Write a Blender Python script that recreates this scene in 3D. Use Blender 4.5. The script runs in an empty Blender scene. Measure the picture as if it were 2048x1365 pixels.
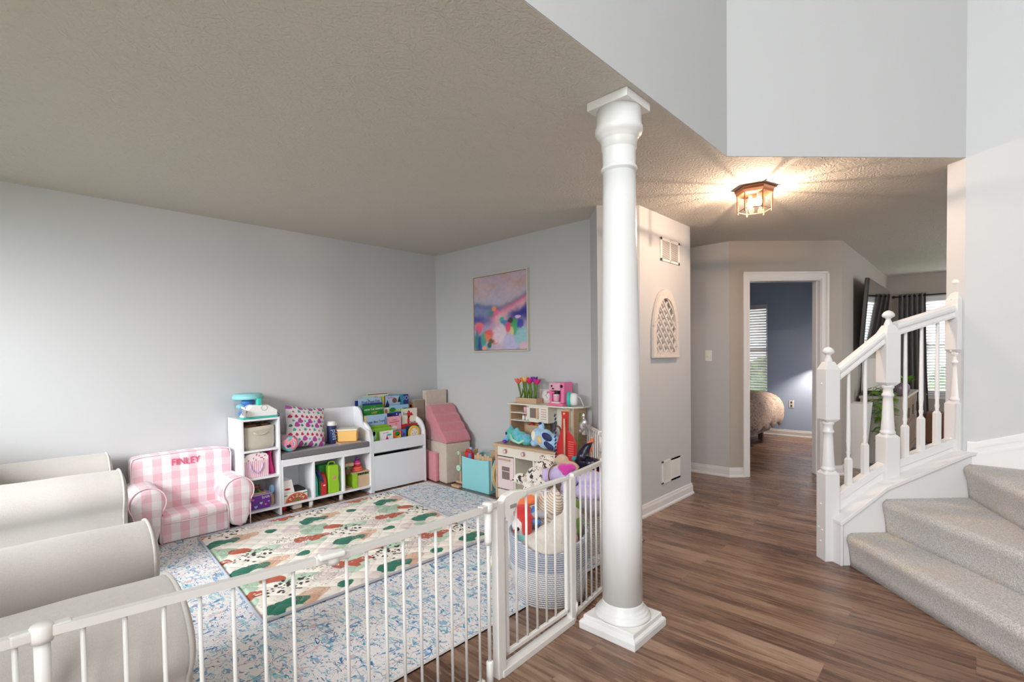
import bpy, bmesh, math, random
import numpy as np
from mathutils import Vector, Matrix
random.seed(7)
PI = math.pi
S = bpy.context.scene
COL = S.collection

# ------------------------------------------------------------------ camera
f, yaw, pitch, roll, cy, H = 984.43, -0.75957, -0.02509, -0.013454, 739.2, 1.28
fwd = Vector((math.sin(yaw)*math.cos(pitch), math.cos(yaw)*math.cos(pitch), math.sin(pitch)))
rt = fwd.cross(Vector((0, 0, 1))).normalized()
up = rt.cross(fwd)
r2 = rt*math.cos(roll) + up*math.sin(roll)
u2 = -rt*math.sin(roll) + up*math.cos(roll)
cd = bpy.data.cameras.new('camera')
cam = bpy.data.objects.new('camera', cd)
COL.objects.link(cam)
cd.sensor_width = 36
cd.lens = f/2048*36
cd.shift_y = (cy-682.5)/2048
cd.clip_start = 0.05
m = Matrix((r2, u2, -fwd)).transposed().to_4x4()
m.translation = Vector((0, 0, H))
cam.matrix_world = m
S.camera = cam

# ------------------------------------------------------------------ world, exposure, window daylight
S.view_settings.view_transform = 'Standard'
S.view_settings.look = 'None'
S.view_settings.gamma = 1
S.view_settings.use_curve_mapping = False
S.view_settings.exposure = 0.25
S.cycles.use_denoising = True
S.cycles.max_bounces = 10
S.cycles.diffuse_bounces = 6
S.cycles.sample_clamp_indirect = 6
w = bpy.data.worlds.new('sky')
S.world = w
w.use_nodes = True
w.node_tree.nodes['Background'].inputs[0].default_value = (0.86, 0.93, 1.0, 1)
w.node_tree.nodes['Background'].inputs[1].default_value = 1.6


def area(name, loc, direction, sx, sy, power, col=(1, 1, 1)):
    l = bpy.data.lights.new(name, 'AREA')
    l.shape = 'RECTANGLE'
    l.size, l.size_y, l.energy, l.color = sx, sy, power, col
    o = bpy.data.objects.new(name, l)
    COL.objects.link(o)
    o.location = loc
    o.rotation_euler = Vector(direction).to_track_quat('-Z', 'Z').to_euler()
    return o


DAY = (0.97, 0.985, 1.0)
area('living_window_daylight', (-1.8, -3.6, 2.75), (-0.33, 1, -0.38), 3.6, 1.9, 580, DAY)
area('entry_window_daylight', (0.3, -1.33, 3.5), (-0.1, 1, -0.3), 2.2, 2.2, 85, DAY)
area('entry_column_fill', (0.3, -1.33, 1.25), (-0.1, 1, 0.05), 1.7, 2.0, 30, DAY)  # unseen door glazing, its light added to brighten the column
area('bedroom_window_daylight', (-2.75, 9.6, 3.0), (0.05, -1, -1.1), 2.0, 1.6, 3200, DAY)
area('family_window_daylight', (0.2, 10.7, 3.0), (0, -1, -1.0), 2.2, 1.6, 700, DAY)
area('family_side_window_daylight', (2.35, 7.0, 1.5), (-1, 0, -0.1), 2.2, 1.5, 40, DAY)


# ------------------------------------------------------------------ materials
def lin(c):
    return tuple(((v/255)/12.92 if v <= 10 else ((v/255+0.055)/1.055)**2.4) for v in c)


class NT:
    def __init__(s, name):
        s.m = bpy.data.materials.new(name)
        s.m.use_nodes = True
        s.t = s.m.node_tree
        s.b = s.t.nodes['Principled BSDF']

    def n(s, typ, **kw):
        nd = s.t.nodes.new(typ)
        for k, v in kw.items():
            if k.startswith('_'):
                setattr(nd, k[1:], v)
            else:
                key = k.replace('__', ' ')
                s.set(nd, key, v)
        return nd

    def set(s, nd, key, v):
        i = nd.inputs[int(key[1:])] if key[0] == 'i' and key[1:].isdigit() else nd.inputs[key]
        if isinstance(v, bpy.types.NodeSocket):
            s.t.links.new(v, i)
        elif isinstance(v, bpy.types.Node):
            s.t.links.new(v.outputs[0], i)
        else:
            i.default_value = v

    def math(s, op, a, b=None, c=None):
        nd = s.t.nodes.new('ShaderNodeMath')
        nd.operation = op
        s.set(nd, 'i0', a)
        if b is not None:
            s.set(nd, 'i1', b)
        if c is not None:
            s.set(nd, 'i2', c)
        return nd.outputs[0]

    def mix(s, fac, a, b):
        nd = s.t.nodes.new('ShaderNodeMixRGB')
        for k, v in (('i0', fac), ('i1', a), ('i2', b)):
            if isinstance(v, tuple) and len(v) == 3:
                v = (*v, 1)
            s.set(nd, k, v)
        return nd.outputs[0]

    def ramp(s, fac, stops):
        nd = s.t.nodes.new('ShaderNodeValToRGB')
        e = nd.color_ramp.elements
        while len(e) < len(stops):
            e.new(0.5)
        for el, (p, c) in zip(e, stops):
            el.position = p
            el.color = (*c, 1) if len(c) == 3 else c
        s.set(nd, 'i0', fac)
        return nd.outputs[0]

    def coord(s, which='Object'):
        return s.t.nodes.new('ShaderNodeTexCoord').outputs[which]

    def mapping(s, v, scale=(1, 1, 1), rot=(0, 0, 0), loc=(0, 0, 0)):
        return s.n('ShaderNodeMapping', Vector=v, Scale=scale, Rotation=rot, Location=loc).outputs[0]

    def noise(s, v, scale, detail=3, rough=0.5, dist=0):
        return s.n('ShaderNodeTexNoise', Vector=v, Scale=scale, Detail=detail, Roughness=rough, Distortion=dist).outputs[0]

    def bump(s, h, strength=0.3, dist=0.01):
        b = s.n('ShaderNodeBump', Height=h, Strength=strength, Distance=dist)
        s.set(s.b, 'Normal', b.outputs[0])

    def col(s, v):
        s.set(s.b, 'Base Color', (*v, 1) if isinstance(v, tuple) and len(v) == 3 else v)


def plain(name, rgb, rough=0.5, metal=0, bump=None, spec=0.5, coat=0, var=0, trans=0, emit=None, sheen=0):
    """rgb in sRGB 0-255."""
    t = NT(name)
    c = lin(rgb)
    if var:
        n = t.noise(t.coord(), 6, 4)
        t.col(t.mix(n, tuple(x*(1-var) for x in c), tuple(min(1, x*(1+var)) for x in c)))
    else:
        t.col(c)
    t.b.inputs['Roughness'].default_value = rough
    t.b.inputs['Metallic'].default_value = metal
    t.b.inputs['Specular IOR Level'].default_value = spec
    if coat:
        t.b.inputs['Coat Weight'].default_value = coat
    if trans:
        t.b.inputs['Transmission Weight'].default_value = trans
    if sheen:
        t.b.inputs['Sheen Weight'].default_value = sheen
    if emit:
        t.b.inputs['Emission Color'].default_value = (*lin(emit[0]), 1)
        t.b.inputs['Emission Strength'].default_value = emit[1]
    if bump:
        t.bump(t.noise(t.coord(), bump[0], 3), bump[1], 0.01)
    return t.m


M = {}
M['wall'] = plain('wall_paint', (196, 197, 198), 0.55, bump=(120, 0.04))
M['wall_taupe'] = plain('shaded_wall_paint', (176, 168, 158), 0.6, bump=(120, 0.04))  # same wall paint; dimmer light of these walls put into its colour
M['wall_blue'] = plain('bedroom_paint', (172, 192, 222), 0.6, bump=(120, 0.04))
M['trim'] = plain('trim_paint', (226, 224, 223), 0.35)
M['column'] = plain('column_paint', (226, 226, 224), 0.3, bump=(30, 0.02))
M['white'] = plain('white_laminate', (232, 234, 238), 0.35)
M['whitem'] = plain('white_painted_metal', (222, 219, 214), 0.3)
M['plastic_white'] = plain('white_plastic', (235, 233, 228), 0.35)
M['black'] = plain('black_plastic', (22, 22, 24), 0.4)
M['dark'] = plain('dark_void', (30, 26, 24), 0.8)
M['chrome'] = plain('chrome', (200, 200, 200), 0.2, 1)


def m_ceiling():
    t = NT('ceiling_paint')
    t.col(lin((202, 197, 187)))
    t.b.inputs['Roughness'].default_value = 0.8
    co = t.coord()
    n1 = t.noise(co, 7, 2, 0.5, 2.5)
    n2 = t.n('ShaderNodeTexNoise', Vector=t.mapping(co, (1, 1, 1)), Scale=38.0, Detail=4.0, Roughness=0.6, Distortion=1.6).outputs[0]
    w_ = t.n('ShaderNodeTexWave', Vector=co, Scale=9.0, Distortion=22.0, Detail=3.0, **{'Detail__Scale': 1.3}).outputs[1]
    h = t.math('ADD', t.math('MULTIPLY', n2, 1.0), t.math('MULTIPLY', w_, t.math('MULTIPLY', n1, 0.7)))
    t.bump(h, 0.7, 0.007)
    return t.m


M['ceiling'] = m_ceiling()


def m_floor():
    t = NT('dark_wood_planks')
    co = t.coord()
    br = t.n('ShaderNodeTexBrick', Vector=co, Scale=1.0, **{'Mortar__Size': 0.0008, 'Brick__Width': 1.22, 'Row__Height': 0.155,
             'Color1': (0, 0, 0, 1), 'Color2': (1, 1, 1, 1), 'Mortar': (0.5, 0.5, 0.5, 1), 'Bias': 0.0})
    br.offset = 0.37
    plank = br.outputs[0]
    shift = t.n('ShaderNodeVectorMath', _operation='MULTIPLY_ADD', i0=plank, i1=(17.0, 5.0, 3.0), i2=co).outputs[0]
    g1 = t.noise(t.mapping(shift, (1.6, 24, 1)), 1.0, 6, 0.65, 1.0)
    g2 = t.noise(t.mapping(shift, (5, 150, 1)), 1.0, 3, 0.6, 0.3)
    g3 = t.noise(t.mapping(shift, (0.5, 4, 1)), 1.3, 3, 0.5, 0.5)
    g = t.math('ADD', t.math('MULTIPLY', g1, 0.62), t.math('ADD', t.math('MULTIPLY', g2, 0.22), t.math('MULTIPLY', g3, 0.28)))
    g = t.math('ADD', g, t.math('MULTIPLY', t.math('SUBTRACT', plank, 0.5), 0.10))
    c = t.ramp(g, [(0.36, lin((62, 44, 36))), (0.48, lin((98, 72, 58))), (0.58, lin((134, 104, 84))), (0.74, lin((176, 148, 126)))])
    c = t.mix(t.math('MULTIPLY', br.outputs[1], 0.55), c, lin((52, 40, 33)))
    # pale chipped butt joints now and then
    t.col(c)
    rr = t.n('ShaderNodeMapRange', Value=g1, **{'From__Min': 0.2, 'From__Max': 0.8, 'To__Min': 0.20, 'To__Max': 0.36}).outputs[0]
    t.set(t.b, 'Roughness', rr)
    t.b.inputs['Specular IOR Level'].default_value = 0.5
    h = t.math('ADD', t.math('MULTIPLY', g2, 0.5), t.math('MULTIPLY', br.outputs[1], -1.5))
    t.bump(h, 0.25, 0.002)
    return t.m


M['floor'] = m_floor()


# ------------------------------------------------------------------ mesh builder
BASE = {}      # object name -> inverse world matrix used for its children


class MB:
    def __init__(s):
        s.bm = bmesh.new()

    def box(s, x0, x1, y0, y1, z0, z1, mt=None, taper=None):
        vs = []
        for z in (z0, z1):
            for x, y in ((x0, y0), (x1, y0), (x1, y1), (x0, y1)):
                if taper and z == z1:
                    cx, cy_ = (x0+x1)/2, (y0+y1)/2
                    x, y = cx+(x-cx)*taper, cy_+(y-cy_)*taper
                vs.append(s.bm.verts.new((x, y, z)))
        for q in ((3, 2, 1, 0), (4, 5, 6, 7), (0, 1, 5, 4), (1, 2, 6, 5), (2, 3, 7, 6), (3, 0, 4, 7)):
            s.bm.faces.new([vs[i] for i in q])
        if mt is not None:
            for v in vs:
                v.co = mt @ v.co
        return s

    def prism(s, pts, a, b, mt=None, plane='xy'):
        """extrude 2-D outline; plane says which axes the outline uses, a..b along the third."""
        def P(u, v, t):
            return {'xy': (u, v, t), 'yz': (t, u, v), 'xz': (u, t, v)}[plane]
        lo = [s.bm.verts.new(P(u, v, a)) for u, v in pts]
        hi = [s.bm.verts.new(P(u, v, b)) for u, v in pts]
        n = len(pts)
        s.bm.faces.new(lo[::-1])
        s.bm.faces.new(hi)
        for i in range(n):
            s.bm.faces.new((lo[i], lo[(i+1) % n], hi[(i+1) % n], hi[i]))
        if mt is not None:
            for v in lo+hi:
                v.co = mt @ v.co
        return s

    def loft(s, rings, closed=True, caps=True):
        R = [[s.bm.verts.new(p) for p in r] for r in rings]
        n = len(R[0])
        for a, b in zip(R, R[1:]):
            for i in range(n if closed else n-1):
                j = (i+1) % n
                s.bm.faces.new((a[i], a[j], b[j], b[i]))
        if caps and closed:
            s.bm.faces.new(R[0][::-1])
            s.bm.faces.new(R[-1])
        return s

    def lathe(s, prof, c=(0, 0, 0), n=32, mt=None, sx=1, sy=1, caps=True):
        rings = []
        for r, z in prof:
            r = max(r, 1e-4)
            ring = []
            for i in range(n):
                a = 2*PI*i/n
                p = Vector((c[0]+sx*r*math.cos(a), c[1]+sy*r*math.sin(a), c[2]+z))
                ring.append(mt @ p if mt is not None else p)
            rings.append(ring)
        return s.loft(rings, caps=caps)

    def cyl(s, p0, p1, r0, r1=None, n=16):
        r1 = r0 if r1 is None else r1
        return s.tube([p0, p1], [r0, r1], n)

    def tube(s, pts, r, n=8, closed=False):
        pts = [Vector(p) for p in pts]
        rr = r if isinstance(r, (list, tuple)) else [r]*len(pts)
        rings = []
        prev = None
        for i, p in enumerate(pts):
            if closed:
                t = (pts[(i+1) % len(pts)]-pts[i-1]).normalized()
            else:
                t = (pts[min(i+1, len(pts)-1)]-pts[max(i-1, 0)]).normalized()
            if prev is None:
                a = Vector((0, 0, 1)) if abs(t.z) < 0.9 else Vector((1, 0, 0))
                u = t.cross(a).normalized()
            else:
                u = (prev - t*prev.dot(t)).normalized()
            prev = u
            v = t.cross(u)
            rings.append([p+rr[i]*(math.cos(2*PI*k/n)*u+math.sin(2*PI*k/n)*v) for k in range(n)])
        if closed:
            rings.append(rings[0])
            R = [[s.bm.verts.new(q) for q in ring] for ring in rings[:-1]]
            R.append(R[0])
            for a, b in zip(R, R[1:]):
                for i in range(n):
                    s.bm.faces.new((a[i], a[(i+1) % n], b[(i+1) % n], b[i]))
            return s
        return s.loft(rings)

    def ell(s, c, r, mt=None, nu=20, nv=12, q=1.0):
        """ellipsoid; q<1 makes it boxier."""
        def pw(v):
            return math.copysign(abs(v)**q, v)
        rings = []
        c = Vector(c)
        for j in range(nv+1):
            th = PI*j/nv
            th = min(max(th, 0.02), PI-0.02)
            ring = []
            for i in range(nu):
                ph = 2*PI*i/nu
                p = Vector((r[0]*pw(math.cos(ph))*pw(math.sin(th)), r[1]*pw(math.sin(ph))*pw(math.sin(th)), -r[2]*pw(math.cos(th))))
                if mt is not None:
                    p = mt @ p
                ring.append(c+p)
            rings.append(ring)
        return s.loft(rings)

    def xf(s, mt):
        for v in s.bm.verts:
            v.co = mt @ v.co
        return s

    def build(s, name, mat, parent=None, smooth=False, bevel=0, sub=0, seg=2, remesh=0, angle=None):
        bmesh.ops.recalc_face_normals(s.bm, faces=s.bm.faces)
        me = bpy.data.meshes.new(name)
        o = bpy.data.objects.new(name, me)
        COL.objects.link(o)
        if parent is not None:
            o.parent = parent
            s.bm.transform(BASE[parent.name])
            BASE[o.name] = BASE[parent.name]
        else:
            xs = [v.co for v in s.bm.verts]
            lo = Vector((min(v.x for v in xs), min(v.y for v in xs), min(v.z for v in xs)))
            hi = Vector((max(v.x for v in xs), max(v.y for v in xs), max(v.z for v in xs)))
            c = Vector(((lo.x+hi.x)/2, (lo.y+hi.y)/2, lo.z))
            if name.split('_')[0] in ('wall', 'floor', 'ceiling'):
                c = Vector((0, 0, 0))
            s.bm.transform(Matrix.Translation(-c))
            o.location = c
            BASE[o.name] = Matrix.Translation(-c)
        s.bm.to_mesh(me)
        s.bm.free()
        me.materials.append(M[mat] if isinstance(mat, str) else mat)
        if smooth:
            for p in me.polygons:
                p.use_smooth = True
        if bevel:
            b = o.modifiers.new('bevel', 'BEVEL')
            b.width = bevel
            b.segments = seg
            b.limit_method = 'ANGLE'
            b.angle_limit = math.radians(40)
            b.harden_normals = False
        if remesh:
            r = o.modifiers.new('remesh', 'REMESH')
            r.mode = 'VOXEL'
            r.voxel_size = remesh
            r.use_smooth_shade = True
            sm = o.modifiers.new('smooth', 'SMOOTH')
            sm.iterations = 4
        if sub:
            m_ = o.modifiers.new('sub', 'SUBSURF')
            m_.levels = m_.render_levels = sub
        return o


def thing(name, label, cat, loc=(0, 0, 0), rz=0, group=None):
    o = bpy.data.objects.new(name, None)
    COL.objects.link(o)
    o.empty_display_size = 0.05
    o.location = loc
    o.rotation_euler = (0, 0, rz)
    BASE[o.name] = (Matrix.Translation(Vector(loc)) @ Matrix.Rotation(rz, 4, 'Z')).inverted()
    return tag(o, label, cat, group)


def tag(o, label, cat, group=None, kind=None):
    if label:
        o['label'] = label
    if cat:
        o['category'] = cat
    if group:
        o['group'] = group
    if kind:
        o['kind'] = kind
    return o


def struct(o):
    o['kind'] = 'structure'
    return o


def R_(loc, rz=0, rx=0, ry=0):
    return Matrix.Translation(Vector(loc)) @ Matrix.Rotation(rz, 4, 'Z') @ Matrix.Rotation(ry, 4, 'Y') @ Matrix.Rotation(rx, 4, 'X')


def lettering(txt, size, name, mat, mt, parent=None, depth=0.001, squash=1.0, shear=0):
    """text as mesh; mt maps local (x right, y up, z out) to world."""
    cu = bpy.data.curves.new(name, 'FONT')
    cu.body = txt
    cu.size = size
    cu.extrude = depth
    cu.align_x = 'CENTER'
    cu.align_y = 'CENTER'
    cu.shear = shear
    to = bpy.data.objects.new(name, cu)
    COL.objects.link(to)
    dg = bpy.context.evaluated_depsgraph_get()
    dg.update()
    me = bpy.data.meshes.new_from_object(to.evaluated_get(dg))
    bpy.data.objects.remove(to)
    b = MB()
    b.bm.from_mesh(me)
    b.xf(mt @ Matrix.Diagonal((squash, 1, 1, 1)))
    return b.build(name, mat, parent)


def frame(loc, right, upv):
    r = Vector(right).normalized()
    u = Vector(upv).normalized()
    o = r.cross(u)
    mt = Matrix((r, u, o)).transposed().to_4x4()
    mt.translation = Vector(loc)
    return mt


# ------------------------------------------------------------------ setting
CE, UP = 2.44, 5.2
XS = -1.083              # soffit plane
D0, D1 = (-1.083, 2.997), (-0.067, 4.056)
RW = 4.056               # stair wall
b = MB().prism([(-4.7, -1.3), (2.3, -1.3), (2.3, 10.0), (-4.7, 10.0)], -0.1, 0.0)
struct(b.build('floor', 'floor'))
M['lawn'] = plain('lawn_green', (120, 140, 84), 0.9, bump=(20, 0.3))
for nm_, a_ in (('ground_front', (-12, 8, -14, -1.32)), ('ground_back', (-12, 8, 9.78, 22))):
    struct(MB().box(*a_, -0.5, -0.35).build(nm_, 'lawn'))
b = MB().prism([(-4.7, -1.2), (XS-0.004, -1.2), (D0[0]-0.004, D0[1]+0.002), (D1[0]-0.004, D1[1]+0.004), (2.3, RW+0.004), (2.3, 10.0), (-4.7, 10.0)], CE, CE+0.002)
struct(b.build('ceiling', 'ceiling'))
struct(MB().prism([(XS-0.12, -1.2), (XS, -1.2), D0, (D0[0]-0.12, D0[1]+0.05)], CE+0.002, UP).build('wall_upper_left', 'wall'))
struct(MB().prism([D0, D1, (D1[0]-0.08, D1[1]+0.08), (D0[0]-0.08, D0[1]+0.08)], CE+0.002, UP).build('wall_upper_back', 'wall'))
struct(MB().prism([(-4.7, -1.2), (2.3, -1.2), (2.3, 4.3), (-4.7, 4.3)], UP, UP+0.1).build('ceiling_upper', 'ceiling'))
struct(MB().box(-4.63, -4.51, -1.3, 3.62, 0, CE).build('wall_left', 'wall'))
# back wall with its diamond chase, running on into the hall
struct(MB().box(-4.6, -2.394, 3.5, 4.39, 0, CE).build('wall_back', 'wall'))
struct(MB().prism([(-2.394, 3.5), (-2.150, 3.236), (-1.915, 3.47), (-1.915, 4.39), (-2.394, 4.39)], 0, CE).build('wall_hall_left', 'wall'))
struct(MB().box(-4.7, -4.5, 4.3, 5.3, 0, CE).build('wall_corridor', 'wall'))
s2 = math.sqrt(0.5)
DC = (-1.875, 5.235)


def dg(s, o=0):          # point on the doorway wall, o = depth behind its face
    return (DC[0]+s*s2-o*s2, DC[1]+s*s2+o*s2)


t_ = 0.115
struct(MB().box(-4.6, DC[0], 5.235, 5.35, 0, CE).build('wall_hall', 'wall'))
struct(MB().prism([DC, dg(0.2), dg(0.2, t_), (DC[0], 5.35)], 0, CE).build('wall_door_left', 'wall_taupe'))
struct(MB().prism([dg(0.2), dg(0.965), dg(0.965, t_), dg(0.2, t_)], 2.045, CE).build('wall_above_door', 'wall_taupe'))
e = dg(1.187)
struct(MB().prism([dg(0.965), e, (e[0], 9.6), (e[0]-0.12, 9.6), (e[0]-0.12, e[1]+0.05), dg(0.965, t_)], 0, CE).build('wall_family_left', 'wall_taupe'))
# bedroom lining: blue paint
wx0, wx1, wz0, wz1 = -3.25, -2.43, 0.60, 2.06
b = MB()
b.box(-4.6, wx0, 8.42, 8.55, 0, CE).box(wx1, e[0]-0.12, 8.42, 8.55, 0, CE).box(wx0, wx1, 8.42, 8.55, 0, wz0).box(wx0, wx1, 8.42, 8.55, wz1, CE)
struct(b.build('wall_bedroom_back', 'wall_blue'))
struct(MB().box(e[0]-0.135, e[0]-0.12, e[1]+0.25, 8.42, 0, CE).build('wall_bedroom_right', 'wall_blue'))
struct(MB().box(-4.7, -4.6, 5.35, 8.5, 0, CE).build('wall_bedroom_left', 'wall_blue'))
# family room
fx0, fx1, fz0, fz1 = -0.60, 0.9, 0.65, 2.10
b = MB()
b.box(-1.2, fx0, 9.6, 9.75, 0, CE).box(fx1, 2.3, 9.6, 9.75, 0, CE).box(fx0, fx1, 9.6, 9.75, 0, fz0).box(fx0, fx1, 9.6, 9.75, fz1, CE)
struct(b.build('wall_family_back', 'wall_taupe'))
b = MB()
b.box(2.1, 2.2, -1.3, 5.9, 0, UP).box(2.1, 2.2, 8.1, 9.7, 0, CE).box(2.1, 2.2, 5.9, 8.1, 0, 0.7).box(2.1, 2.2, 5.9, 8.1, 2.2, CE)
struct(b.build('wall_right', 'wall'))
# stair wall
struct(MB().prism([(-0.067, RW), (2.2, RW), (2.2, RW+0.09), (-0.153, RW+0.09), (-0.153, 4.125)], 0, UP).build('wall_stair', 'wall'))
# front wall with window openings
b = MB()
y0, y1 = -1.3, -1.2
b.box(-4.7, -4.0, y0, y1, 0, UP).box(-4.0, -2.0, y0, y1, 0, 0.7).box(-4.0, -2.0, y0, y1, 2.2, UP).box(-2.0, -0.8, y0, y1, 0, UP)
b.box(-0.8, 1.4, y0, y1, 2.2, 2.4).box(-0.8, 1.4, y0, y1, 4.6, UP).box(1.4, 2.3, y0, y1, 0, UP).box(-0.8, 1.4, y0, y1, 0, 0.25)
struct(b.build('wall_front', 'wall'))


def baseboard(name, pts, h=0.10, side=1, mat='trim'):
    """pts on the floor along a wall face; side=+1 puts the board to the left of travel."""
    prof = [(0, 0), (0.022, 0), (0.022, 0.012), (0.016, 0.022), (0.013, 0.024), (0.013, h-0.03), (0.009, h-0.018), (0.007, h-0.004), (0.004, h), (0, h)]
    b = MB()
    rings = []
    n = len(pts)
    P = [Vector((*p, 0)) for p in pts]
    for i in range(n):
        d0 = (P[i]-P[i-1]).normalized() if i > 0 else (P[1]-P[0]).normalized()
        d1 = (P[i+1]-P[i]).normalized() if i < n-1 else d0
        n0 = Vector((-d0.y, d0.x, 0))*side
        n1 = Vector((-d1.y, d1.x, 0))*side
        nn = (n0+n1).normalized()
        k = 1/max(0.3, nn.dot(n0))
        rings.append([P[i]+nn*k*u+Vector((0, 0, v)) for u, v in prof])
    b.loft(rings)
    return struct(b.build(name, mat))


baseboard('baseboard_left', [(-4.51, -1.2), (-4.51, 3.5), (-2.394, 3.5), (-2.150, 3.236), (-1.915, 3.47), (-1.915, 4.39), (-2.2, 4.39)], side=-1)
baseboard('baseboard_hall', [(-2.6, 5.235), DC, dg(0.145)], side=-1)
baseboard('baseboard_family_left', [dg(1.035), e, (e[0], 9.6), (1.0, 9.6)], side=-1)
baseboard('baseboard_bedroom', [(-3.6, 8.42), (e[0]-0.135, 8.42), (e[0]-0.135, 6.5)], side=-1)
# doorway casing
dt = thing('door_1', None, None, (*dg(0.58), 0))
struct(dt)


def diagbox(b, s0, s1, o0, o1, z0, z1):
    return b.prism([dg(s0, o0), dg(s1, o0), dg(s1, o1), dg(s0, o1)], z0, z1)


b = MB()
for s0, s1 in ((0.143, 0.200), (0.965, 1.040)):
    w_ = s1-s0
    out = s0 if s0 < 0.5 else s1
    inn = s1 if s0 < 0.5 else s0
    diagbox(b, s0, s1, -0.014, 0, 0, 2.045+w_)
    diagbox(b, min(out, out+(inn-out)*0.3), max(out, out+(inn-out)*0.3), -0.022, -0.014, 0, 2.045+w_)
    diagbox(b, min(inn, inn+(out-inn)*0.2), max(inn, inn+(out-inn)*0.2), -0.017, -0.014, 0, 2.045)
diagbox(b, 0.2, 0.965, -0.014, 0, 2.045, 2.12)
diagbox(b, 0.143, 1.04, -0.022, -0.0145, 2.10, 2.122)
struct(b.build('casing', 'trim', dt, bevel=0.002))
b = MB()
diagbox(b, 0.2, 0.215, -0.006, t_+0.006, 0, 2.045)
diagbox(b, 0.95, 0.965, -0.006, t_+0.006, 0, 2.045)
diagbox(b, 0.215, 0.95, -0.006, t_+0.006, 2.03, 2.045)
diagbox(b, 0.215, 0.225, 0.04, 0.075, 0, 2.03)
diagbox(b, 0.94, 0.95, 0.04, 0.075, 0, 2.03)
struct(b.build('jamb', 'trim', dt, bevel=0.001))

def m_blind():
    t = NT('blind_slat')
    t.col(lin((236, 236, 238)))
    t.b.inputs['Roughness'].default_value = 0.5
    tl = t.n('ShaderNodeBsdfTranslucent', Color=(0.9, 0.9, 0.92, 1))
    mx = t.n('ShaderNodeMixShader', i0=0.04, i1=t.b, i2=tl)
    out = [n for n in t.t.nodes if n.type == 'OUTPUT_MATERIAL'][0]
    t.t.links.new(mx.outputs[0], out.inputs[0])
    return t.m


M['blind'] = m_blind()


def m_glass():
    t = NT('window_glass')
    t.t.nodes.remove(t.b)
    tr = t.t.nodes.new('ShaderNodeBsdfTransparent')
    gl = t.n('ShaderNodeBsdfGlossy', Roughness=0.02)
    mx = t.n('ShaderNodeMixShader', i0=0.06, i1=tr, i2=gl)
    out = [n for n in t.t.nodes if n.type == 'OUTPUT_MATERIAL'][0]
    t.t.links.new(mx.outputs[0], out.inputs[0])
    return t.m


M['glass'] = m_glass()


def window(idx, x0, x1, y, z0, z1, depth=0.13, blinds=True, tilt=0.6, sgn=1):
    """window in a wall facing -y (sgn=1): room side at y."""
    wn = thing('window_%d' % idx, None, None, ((x0+x1)/2, y, z0))
    struct(wn)
    b = MB()
    yo = y+sgn*depth
    fr = 0.045
    for a in ((x0, x0+fr, z0, z1), (x1-fr, x1, z0, z1), (x0, x1, z0, z0+fr), (x0, x1, z1-fr, z1), (x0, x1, (z0+z1)/2-0.02, (z0+z1)/2+0.02)):
        b.box(a[0], a[1], min(yo, yo-sgn*0.04), max(yo, yo-sgn*0.04), a[2], a[3])
    struct(b.build('window_frame', 'trim', wn))
    struct(MB().box(x0+0.02, x1-0.02, yo-sgn*0.022-0.002, yo-sgn*0.022+0.002, z0+0.02, z1-0.02).build('pane', 'glass', wn))
    b = MB()
    b.box(x0-0.05, x1+0.05, min(y-sgn*0.05, y+sgn*0.1), max(y-sgn*0.05, y+sgn*0.1), z0-0.02, z0)
    b.box(x0-0.035, x1+0.035, min(y-sgn*0.018, y), max(y-sgn*0.018, y), z0-0.075, z0-0.02)
    struct(b.build('window_sill', 'trim', wn, bevel=0.003))
    if blinds:
        b = MB()
        yb = y+sgn*0.045
        z = z0+0.03
        while z < z1-0.08:
            b.box(x0+0.01, x1-0.01, -0.025, 0.025, -0.0015, 0.0015, R_((0, yb, z), 0, tilt))
            z += 0.043
        struct(b.build('blind_slats', 'blind', wn))
        b = MB().box(x0+0.005, x1-0.005, yb-0.03, yb+0.03, z1-0.07, z1-0.001).box(x0+0.01, x1-0.01, yb-0.025, yb+0.025, z0+0.003, z0+0.018)
        for xx in (x0+0.12, x1-0.12):
            b.box(xx-0.001, xx+0.001, yb-0.027, yb-0.026, z0+0.01, z1-0.05)
        struct(b.build('blind_rail', 'blind', wn))
    return wn


window(1, wx0, wx1, 8.42, wz0, wz1, tilt=-0.62)
window(2, fx0, fx1, 9.6, fz0, fz1, tilt=-0.62)
window(3, -4.0, -2.0, -1.2, 0.7, 2.2, depth=0.08, blinds=False, sgn=-1)
window(4, -0.8, 1.4, -1.2, 2.4, 4.6, depth=0.08, blinds=False, sgn=-1)
window(5, -0.8, 1.4, -1.2, 0.25, 2.2, depth=0.08, blinds=False, sgn=-1)

# ------------------------------------------------------------------ column
ct = thing('column', 'tall white round column standing on the wood floor beside the white gate', 'column', (-1.2115, 2.011, 0))
X, Y = -1.2115, 2.011
b = MB()


def sqring(b, prof, X, Y, rz=0):
    rings = []
    for h_, z in prof:
        ring = []
        for sx, sy in ((-1, -1), (1, -1), (1, 1), (-1, 1)):
            ring.append(Vector((X+h_*(sx*math.cos(rz)-sy*math.sin(rz)), Y+h_*(sx*math.sin(rz)+sy*math.cos(rz)), z)))
        rings.append(ring)
    return b.loft(rings)


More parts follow.
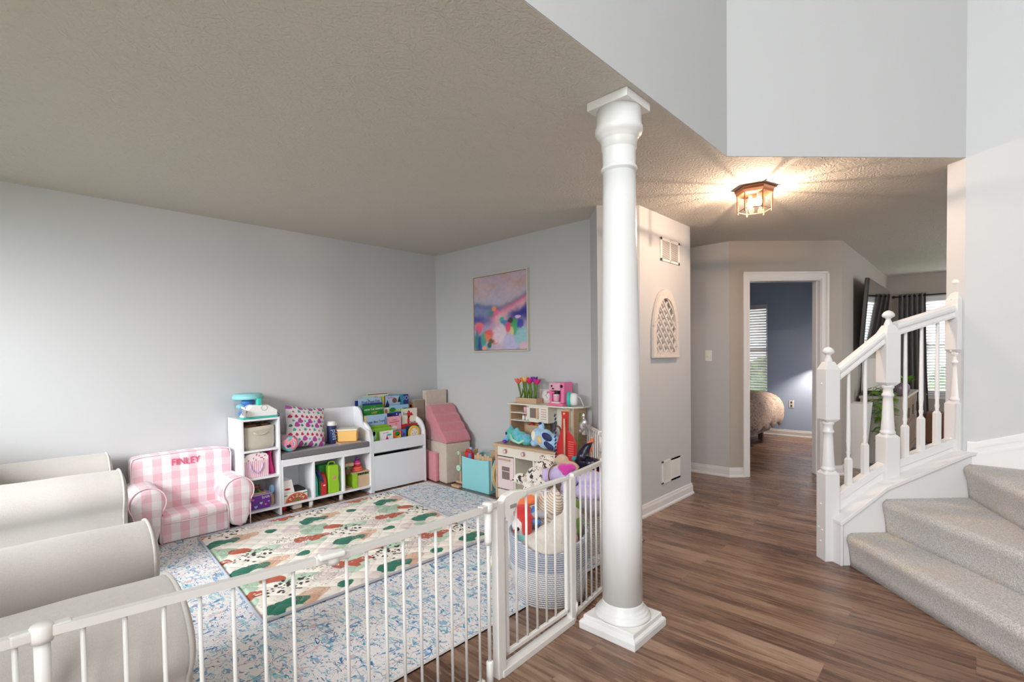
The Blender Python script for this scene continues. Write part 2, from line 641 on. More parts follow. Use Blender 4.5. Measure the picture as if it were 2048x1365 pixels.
sqring(b, [(0.146, 0), (0.147, 0.03), (0.144, 0.038), (0.139, 0.042), (0.133, 0.045), (0.131, 0.062), (0.128, 0.066)], X, Y)
b.build('base_plinth', 'column', ct, bevel=0.002)
b = MB().lathe([(0.127, 0.066), (0.129, 0.072), (0.127, 0.080), (0.119, 0.083), (0.118, 0.088), (0.115, 0.094), (0.109, 0.096), (0.108, 0.102),
                (0.103, 0.108), (0.0985, 0.112), (0.098, 0.118), (0.094, 0.126), (0.0925, 0.135)], (X, Y, 0), 64)
b.build('base_rings', 'column', ct, smooth=True)
pr = [(0.0925, 0.13), (0.0925, 0.5), (0.091, 0.85), (0.087, 1.25), (0.082, 1.6), (0.0765, 1.95), (0.0735, 2.12)]
MB().lathe(pr, (X, Y, 0), 64).build('shaft', 'column', ct, smooth=True)
b = MB().lathe([(0.073, 2.11), (0.0735, 2.125), (0.081, 2.128), (0.083, 2.135), (0.081, 2.142), (0.0765, 2.148), (0.074, 2.156), (0.0745, 2.21), (0.076, 2.222), (0.0765, 2.226),
                (0.0795, 2.228), (0.081, 2.262), (0.084, 2.268), (0.090, 2.275), (0.092, 2.28), (0.094, 2.283), (0.103, 2.292), (0.1075, 2.305), (0.1075, 2.32), (0.102, 2.332), (0.10, 2.402)], (X, Y, 0), 64)
b.build('capital', 'column', ct, smooth=True)
cs = 0.1035
MB().box(X-cs, X+cs, Y-cs, Y+cs, 2.402, 2.4395).build('abacus', 'column', ct, bevel=0.002)

# ------------------------------------------------------------------ stairs
def m_carpet():
    t = NT('stair_carpet')
    co = t.coord()
    n1 = t.noise(co, 200, 2, 0.7)
    n2 = t.noise(t.mapping(co, (1, 1, 1)), 3.2, 4, 0.6, 1.0)
    n3 = t.noise(co, 90, 2, 0.6)
    c = t.ramp(n1, [(0.34, lin((156, 151, 149))), (0.5, lin((194, 189, 186))), (0.66, lin((220, 216, 213)))])
    c2 = t.ramp(n1, [(0.34, lin((162, 150, 138))), (0.5, lin((202, 191, 177))), (0.66, lin((222, 212, 200)))])  # warmer tones imitate the yellowish light lying on the treads
    t.col(t.mix(t.ramp(n2, [(0.48, (0, 0, 0)), (0.62, (1, 1, 1))]), c, c2))
    t.b.inputs['Roughness'].default_value = 0.95
    t.b.inputs['Sheen Weight'].default_value = 0.2
    t.bump(t.math('ADD', n1, n3), 0.9, 0.006)
    return t.m


M['carpet'] = m_carpet()
PX, PY = -0.673, 3.533


def sp(s, o=0, z=None):
    x, y = PX+s*s2+o*s2, PY+s*s2-o*s2
    return (x, y) if z is None else (x, y, z)


def sprism(b, pts, o0, o1):
    """outline in (s,z), thickness o0..o1"""
    mt = Matrix(((s2, s2, 0, PX), (s2, -s2, 0, PY), (0, 0, 1, 0), (0, 0, 0, 1)))
    lo = [b.bm.verts.new(sp(s, o0, z)) for s, z in pts]
    hi = [b.bm.verts.new(sp(s, o1, z)) for s, z in pts]
    b.bm.faces.new(lo[::-1])
    b.bm.faces.new(hi)
    n = len(pts)
    for i in range(n):
        b.bm.faces.new((lo[i], lo[(i+1) % n], hi[(i+1) % n], hi[i]))
    return b


st = thing('staircase', 'carpeted winder staircase with a white stringer rising to the right of the hall', 'stairs', (0.2, 3.5, 0))
Cc = (-0.03, 4.03)
steps = [((-0.553, 3.509), (0.685, -0.741), 1.45), ((-0.400, 3.662), (0.551, -0.557), 1.6), ((-0.040, 4.022), (0.2, -0.546), 1.9),
         ((0.52, 4.03), (0.02, -0.58), 1.6), ((0.82, 4.03), (0.0, -0.58), 1.6), ((1.12, 4.03), (0.0, -0.58), 1.6)]
for i, (A_, d, L) in enumerate(steps):
    z1 = 0.2*(i+1)-0.003
    z0 = 0.2*i-(0.0 if i == 0 else 0.02)
    d = Vector((d[0], d[1], 0)).normalized()
    A = Vector((A_[0], A_[1], 0))
    B = A+d*L
    nrm = Vector((d.y, -d.x, 0))
    if nrm.dot(Vector((-1, -1, 0))) < 0:
        nrm = -nrm
    b = MB()
    poly = [(A.x, A.y), (B.x, B.y), (2.09, B.y), (2.09, 4.035)]
    poly += [(Cc[0], 4.035), Cc] if i < 3 else [(A.x, 4.035)]
    if i == 2:
        poly = poly[:-1]
    b.prism(poly, 0 if i > 2 else z0, z1)
    sec = [(-0.02, z0), (0.0, z0), (0.004, z0+0.05), (0.016, z0+(z1-z0)*0.55), (0.030, z1-0.058), (0.038, z1-0.038), (0.038, z1-0.020), (0.030, z1-0.007), (0.014, z1+0.001), (-0.02, z1+0.002), (-0.06, z1+0.0005), (-0.06, z0)]
    rings = []
    N = 60
    rnd = random.Random(i)
    for k in range(N+1):
        t = k/N
        e0 = min(1, t*N/1.4)
        sh = 0.55+0.45*math.sqrt(max(0, 1-(1-e0)**2)) if i < 3 else 1
        p = A+(B-A)*t
        q = []
        for u, v in sec:
            uu = u*sh if u > 0 else u
            vv = z0+(v-z0)*(1-(1-sh)*0.10)
            q.append(p+nrm*(uu+(rnd.uniform(-0.0012, 0.0012) if u > 0 else 0))+Vector((0, 0, vv)))
        rings.append(q)
    b.loft(rings)
    b.build('carpeted_step', 'carpet', st, smooth=False)
    for p_ in st.children[-1].data.polygons:
        p_.use_smooth = abs(p_.normal.z) < 0.999
# stringer
b = MB()
sprism(b, [(0.02, 0), (0.02, 0.248), (0.284, 0.452), (0.792, 0.651), (0.875, 0.651), (0.875, 0)], -0.045, 0.100)
b.build('stringer', 'trim', st)
b = MB()
sprism(b, [(0.0, 0.246), (0.0, 0.266), (0.284, 0.474), (0.792, 0.672), (0.885, 0.672), (0.885, 0.650), (0.795, 0.650), (0.29, 0.452), (0.012, 0.246)], -0.065, 0.116)
b.build('stringer_cap', 'trim', st, bevel=0.003)
b = MB()
b.prism([sp(-0.002, -0.045), sp(0.0, 0.04), sp(0.006, 0.092), sp(0.006, 0.108), sp(0.02, 0.108), sp(0.03, 0.10), sp(0.03, -0.045)], 0, 0.25)
b.build('stringer_end', 'trim', st, bevel=0.002)
# skirt on the wall
b = MB()
b.prism([(-0.045, 0.55), (-0.045, 0.645), (-0.012, 0.648), (2.08, 0.648+0.36*2.09), (2.08, 0.3), (0.2, 0.3)], 4.037, 4.0555, plane='xz')
for zt, hh, yy in ((0.734, 0.012, 4.043), (0.724, 0.03, 4.037), (0.70, 0.06, 4.041), (0.66, 0.012, 4.034)):
    b.prism([(-0.05, zt-hh), (-0.05, zt), (-0.012, zt), (2.08, zt+0.36*2.09), (2.08, zt-hh+0.36*2.09), (-0.012, zt-hh)], yy, 4.0555, plane='xz')
b.build('skirt_board', 'trim', st)

# railing
rl = thing('stair_railing', 'white wooden stair railing with turned newel posts standing on the stringer cap', 'railing', (PX, PY, 0))


def newel(sc, zb, B, buttons):
    X, Y = sp(sc)
    n_ = PI/4
    h = 0.044
    b = MB()
    sqring(b, [(h-0.004 if zb else h, zb), (h, zb+0.004), (h, B-0.016), (h*0.62, B+0.004)], X, Y, n_)
    o = b.build('newel_post', 'trim', rl, bevel=0.002)
    b = MB()
    sqring(b, [(h*0.62, B+0.300), (h, B+0.320), (h, B+0.625), (h*0.55, B+0.672)], X, Y, n_)
    b.build('upper_block', 'trim', o, bevel=0.002)
    b = MB()
    b.lathe([(0.034, B), (0.040, B+0.006), (0.041, B+0.014), (0.037, B+0.022), (0.035, B+0.026), (0.0355, B+0.032), (0.031, B+0.10), (0.027, B+0.20), (0.026, B+0.232),
             (0.032, B+0.236), (0.033, B+0.244), (0.030, B+0.250), (0.027, B+0.254), (0.0255, B+0.28), (0.031, B+0.286), (0.033, B+0.296), (0.031, B+0.304), (0.02, B+0.31)], (X, Y, 0), 32)
    b.build('turning', 'trim', o, smooth=True)
    b = MB().lathe([(0.027, B+0.66), (0.021, B+0.685), (0.014, B+0.702), (0.013, B+0.712), (0.019, B+0.718), (0.030, B+0.724), (0.0335, B+0.732), (0.031, B+0.742),
                    (0.022, B+0.754), (0.010, B+0.761), (0.001, B+0.763)], (X, Y, 0), 32)
    b.build('finial', 'trim', o, smooth=True)
    b = MB()
    for u, z in buttons:        # on the left-hand face
        c = Vector((X, Y, z))+Vector((-s2, -s2, 0))*(h)+Vector((s2, -s2, 0))*u
        MB().ell(c, (0.006, 0.006, 0.006), nu=10, nv=8).build('screw_cap', 'trim', o, smooth=True)
    return o


newel(0.0, 0.0, 0.553, [(0.005, 1.09), (0.0, 0.347), (-0.018, 0.197), (0.012, 0.187), (0.0, 0.115)])
newel(0.375, 0.455, 0.772, [(0.0, 1.40)])
newel(0.815, 0.655, 0.970, [(0.0, 1.60), (0.0, 1.28), (0.0, 0.74)])


def railseg(s0, z0, s1, z1, name='handrail'):
    # moulded section: offset o, height h
    sec = [(-0.030, -0.085), (0.030, -0.085), (0.031, -0.072), (0.022, -0.064), (0.021, -0.055), (0.033, -0.042), (0.035, -0.028), (0.028, -0.012), (0.014, -0.002), (0, 0),
           (-0.014, -0.002), (-0.028, -0.012), (-0.035, -0.028), (-0.033, -0.042), (-0.021, -0.055), (-0.022, -0.064), (-0.031, -0.072)]
    b = MB().loft([[Vector(sp(s0, o, z0+h)) for o, h in sec], [Vector(sp(s1, o, z1+h)) for o, h in sec]])
    return b.build(name, 'trim', rl, bevel=0.001)


railseg(0.04, 1.187, 0.34, 1.422)
railseg(0.412, 1.466, 0.785, 1.575)


def shoe(s0, z0, s1, z1):
    b = MB()
    sprism(b, [(s0, z0-0.05), (s0, z0), (s1, z1), (s1, z1-0.05)], -0.028, 0.028)
    o = b.build('shoe_rail', 'trim', rl, bevel=0.002)
    b = MB()
    sprism(b, [(s0, z0-0.15), (s0, z0-0.045), (s1, z1-0.045), (s1, z1-0.12)], -0.02, 0.02)
    b.build('rail_fillet', 'trim', o)


shoe(0.04, 0.409, 0.34, 0.600)
shoe(0.412, 0.612, 0.785, 0.744)


def baluster(s, z0, B, B2, z1):
    X, Y = sp(s)
    h = 0.0155
    b = MB()
    sqring(b, [(h, z0-0.02), (h, B-0.012), (h*0.6, B+0.002)], X, Y, PI/4)
    o = b.build('baluster', 'trim', rl, bevel=0.001)
    b = MB().lathe([(0.009, B), (0.011, B+0.006), (0.009, B+0.012), (0.012, B+0.03), (0.0125, B2-0.02), (0.0095, B2-0.01), (0.011, B2-0.004), (0.0095, B2+0.004), (0.0125, B2+0.05),
                    (0.0115, B2+0.12), (0.009, z1-0.02), (0.0085, z1+0.02)], (X, Y, 0), 20)
    b.build('spindle', 'trim', o, smooth=True)


baluster(0.128, 0.45, 0.629, 0.680, 1.165)
baluster(0.232, 0.515, 0.718, 0.780, 1.248)
baluster(0.484, 0.63, 0.827, 0.885, 1.402)
baluster(0.585, 0.665, 0.875, 0.933, 1.432)
baluster(0.686, 0.70, 0.908, 0.966, 1.461)

# ------------------------------------------------------------------ hall fittings
# ceiling light
M['brass'] = plain('copper_brass', (150, 100, 70), 0.35, 0.8)
M['bulb'] = plain('bulb_glow', (255, 240, 220), 0.3, emit=((255, 214, 170), 14))
Lx, Ly = -1.150, 3.700
hl = thing('ceiling_light', 'hexagonal glass and copper flush ceiling light glowing above the hall', 'ceiling light', (Lx, Ly, 2.24))


def hexp(r, z, a0=0.25):
    return [Vector((Lx+r*math.cos(a0+i*PI/3), Ly+r*math.sin(a0+i*PI/3), z)) for i in range(6)]


b = MB().loft([hexp(0.128, 2.4395), hexp(0.130, 2.425), hexp(0.122, 2.413), hexp(0.118, 2.395)])
b.build('canopy', 'brass', hl)
b = MB()
top, bot = hexp(0.112, 2.396), hexp(0.108, 2.272)
bt = hexp(0.108, 2.285)
for i in range(6):
    b.tube([top[i], bot[i]], 0.0045, 6)
    b.tube([bt[i], bt[(i+1) % 6]], 0.003, 6)
    b.tube([top[i], top[(i+1) % 6]], 0.003, 6)
    b.ell(bot[i], (0.006, 0.006, 0.008), nu=8, nv=6)
b.build('cage', 'brass', hl)
b = MB()
for i in range(6):
    q = [top[i], top[(i+1) % 6], bt[(i+1) % 6], bt[i]]
    b.bm.faces.new([b.bm.verts.new(p*0.985+Vector((Lx, Ly, p.z))*0.015) for p in q])
b.build('glass_panels', 'glass', hl)
for dx, dy in ((-0.035, 0.02), (0.035, -0.02)):
    MB().lathe([(0.012, 0), (0.013, 0.03), (0.008, 0.035)], (Lx+dx, Ly+dy, 2.365), 12).build('lamp_socket', 'plastic_white', hl)
for dx, dy in ((-0.035, 0.02), (0.035, -0.02)):
    b = MB().ell((Lx+dx, Ly+dy, 2.335), (0.020, 0.020, 0.032))
    b.build('bulb', 'bulb', hl, smooth=True)
    l = bpy.data.lights.new('bulb_light', 'POINT')
    l.energy = 16
    l.color = (1, 0.70, 0.50)
    l.shadow_soft_size = 0.004
    o = bpy.data.objects.new('bulb_light', l)
    COL.objects.link(o)
    o.location = (Lx+dx*1.0, Ly+dy, 2.29)

# vents on the hall wall x=-1.915
M['vent_white'] = plain('vent_white', (226, 224, 220), 0.45)
M['vent_dark'] = plain('vent_dark', (90, 84, 78), 0.7)
XW = -1.915
v = thing('air_vent', 'white louvred return air vent high on the hall wall above the arched wood panel', 'vent', (XW, 3.98, 2.06))
b = MB()
ya, yb, za, zb = 3.804, 4.160, 2.061, 2.255
b.box(XW, XW+0.008, ya, yb, za, za+0.022).box(XW, XW+0.008, ya, yb, zb-0.022, zb).box(XW, XW+0.008, ya, ya+0.03, za, zb).box(XW, XW+0.008, yb-0.03, yb, za, zb).box(XW, XW+0.008, (ya+yb)/2-0.008, (ya+yb)/2+0.008, za, zb)
b.build('frame', 'vent_white', v, bevel=0.002)
b = MB()
for k in range(17):
    z = za+0.03+k*0.0088
    b.box(0, 0.001, -0.15, 0.15, -0.0022, 0.0022, R_((XW+0.0045, (ya+yb)/2, z), 0, 0, 0.2))
b.build('louvres', 'vent_white', v)
MB().box(XW+0.0002, XW+0.001, ya+0.02, yb-0.02, za+0.015, zb-0.015).build('duct', 'vent_dark', v)
v = thing('air_vent', 'white sliding floor-level air register low on the hall wall above the baseboard', 'vent', (XW, 3.98, 0.2))
ya, yb, za, zb = 3.808, 4.155, 0.198, 0.392
b = MB().box(XW, XW+0.007, ya, yb, za, za+0.018).box(XW, XW+0.007, ya, yb, zb-0.018, zb).box(XW, XW+0.007, ya, ya+0.03, za, zb).box(XW, XW+0.007, (ya+yb)/2-0.01, yb, za, zb)
b.build('frame', 'vent_white', v, bevel=0.002)
b = MB()
for k in range(16):
    b.box(XW+0.001, XW+0.0045, ya+0.03+k*0.0088, ya+0.0355+k*0.0088, za+0.018, zb-0.018)
b.build('louvres', 'vent_white', v)
MB().box(XW+0.0002, XW+0.001, ya+0.02, yb-0.02, za+0.015, zb-0.015).build('duct', 'vent_dark', v)
MB().box(XW+0.006, XW+0.012, yb-0.035, yb-0.02, (za+zb)/2-0.02, (za+zb)/2+0.02).build('damper_lever', 'vent_white', v, bevel=0.002)


# arched wood panel
def m_distress():
    t = NT('distressed_white_wood')
    n = t.noise(t.coord(), 22, 5, 0.7, 0.5)
    t.col(t.mix(t.ramp(n, [(0.60, (0, 0, 0)), (0.68, (1, 1, 1))]), lin((214, 206, 198)), lin((140, 118, 100))))
    t.b.inputs['Roughness'].default_value = 0.8
    t.bump(n, 0.3, 0.003)
    return t.m


M['distress'] = m_distress()
v = thing('arched_wall_panel', 'distressed white wooden gothic arch panel with lattice hanging on the hall wall', 'wall decor', (XW, 3.865, 1.255))
ca, hw, z0, z1 = 3.865, 0.225, 1.258, 1.825


def arch(hw_, z0_, zs, zt, n=14):
    """outline of pointed arch in (y,z): right side going up then left side down"""
    pts = [(ca-hw_, z0_), (ca+hw_, z0_)]
    for k in range(n+1):
        t = k/n
        pts.append((ca+hw_*(1-t**1.0)*(1+0.55*t) if k < n else ca, zs+(zt-zs)*math.sin(t*PI/2)**0.92))
    for k in range(n-1, -1, -1):
        t = k/n
        pts.append((ca-hw_*(1-t)*(1+0.55*t), zs+(zt-zs)*math.sin(t*PI/2)**0.92))
    return pts


outer, inner = arch(hw, z0, 1.50, z1), arch(hw-0.045, z0+0.045, 1.505, z1-0.075)
b = MB()
n = len(outer)
for xa, xb in ((XW+0.004, XW+0.030),):
    for i in range(n):
        j = (i+1) % n
        q = [(outer[i]), (outer[j]), (inner[j]), (inner[i])]
        lo = [b.bm.verts.new((xa, *p)) for p in q]
        hi = [b.bm.verts.new((xb, *p)) for p in q]
        b.bm.faces.new(lo[::-1])
        b.bm.faces.new(hi)
        for k in range(4):
            b.bm.faces.new((lo[k], lo[(k+1) % 4], hi[(k+1) % 4], hi[k]))
bmesh.ops.remove_doubles(b.bm, verts=b.bm.verts, dist=1e-5)
b.build('arch_frame', 'distress', v)
MB().box(XW+0.004, XW+0.034, ca-hw-0.003, ca+hw+0.003, z0-0.002, z0+0.02).build('bottom_rail', 'distress', v, bevel=0.003)


def halfw(z, inset):
    if z < 1.505:
        return hw-inset
    pts = arch(hw-inset, z0, 1.50, z1-inset*1.4)
    pr_ = [p for p in pts if p[0] >= ca-1e-6]
    for (ya_, za_), (yb_, zb_) in zip(pr_[1:], pr_[2:]):
        if za_ <= z <= zb_ and zb_ > za_:
            return (ya_+(yb_-ya_)*(z-za_)/(zb_-za_))-ca
    return 0


b = MB()
for sg, xo in ((1, 0.012), (-1, 0.020)):
    for k in range(-3, 9):
        zc = z0+0.03+k*0.098
        # line y = ca + sg*(z-zc)*0.62
        seg = []
        for q in range(0, 241):
            y = -hw+2*hw*q/240
            z = zc+sg*y/1.02
            if z0+0.02 < z < z1-0.05 and abs(y) < halfw(z, 0.035):
                seg.append((y+ca, z))
        if len(seg) > 8:
            (ya, za), (yb, zb) = seg[0], seg[-1]
            L = math.hypot(yb-ya, zb-za)
            an = math.atan2(zb-za, yb-ya)
            b.box(-0.004, 0.004, 0, L, -0.0065, 0.0065, R_((XW+xo, ya, za), 0, an))
b.build('lattice', 'distress', v)

# light switch, outlet
sw = thing('light_switch', 'white toggle light switch on the hall wall left of the bedroom doorway', 'light switch', (-2.088, 5.235, 1.2))
MB().box(-2.123, -2.053, 5.229, 5.235, 1.206, 1.323).build('plate', 'plastic_white', sw, bevel=0.003)
MB().box(-2.093, -2.083, 5.215, 5.23, 1.258, 1.276).build('toggle', 'plastic_white', sw, bevel=0.002)
ot = thing('wall_outlet', 'white duplex power outlet low on the blue bedroom wall', 'power outlet', (-2.087, 8.42, 0.44))
MB().box(-2.122, -2.052, 8.414, 8.42, 0.44, 0.555).build('plate', 'plastic_white', ot, bevel=0.003)
MB().box(-2.100, -2.074, 8.411, 8.415, 0.455, 0.488).box(-2.100, -2.074, 8.411, 8.415, 0.507, 0.54).build('sockets', 'vent_dark', ot, bevel=0.003)

# ------------------------------------------------------------------ vertex-painted surfaces
def painted(name_mat, rough=0.8, sheen=0, bump=None):
    t = NT(name_mat)
    a = t.t.nodes.new('ShaderNodeAttribute')
    a.attribute_name = 'Col'
    t.t.links.new(a.outputs[0], t.b.inputs['Base Color'])
    t.b.inputs['Roughness'].default_value = rough
    if sheen:
        t.b.inputs['Sheen Weight'].default_value = sheen
    if bump:
        t.bump(t.noise(t.coord(), bump[0], 3), bump[1], 0.004)
    return t.m


def L3(c):
    return np.array(lin(c))


def grid_mesh(name, P, C, mat, parent=None, thick=0, smooth=True):
    """P: (n,m,3) world points, C: (n,m,3) linear colours"""
    n, m_ = P.shape[:2]
    me = bpy.data.meshes.new(name)
    V = P.reshape(-1, 3)
    i, j = np.meshgrid(np.arange(n-1), np.arange(m_-1), indexing='ij')
    a = (i*m_+j).ravel()
    F = np.stack([a, a+m_, a+m_+1, a+1], 1)
    me.vertices.add(len(V))
    me.loops.add(F.size)
    me.polygons.add(len(F))
    me.loops.foreach_set('vertex_index', F.ravel().astype(np.int32))
    me.polygons.foreach_set('loop_start', (np.arange(len(F))*4).astype(np.int32))
    if smooth:
        me.polygons.foreach_set('use_smooth', np.ones(len(F), dtype=bool))
    o = bpy.data.objects.new(name, me)
    COL.objects.link(o)
    if parent is not None:
        o.parent = parent
        mt = np.array(BASE[parent.name])
        V = V @ mt[:3, :3].T+mt[:3, 3]
        BASE[o.name] = BASE[parent.name]
    else:
        c = np.array([(V[:, 0].min()+V[:, 0].max())/2, (V[:, 1].min()+V[:, 1].max())/2, V[:, 2].min()])
        V = V-c
        o.location = c
        BASE[o.name] = Matrix.Translation(-Vector(c))
    me.vertices.foreach_set('co', V.astype(np.float32).ravel())
    me.update()
    at = me.color_attributes.new('Col', 'FLOAT_COLOR', 'POINT')
    cc = np.concatenate([C.reshape(-1, 3), np.ones((n*m_, 1))], 1)
    at.data.foreach_set('color', cc.astype(np.float32).ravel())
    me.materials.append(mat)
    if thick:
        s_ = o.modifiers.new('solid', 'SOLIDIFY')
        s_.thickness = thick
        s_.offset = -1
    return o


# ------------------------------------------------------------------ rug
def m_rug():
    t = NT('floral_rug')
    co = t.coord()
    c = lin((232, 229, 230))
    c = t.mix(t.ramp(t.noise(co, 5, 3), [(0.45, (0, 0, 0)), (0.6, (1, 1, 1))]), c, lin((234, 229, 226)))
    spec = [((12, 30, 1), 0.5, lin((150, 180, 206)), 0.60, 1.2), ((11, 30, 1), -0.6, lin((170, 208, 212)), 0.60, 1.4),
            ((34, 12, 1), 0.25, lin((92, 142, 186)), 0.635, 1.2), ((16, 42, 1), 0.1, lin((60, 112, 168)), 0.65, 1.6), ((30, 14, 1), -0.3, lin((218, 188, 190)), 0.64, 1.0),
            ((20, 24, 1), 0.9, lin((84, 160, 184)), 0.645, 2.0), ((20, 36, 1), 1.2, lin((110, 105, 145)), 0.68, 1.4)]
    for k, (sc, rot, cc, th, dist) in enumerate(spec):
        n = t.noise(t.mapping(co, sc, (0, 0, rot), (k*3.1, k*1.7, k*2.3)), 1.0, 2, 0.6, dist)
        c = t.mix(t.ramp(n, [(th, (0, 0, 0)), (th+0.012, (1, 1, 1))]), c, cc)
    # drawn vine and petal outlines
    for k, (sc, wd, cc, dist) in enumerate(((9, 0.0045, lin((85, 115, 150)), 1.2), (13, 0.005, lin((110, 165, 195)), 2.5), (17, 0.004, lin((60, 85, 140)), 1.8))):
        n = t.noise(t.mapping(co, (1, 1, 1), (0, 0, k), (k*5, 2*k, k)), sc, 1, 0.5, dist)
        d = t.math('ABSOLUTE', t.math('SUBTRACT', n, 0.5))
        gate_ = t.ramp(t.noise(t.mapping(co, loc=(9+k, 3, 1)), 7, 1), [(0.5, (0, 0, 0)), (0.52, (1, 1, 1))])
        c = t.mix(t.math('MULTIPLY', t.math('LESS_THAN', d, wd), t.math('MULTIPLY', gate_, 0.8)), c, cc)
    t.col(c)
    t.b.inputs['Roughness'].default_value = 0.9
    t.bump(t.noise(co, 260, 2), 0.3, 0.003)
    return t.m


M['rug'] = m_rug()
M['rugedge'] = plain('rug_binding', (206, 200, 200), 0.9)
rg = thing('area_rug', 'low white area rug with a fine blue and teal floral pattern under the play mat', 'rug', (-2.9, 1.5, 0))
rx0, rx1, ry0, ry1 = -4.13, -1.665, -0.35, 3.06
MB().box(rx0, rx1, ry0, ry1, 0.0005, 0.006).build('pile', 'rug', rg)
b = MB()
for a in ((rx0, rx0+0.012, ry0, ry1), (rx1-0.012, rx1, ry0, ry1), (rx0, rx1, ry0, ry0+0.012), (rx0, rx1, ry1-0.012, ry1)):
    b.box(*a, 0.0005, 0.0068)
b.build('binding', 'rugedge', rg)


# ------------------------------------------------------------------ quilted play mat
def make_mat():
    C00, C10, C11, C01 = [np.array(p) for p in ((-4.045, 0.975), (-2.495, 0.862), (-2.478, 2.395), (-4.06, 2.56))]
    n, m_ = 400, 410
    u = np.linspace(0, 1, n)[:, None]
    v = np.linspace(0, 1, m_)[None, :]
    X = (1-u)*(1-v)*C00[0]+u*(1-v)*C10[0]+u*v*C11[0]+(1-u)*v*C01[0]
    Y = (1-u)*(1-v)*C00[1]+u*(1-v)*C10[1]+u*v*C11[1]+(1-u)*v*C01[1]
    a, b_ = X+2.48+1.31, Y-0.9-0.13+0.04*(X+2.48+1.31)
    rs = np.random.RandomState(3)
    C = np.ones((n, m_, 3))*L3((238, 231, 220))
    wob = 0.006*np.sin(a*40+np.sin(b_*23)*2)+0.006*np.cos(b_*37+np.sin(a*31)*2)
    TU, TV = 0.605, 0.642

    def ell(cu, cv, ru, rv, ang, col, ring=None):
        for i in range(-2, 4):
            for j in range(-2, 4):
                du, dv = a-(cu+i*TU), b_-(cv+j*TV)
                ca_, sa = math.cos(ang), math.sin(ang)
                p, q = du*ca_+dv*sa, -du*sa+dv*ca_
                d = np.sqrt((p/ru)**2+(q/rv)**2)+wob*8
                mk = d < 1
                if ring:
                    mk = mk & (np.abs(np.sin(d*ring)) < 0.22)
                C[mk] = L3(col)
    green, lg, lg2, org, tan, blk, grey = (18, 108, 86), (166, 192, 166), (182, 205, 184), (178, 84, 58), (222, 188, 164), (45, 42, 42), (205, 192, 190)
    ell(0.10, 0.52, 0.10, 0.12, 0.2, (222, 208, 204))
    ell(0.42, 0.36, 0.08, 0.12, 0.1, (224, 210, 206))
    ell(0.21, -0.05, 0.075, 0.12, 0.3, lg)
    ell(0.10, -0.08, 0.04, 0.05, 0, lg)
    ell(0.34, 0.19, 0.045, 0.115, -0.2, lg2)
    ell(0.46, 0.50, 0.05, 0.09, 0.3, lg2)
    ell(0.30, 0.56, 0.04, 0.07, 0.3, lg2)
    ell(-0.02, 0.17, 0.055, 0.095, 0.1, tan)
    ell(0.03, 0.14, 0.04, 0.07, 0.5, (214, 172, 148))
    ell(0.0, 0.03, 0.060, 0.115, -0.1, green)
    ell(0.02, -0.02, 0.050, 0.06, 0.2, green)
    ell(0.062, 0.045, 0.026, 0.045, 0, (214, 212, 196))
    ell(0.01, 0.345, 0.038, 0.048, 0.4, green)
    ell(0.26, 0.07, 0.046, 0.072, -0.5, org)
    ell(0.385, -0.05, 0.028, 0.038, -0.5, org)
    ell(0.40, -0.045, 0.012, 0.035, -0.5, (225, 205, 190))
    ell(0.355, 0.44, 0.052, 0.060, 0, org)
    ell(0.395, 0.50, 0.058, 0.038, 0.2, org)
    ell(0.375, 0.565, 0.040, 0.062, 0, org)
    # thin drawn contour lines
    ell(0.21, -0.05, 0.075, 0.12, 0.3, (120, 140, 120), ring=22)
    ell(0.42, 0.34, 0.09, 0.12, 0.1, (130, 125, 122), ring=17)
    ell(-0.02, 0.17, 0.055, 0.095, 0.1, (176, 138, 118), ring=20)
    # dots
    for k in range(44):
        r = rs.uniform(0.006, 0.014)
        ell(-0.20+rs.normal(0, 0.045)+0.6, 0.12+rs.normal(0, 0.065), r*0.8, r, rs.uniform(-1, 1), blk)
    for k in range(60):
        ell(0.26+rs.normal(0, 0.04), 0.34+rs.normal(0, 0.055), 0.004, 0.005, 0, (70, 65, 62))
    for k in range(40):
        ell(-0.08+rs.normal(0, 0.05), 0.22+rs.normal(0, 0.1), 0.003, 0.0045, 0, (190, 150, 130))
    for k in range(10):
        ell(0.37+rs.normal(0, 0.025), 0.47+rs.normal(0, 0.03), 0.0035, 0.004, 0, (235, 225, 215))
    for k in range(5):
        ell(0.385+rs.normal(0, 0.01), -0.05+rs.normal(0, 0.015), 0.005, 0.006, 0, (240, 225, 215))
    # quilting relief: diamonds
    q1 = np.abs(np.sin((a+b_)*PI/0.13))
    q2 = np.abs(np.sin((a-b_)*PI/0.13))
    Z = 0.010+0.008*np.sqrt(np.clip(q1*q2, 0, 1))+0.002*np.sin(a*9)*np.cos(b_*7)
    ed = np.minimum(np.minimum(u, 1-u), np.minimum(v, 1-v))
    Z = Z*np.clip(ed/0.02, 0.55, 1)
    P = np.stack([X, Y, Z+0.0068], 2)
    pm = thing('play_mat', 'quilted cream play mat printed with green hills and rust mushrooms spread on the rug', 'play mat', (-3.27, 1.7, 0.006))
    grid_mesh('quilt', P, C, painted('play_mat_print', 0.85, 0.1, (300, 0.15)), pm)
    M['matedge'] = plain('mat_binding', (176, 178, 190), 0.8)
    loop = []
    cs_ = [C00, C10, C11, C01]
    MZ = 0.0165
    for k in range(4):
        p0, p1 = cs_[k-1], cs_[k]
        p2 = cs_[(k+1) % 4]
        d0, d1 = (p0-p1)/np.linalg.norm(p0-p1), (p2-p1)/np.linalg.norm(p2-p1)
        for s in (0.05, 0.02, 0.006):
            loop.append((*(p1+d0*s), MZ))
        for s in (0.006, 0.02, 0.05):
            loop.append((*(p1+d1*s), MZ))
        for s in (0.25, 0.5, 0.75):
            loop.append((*(p1+(p2-p1)*s), 0.0165+0.002*random.random()))
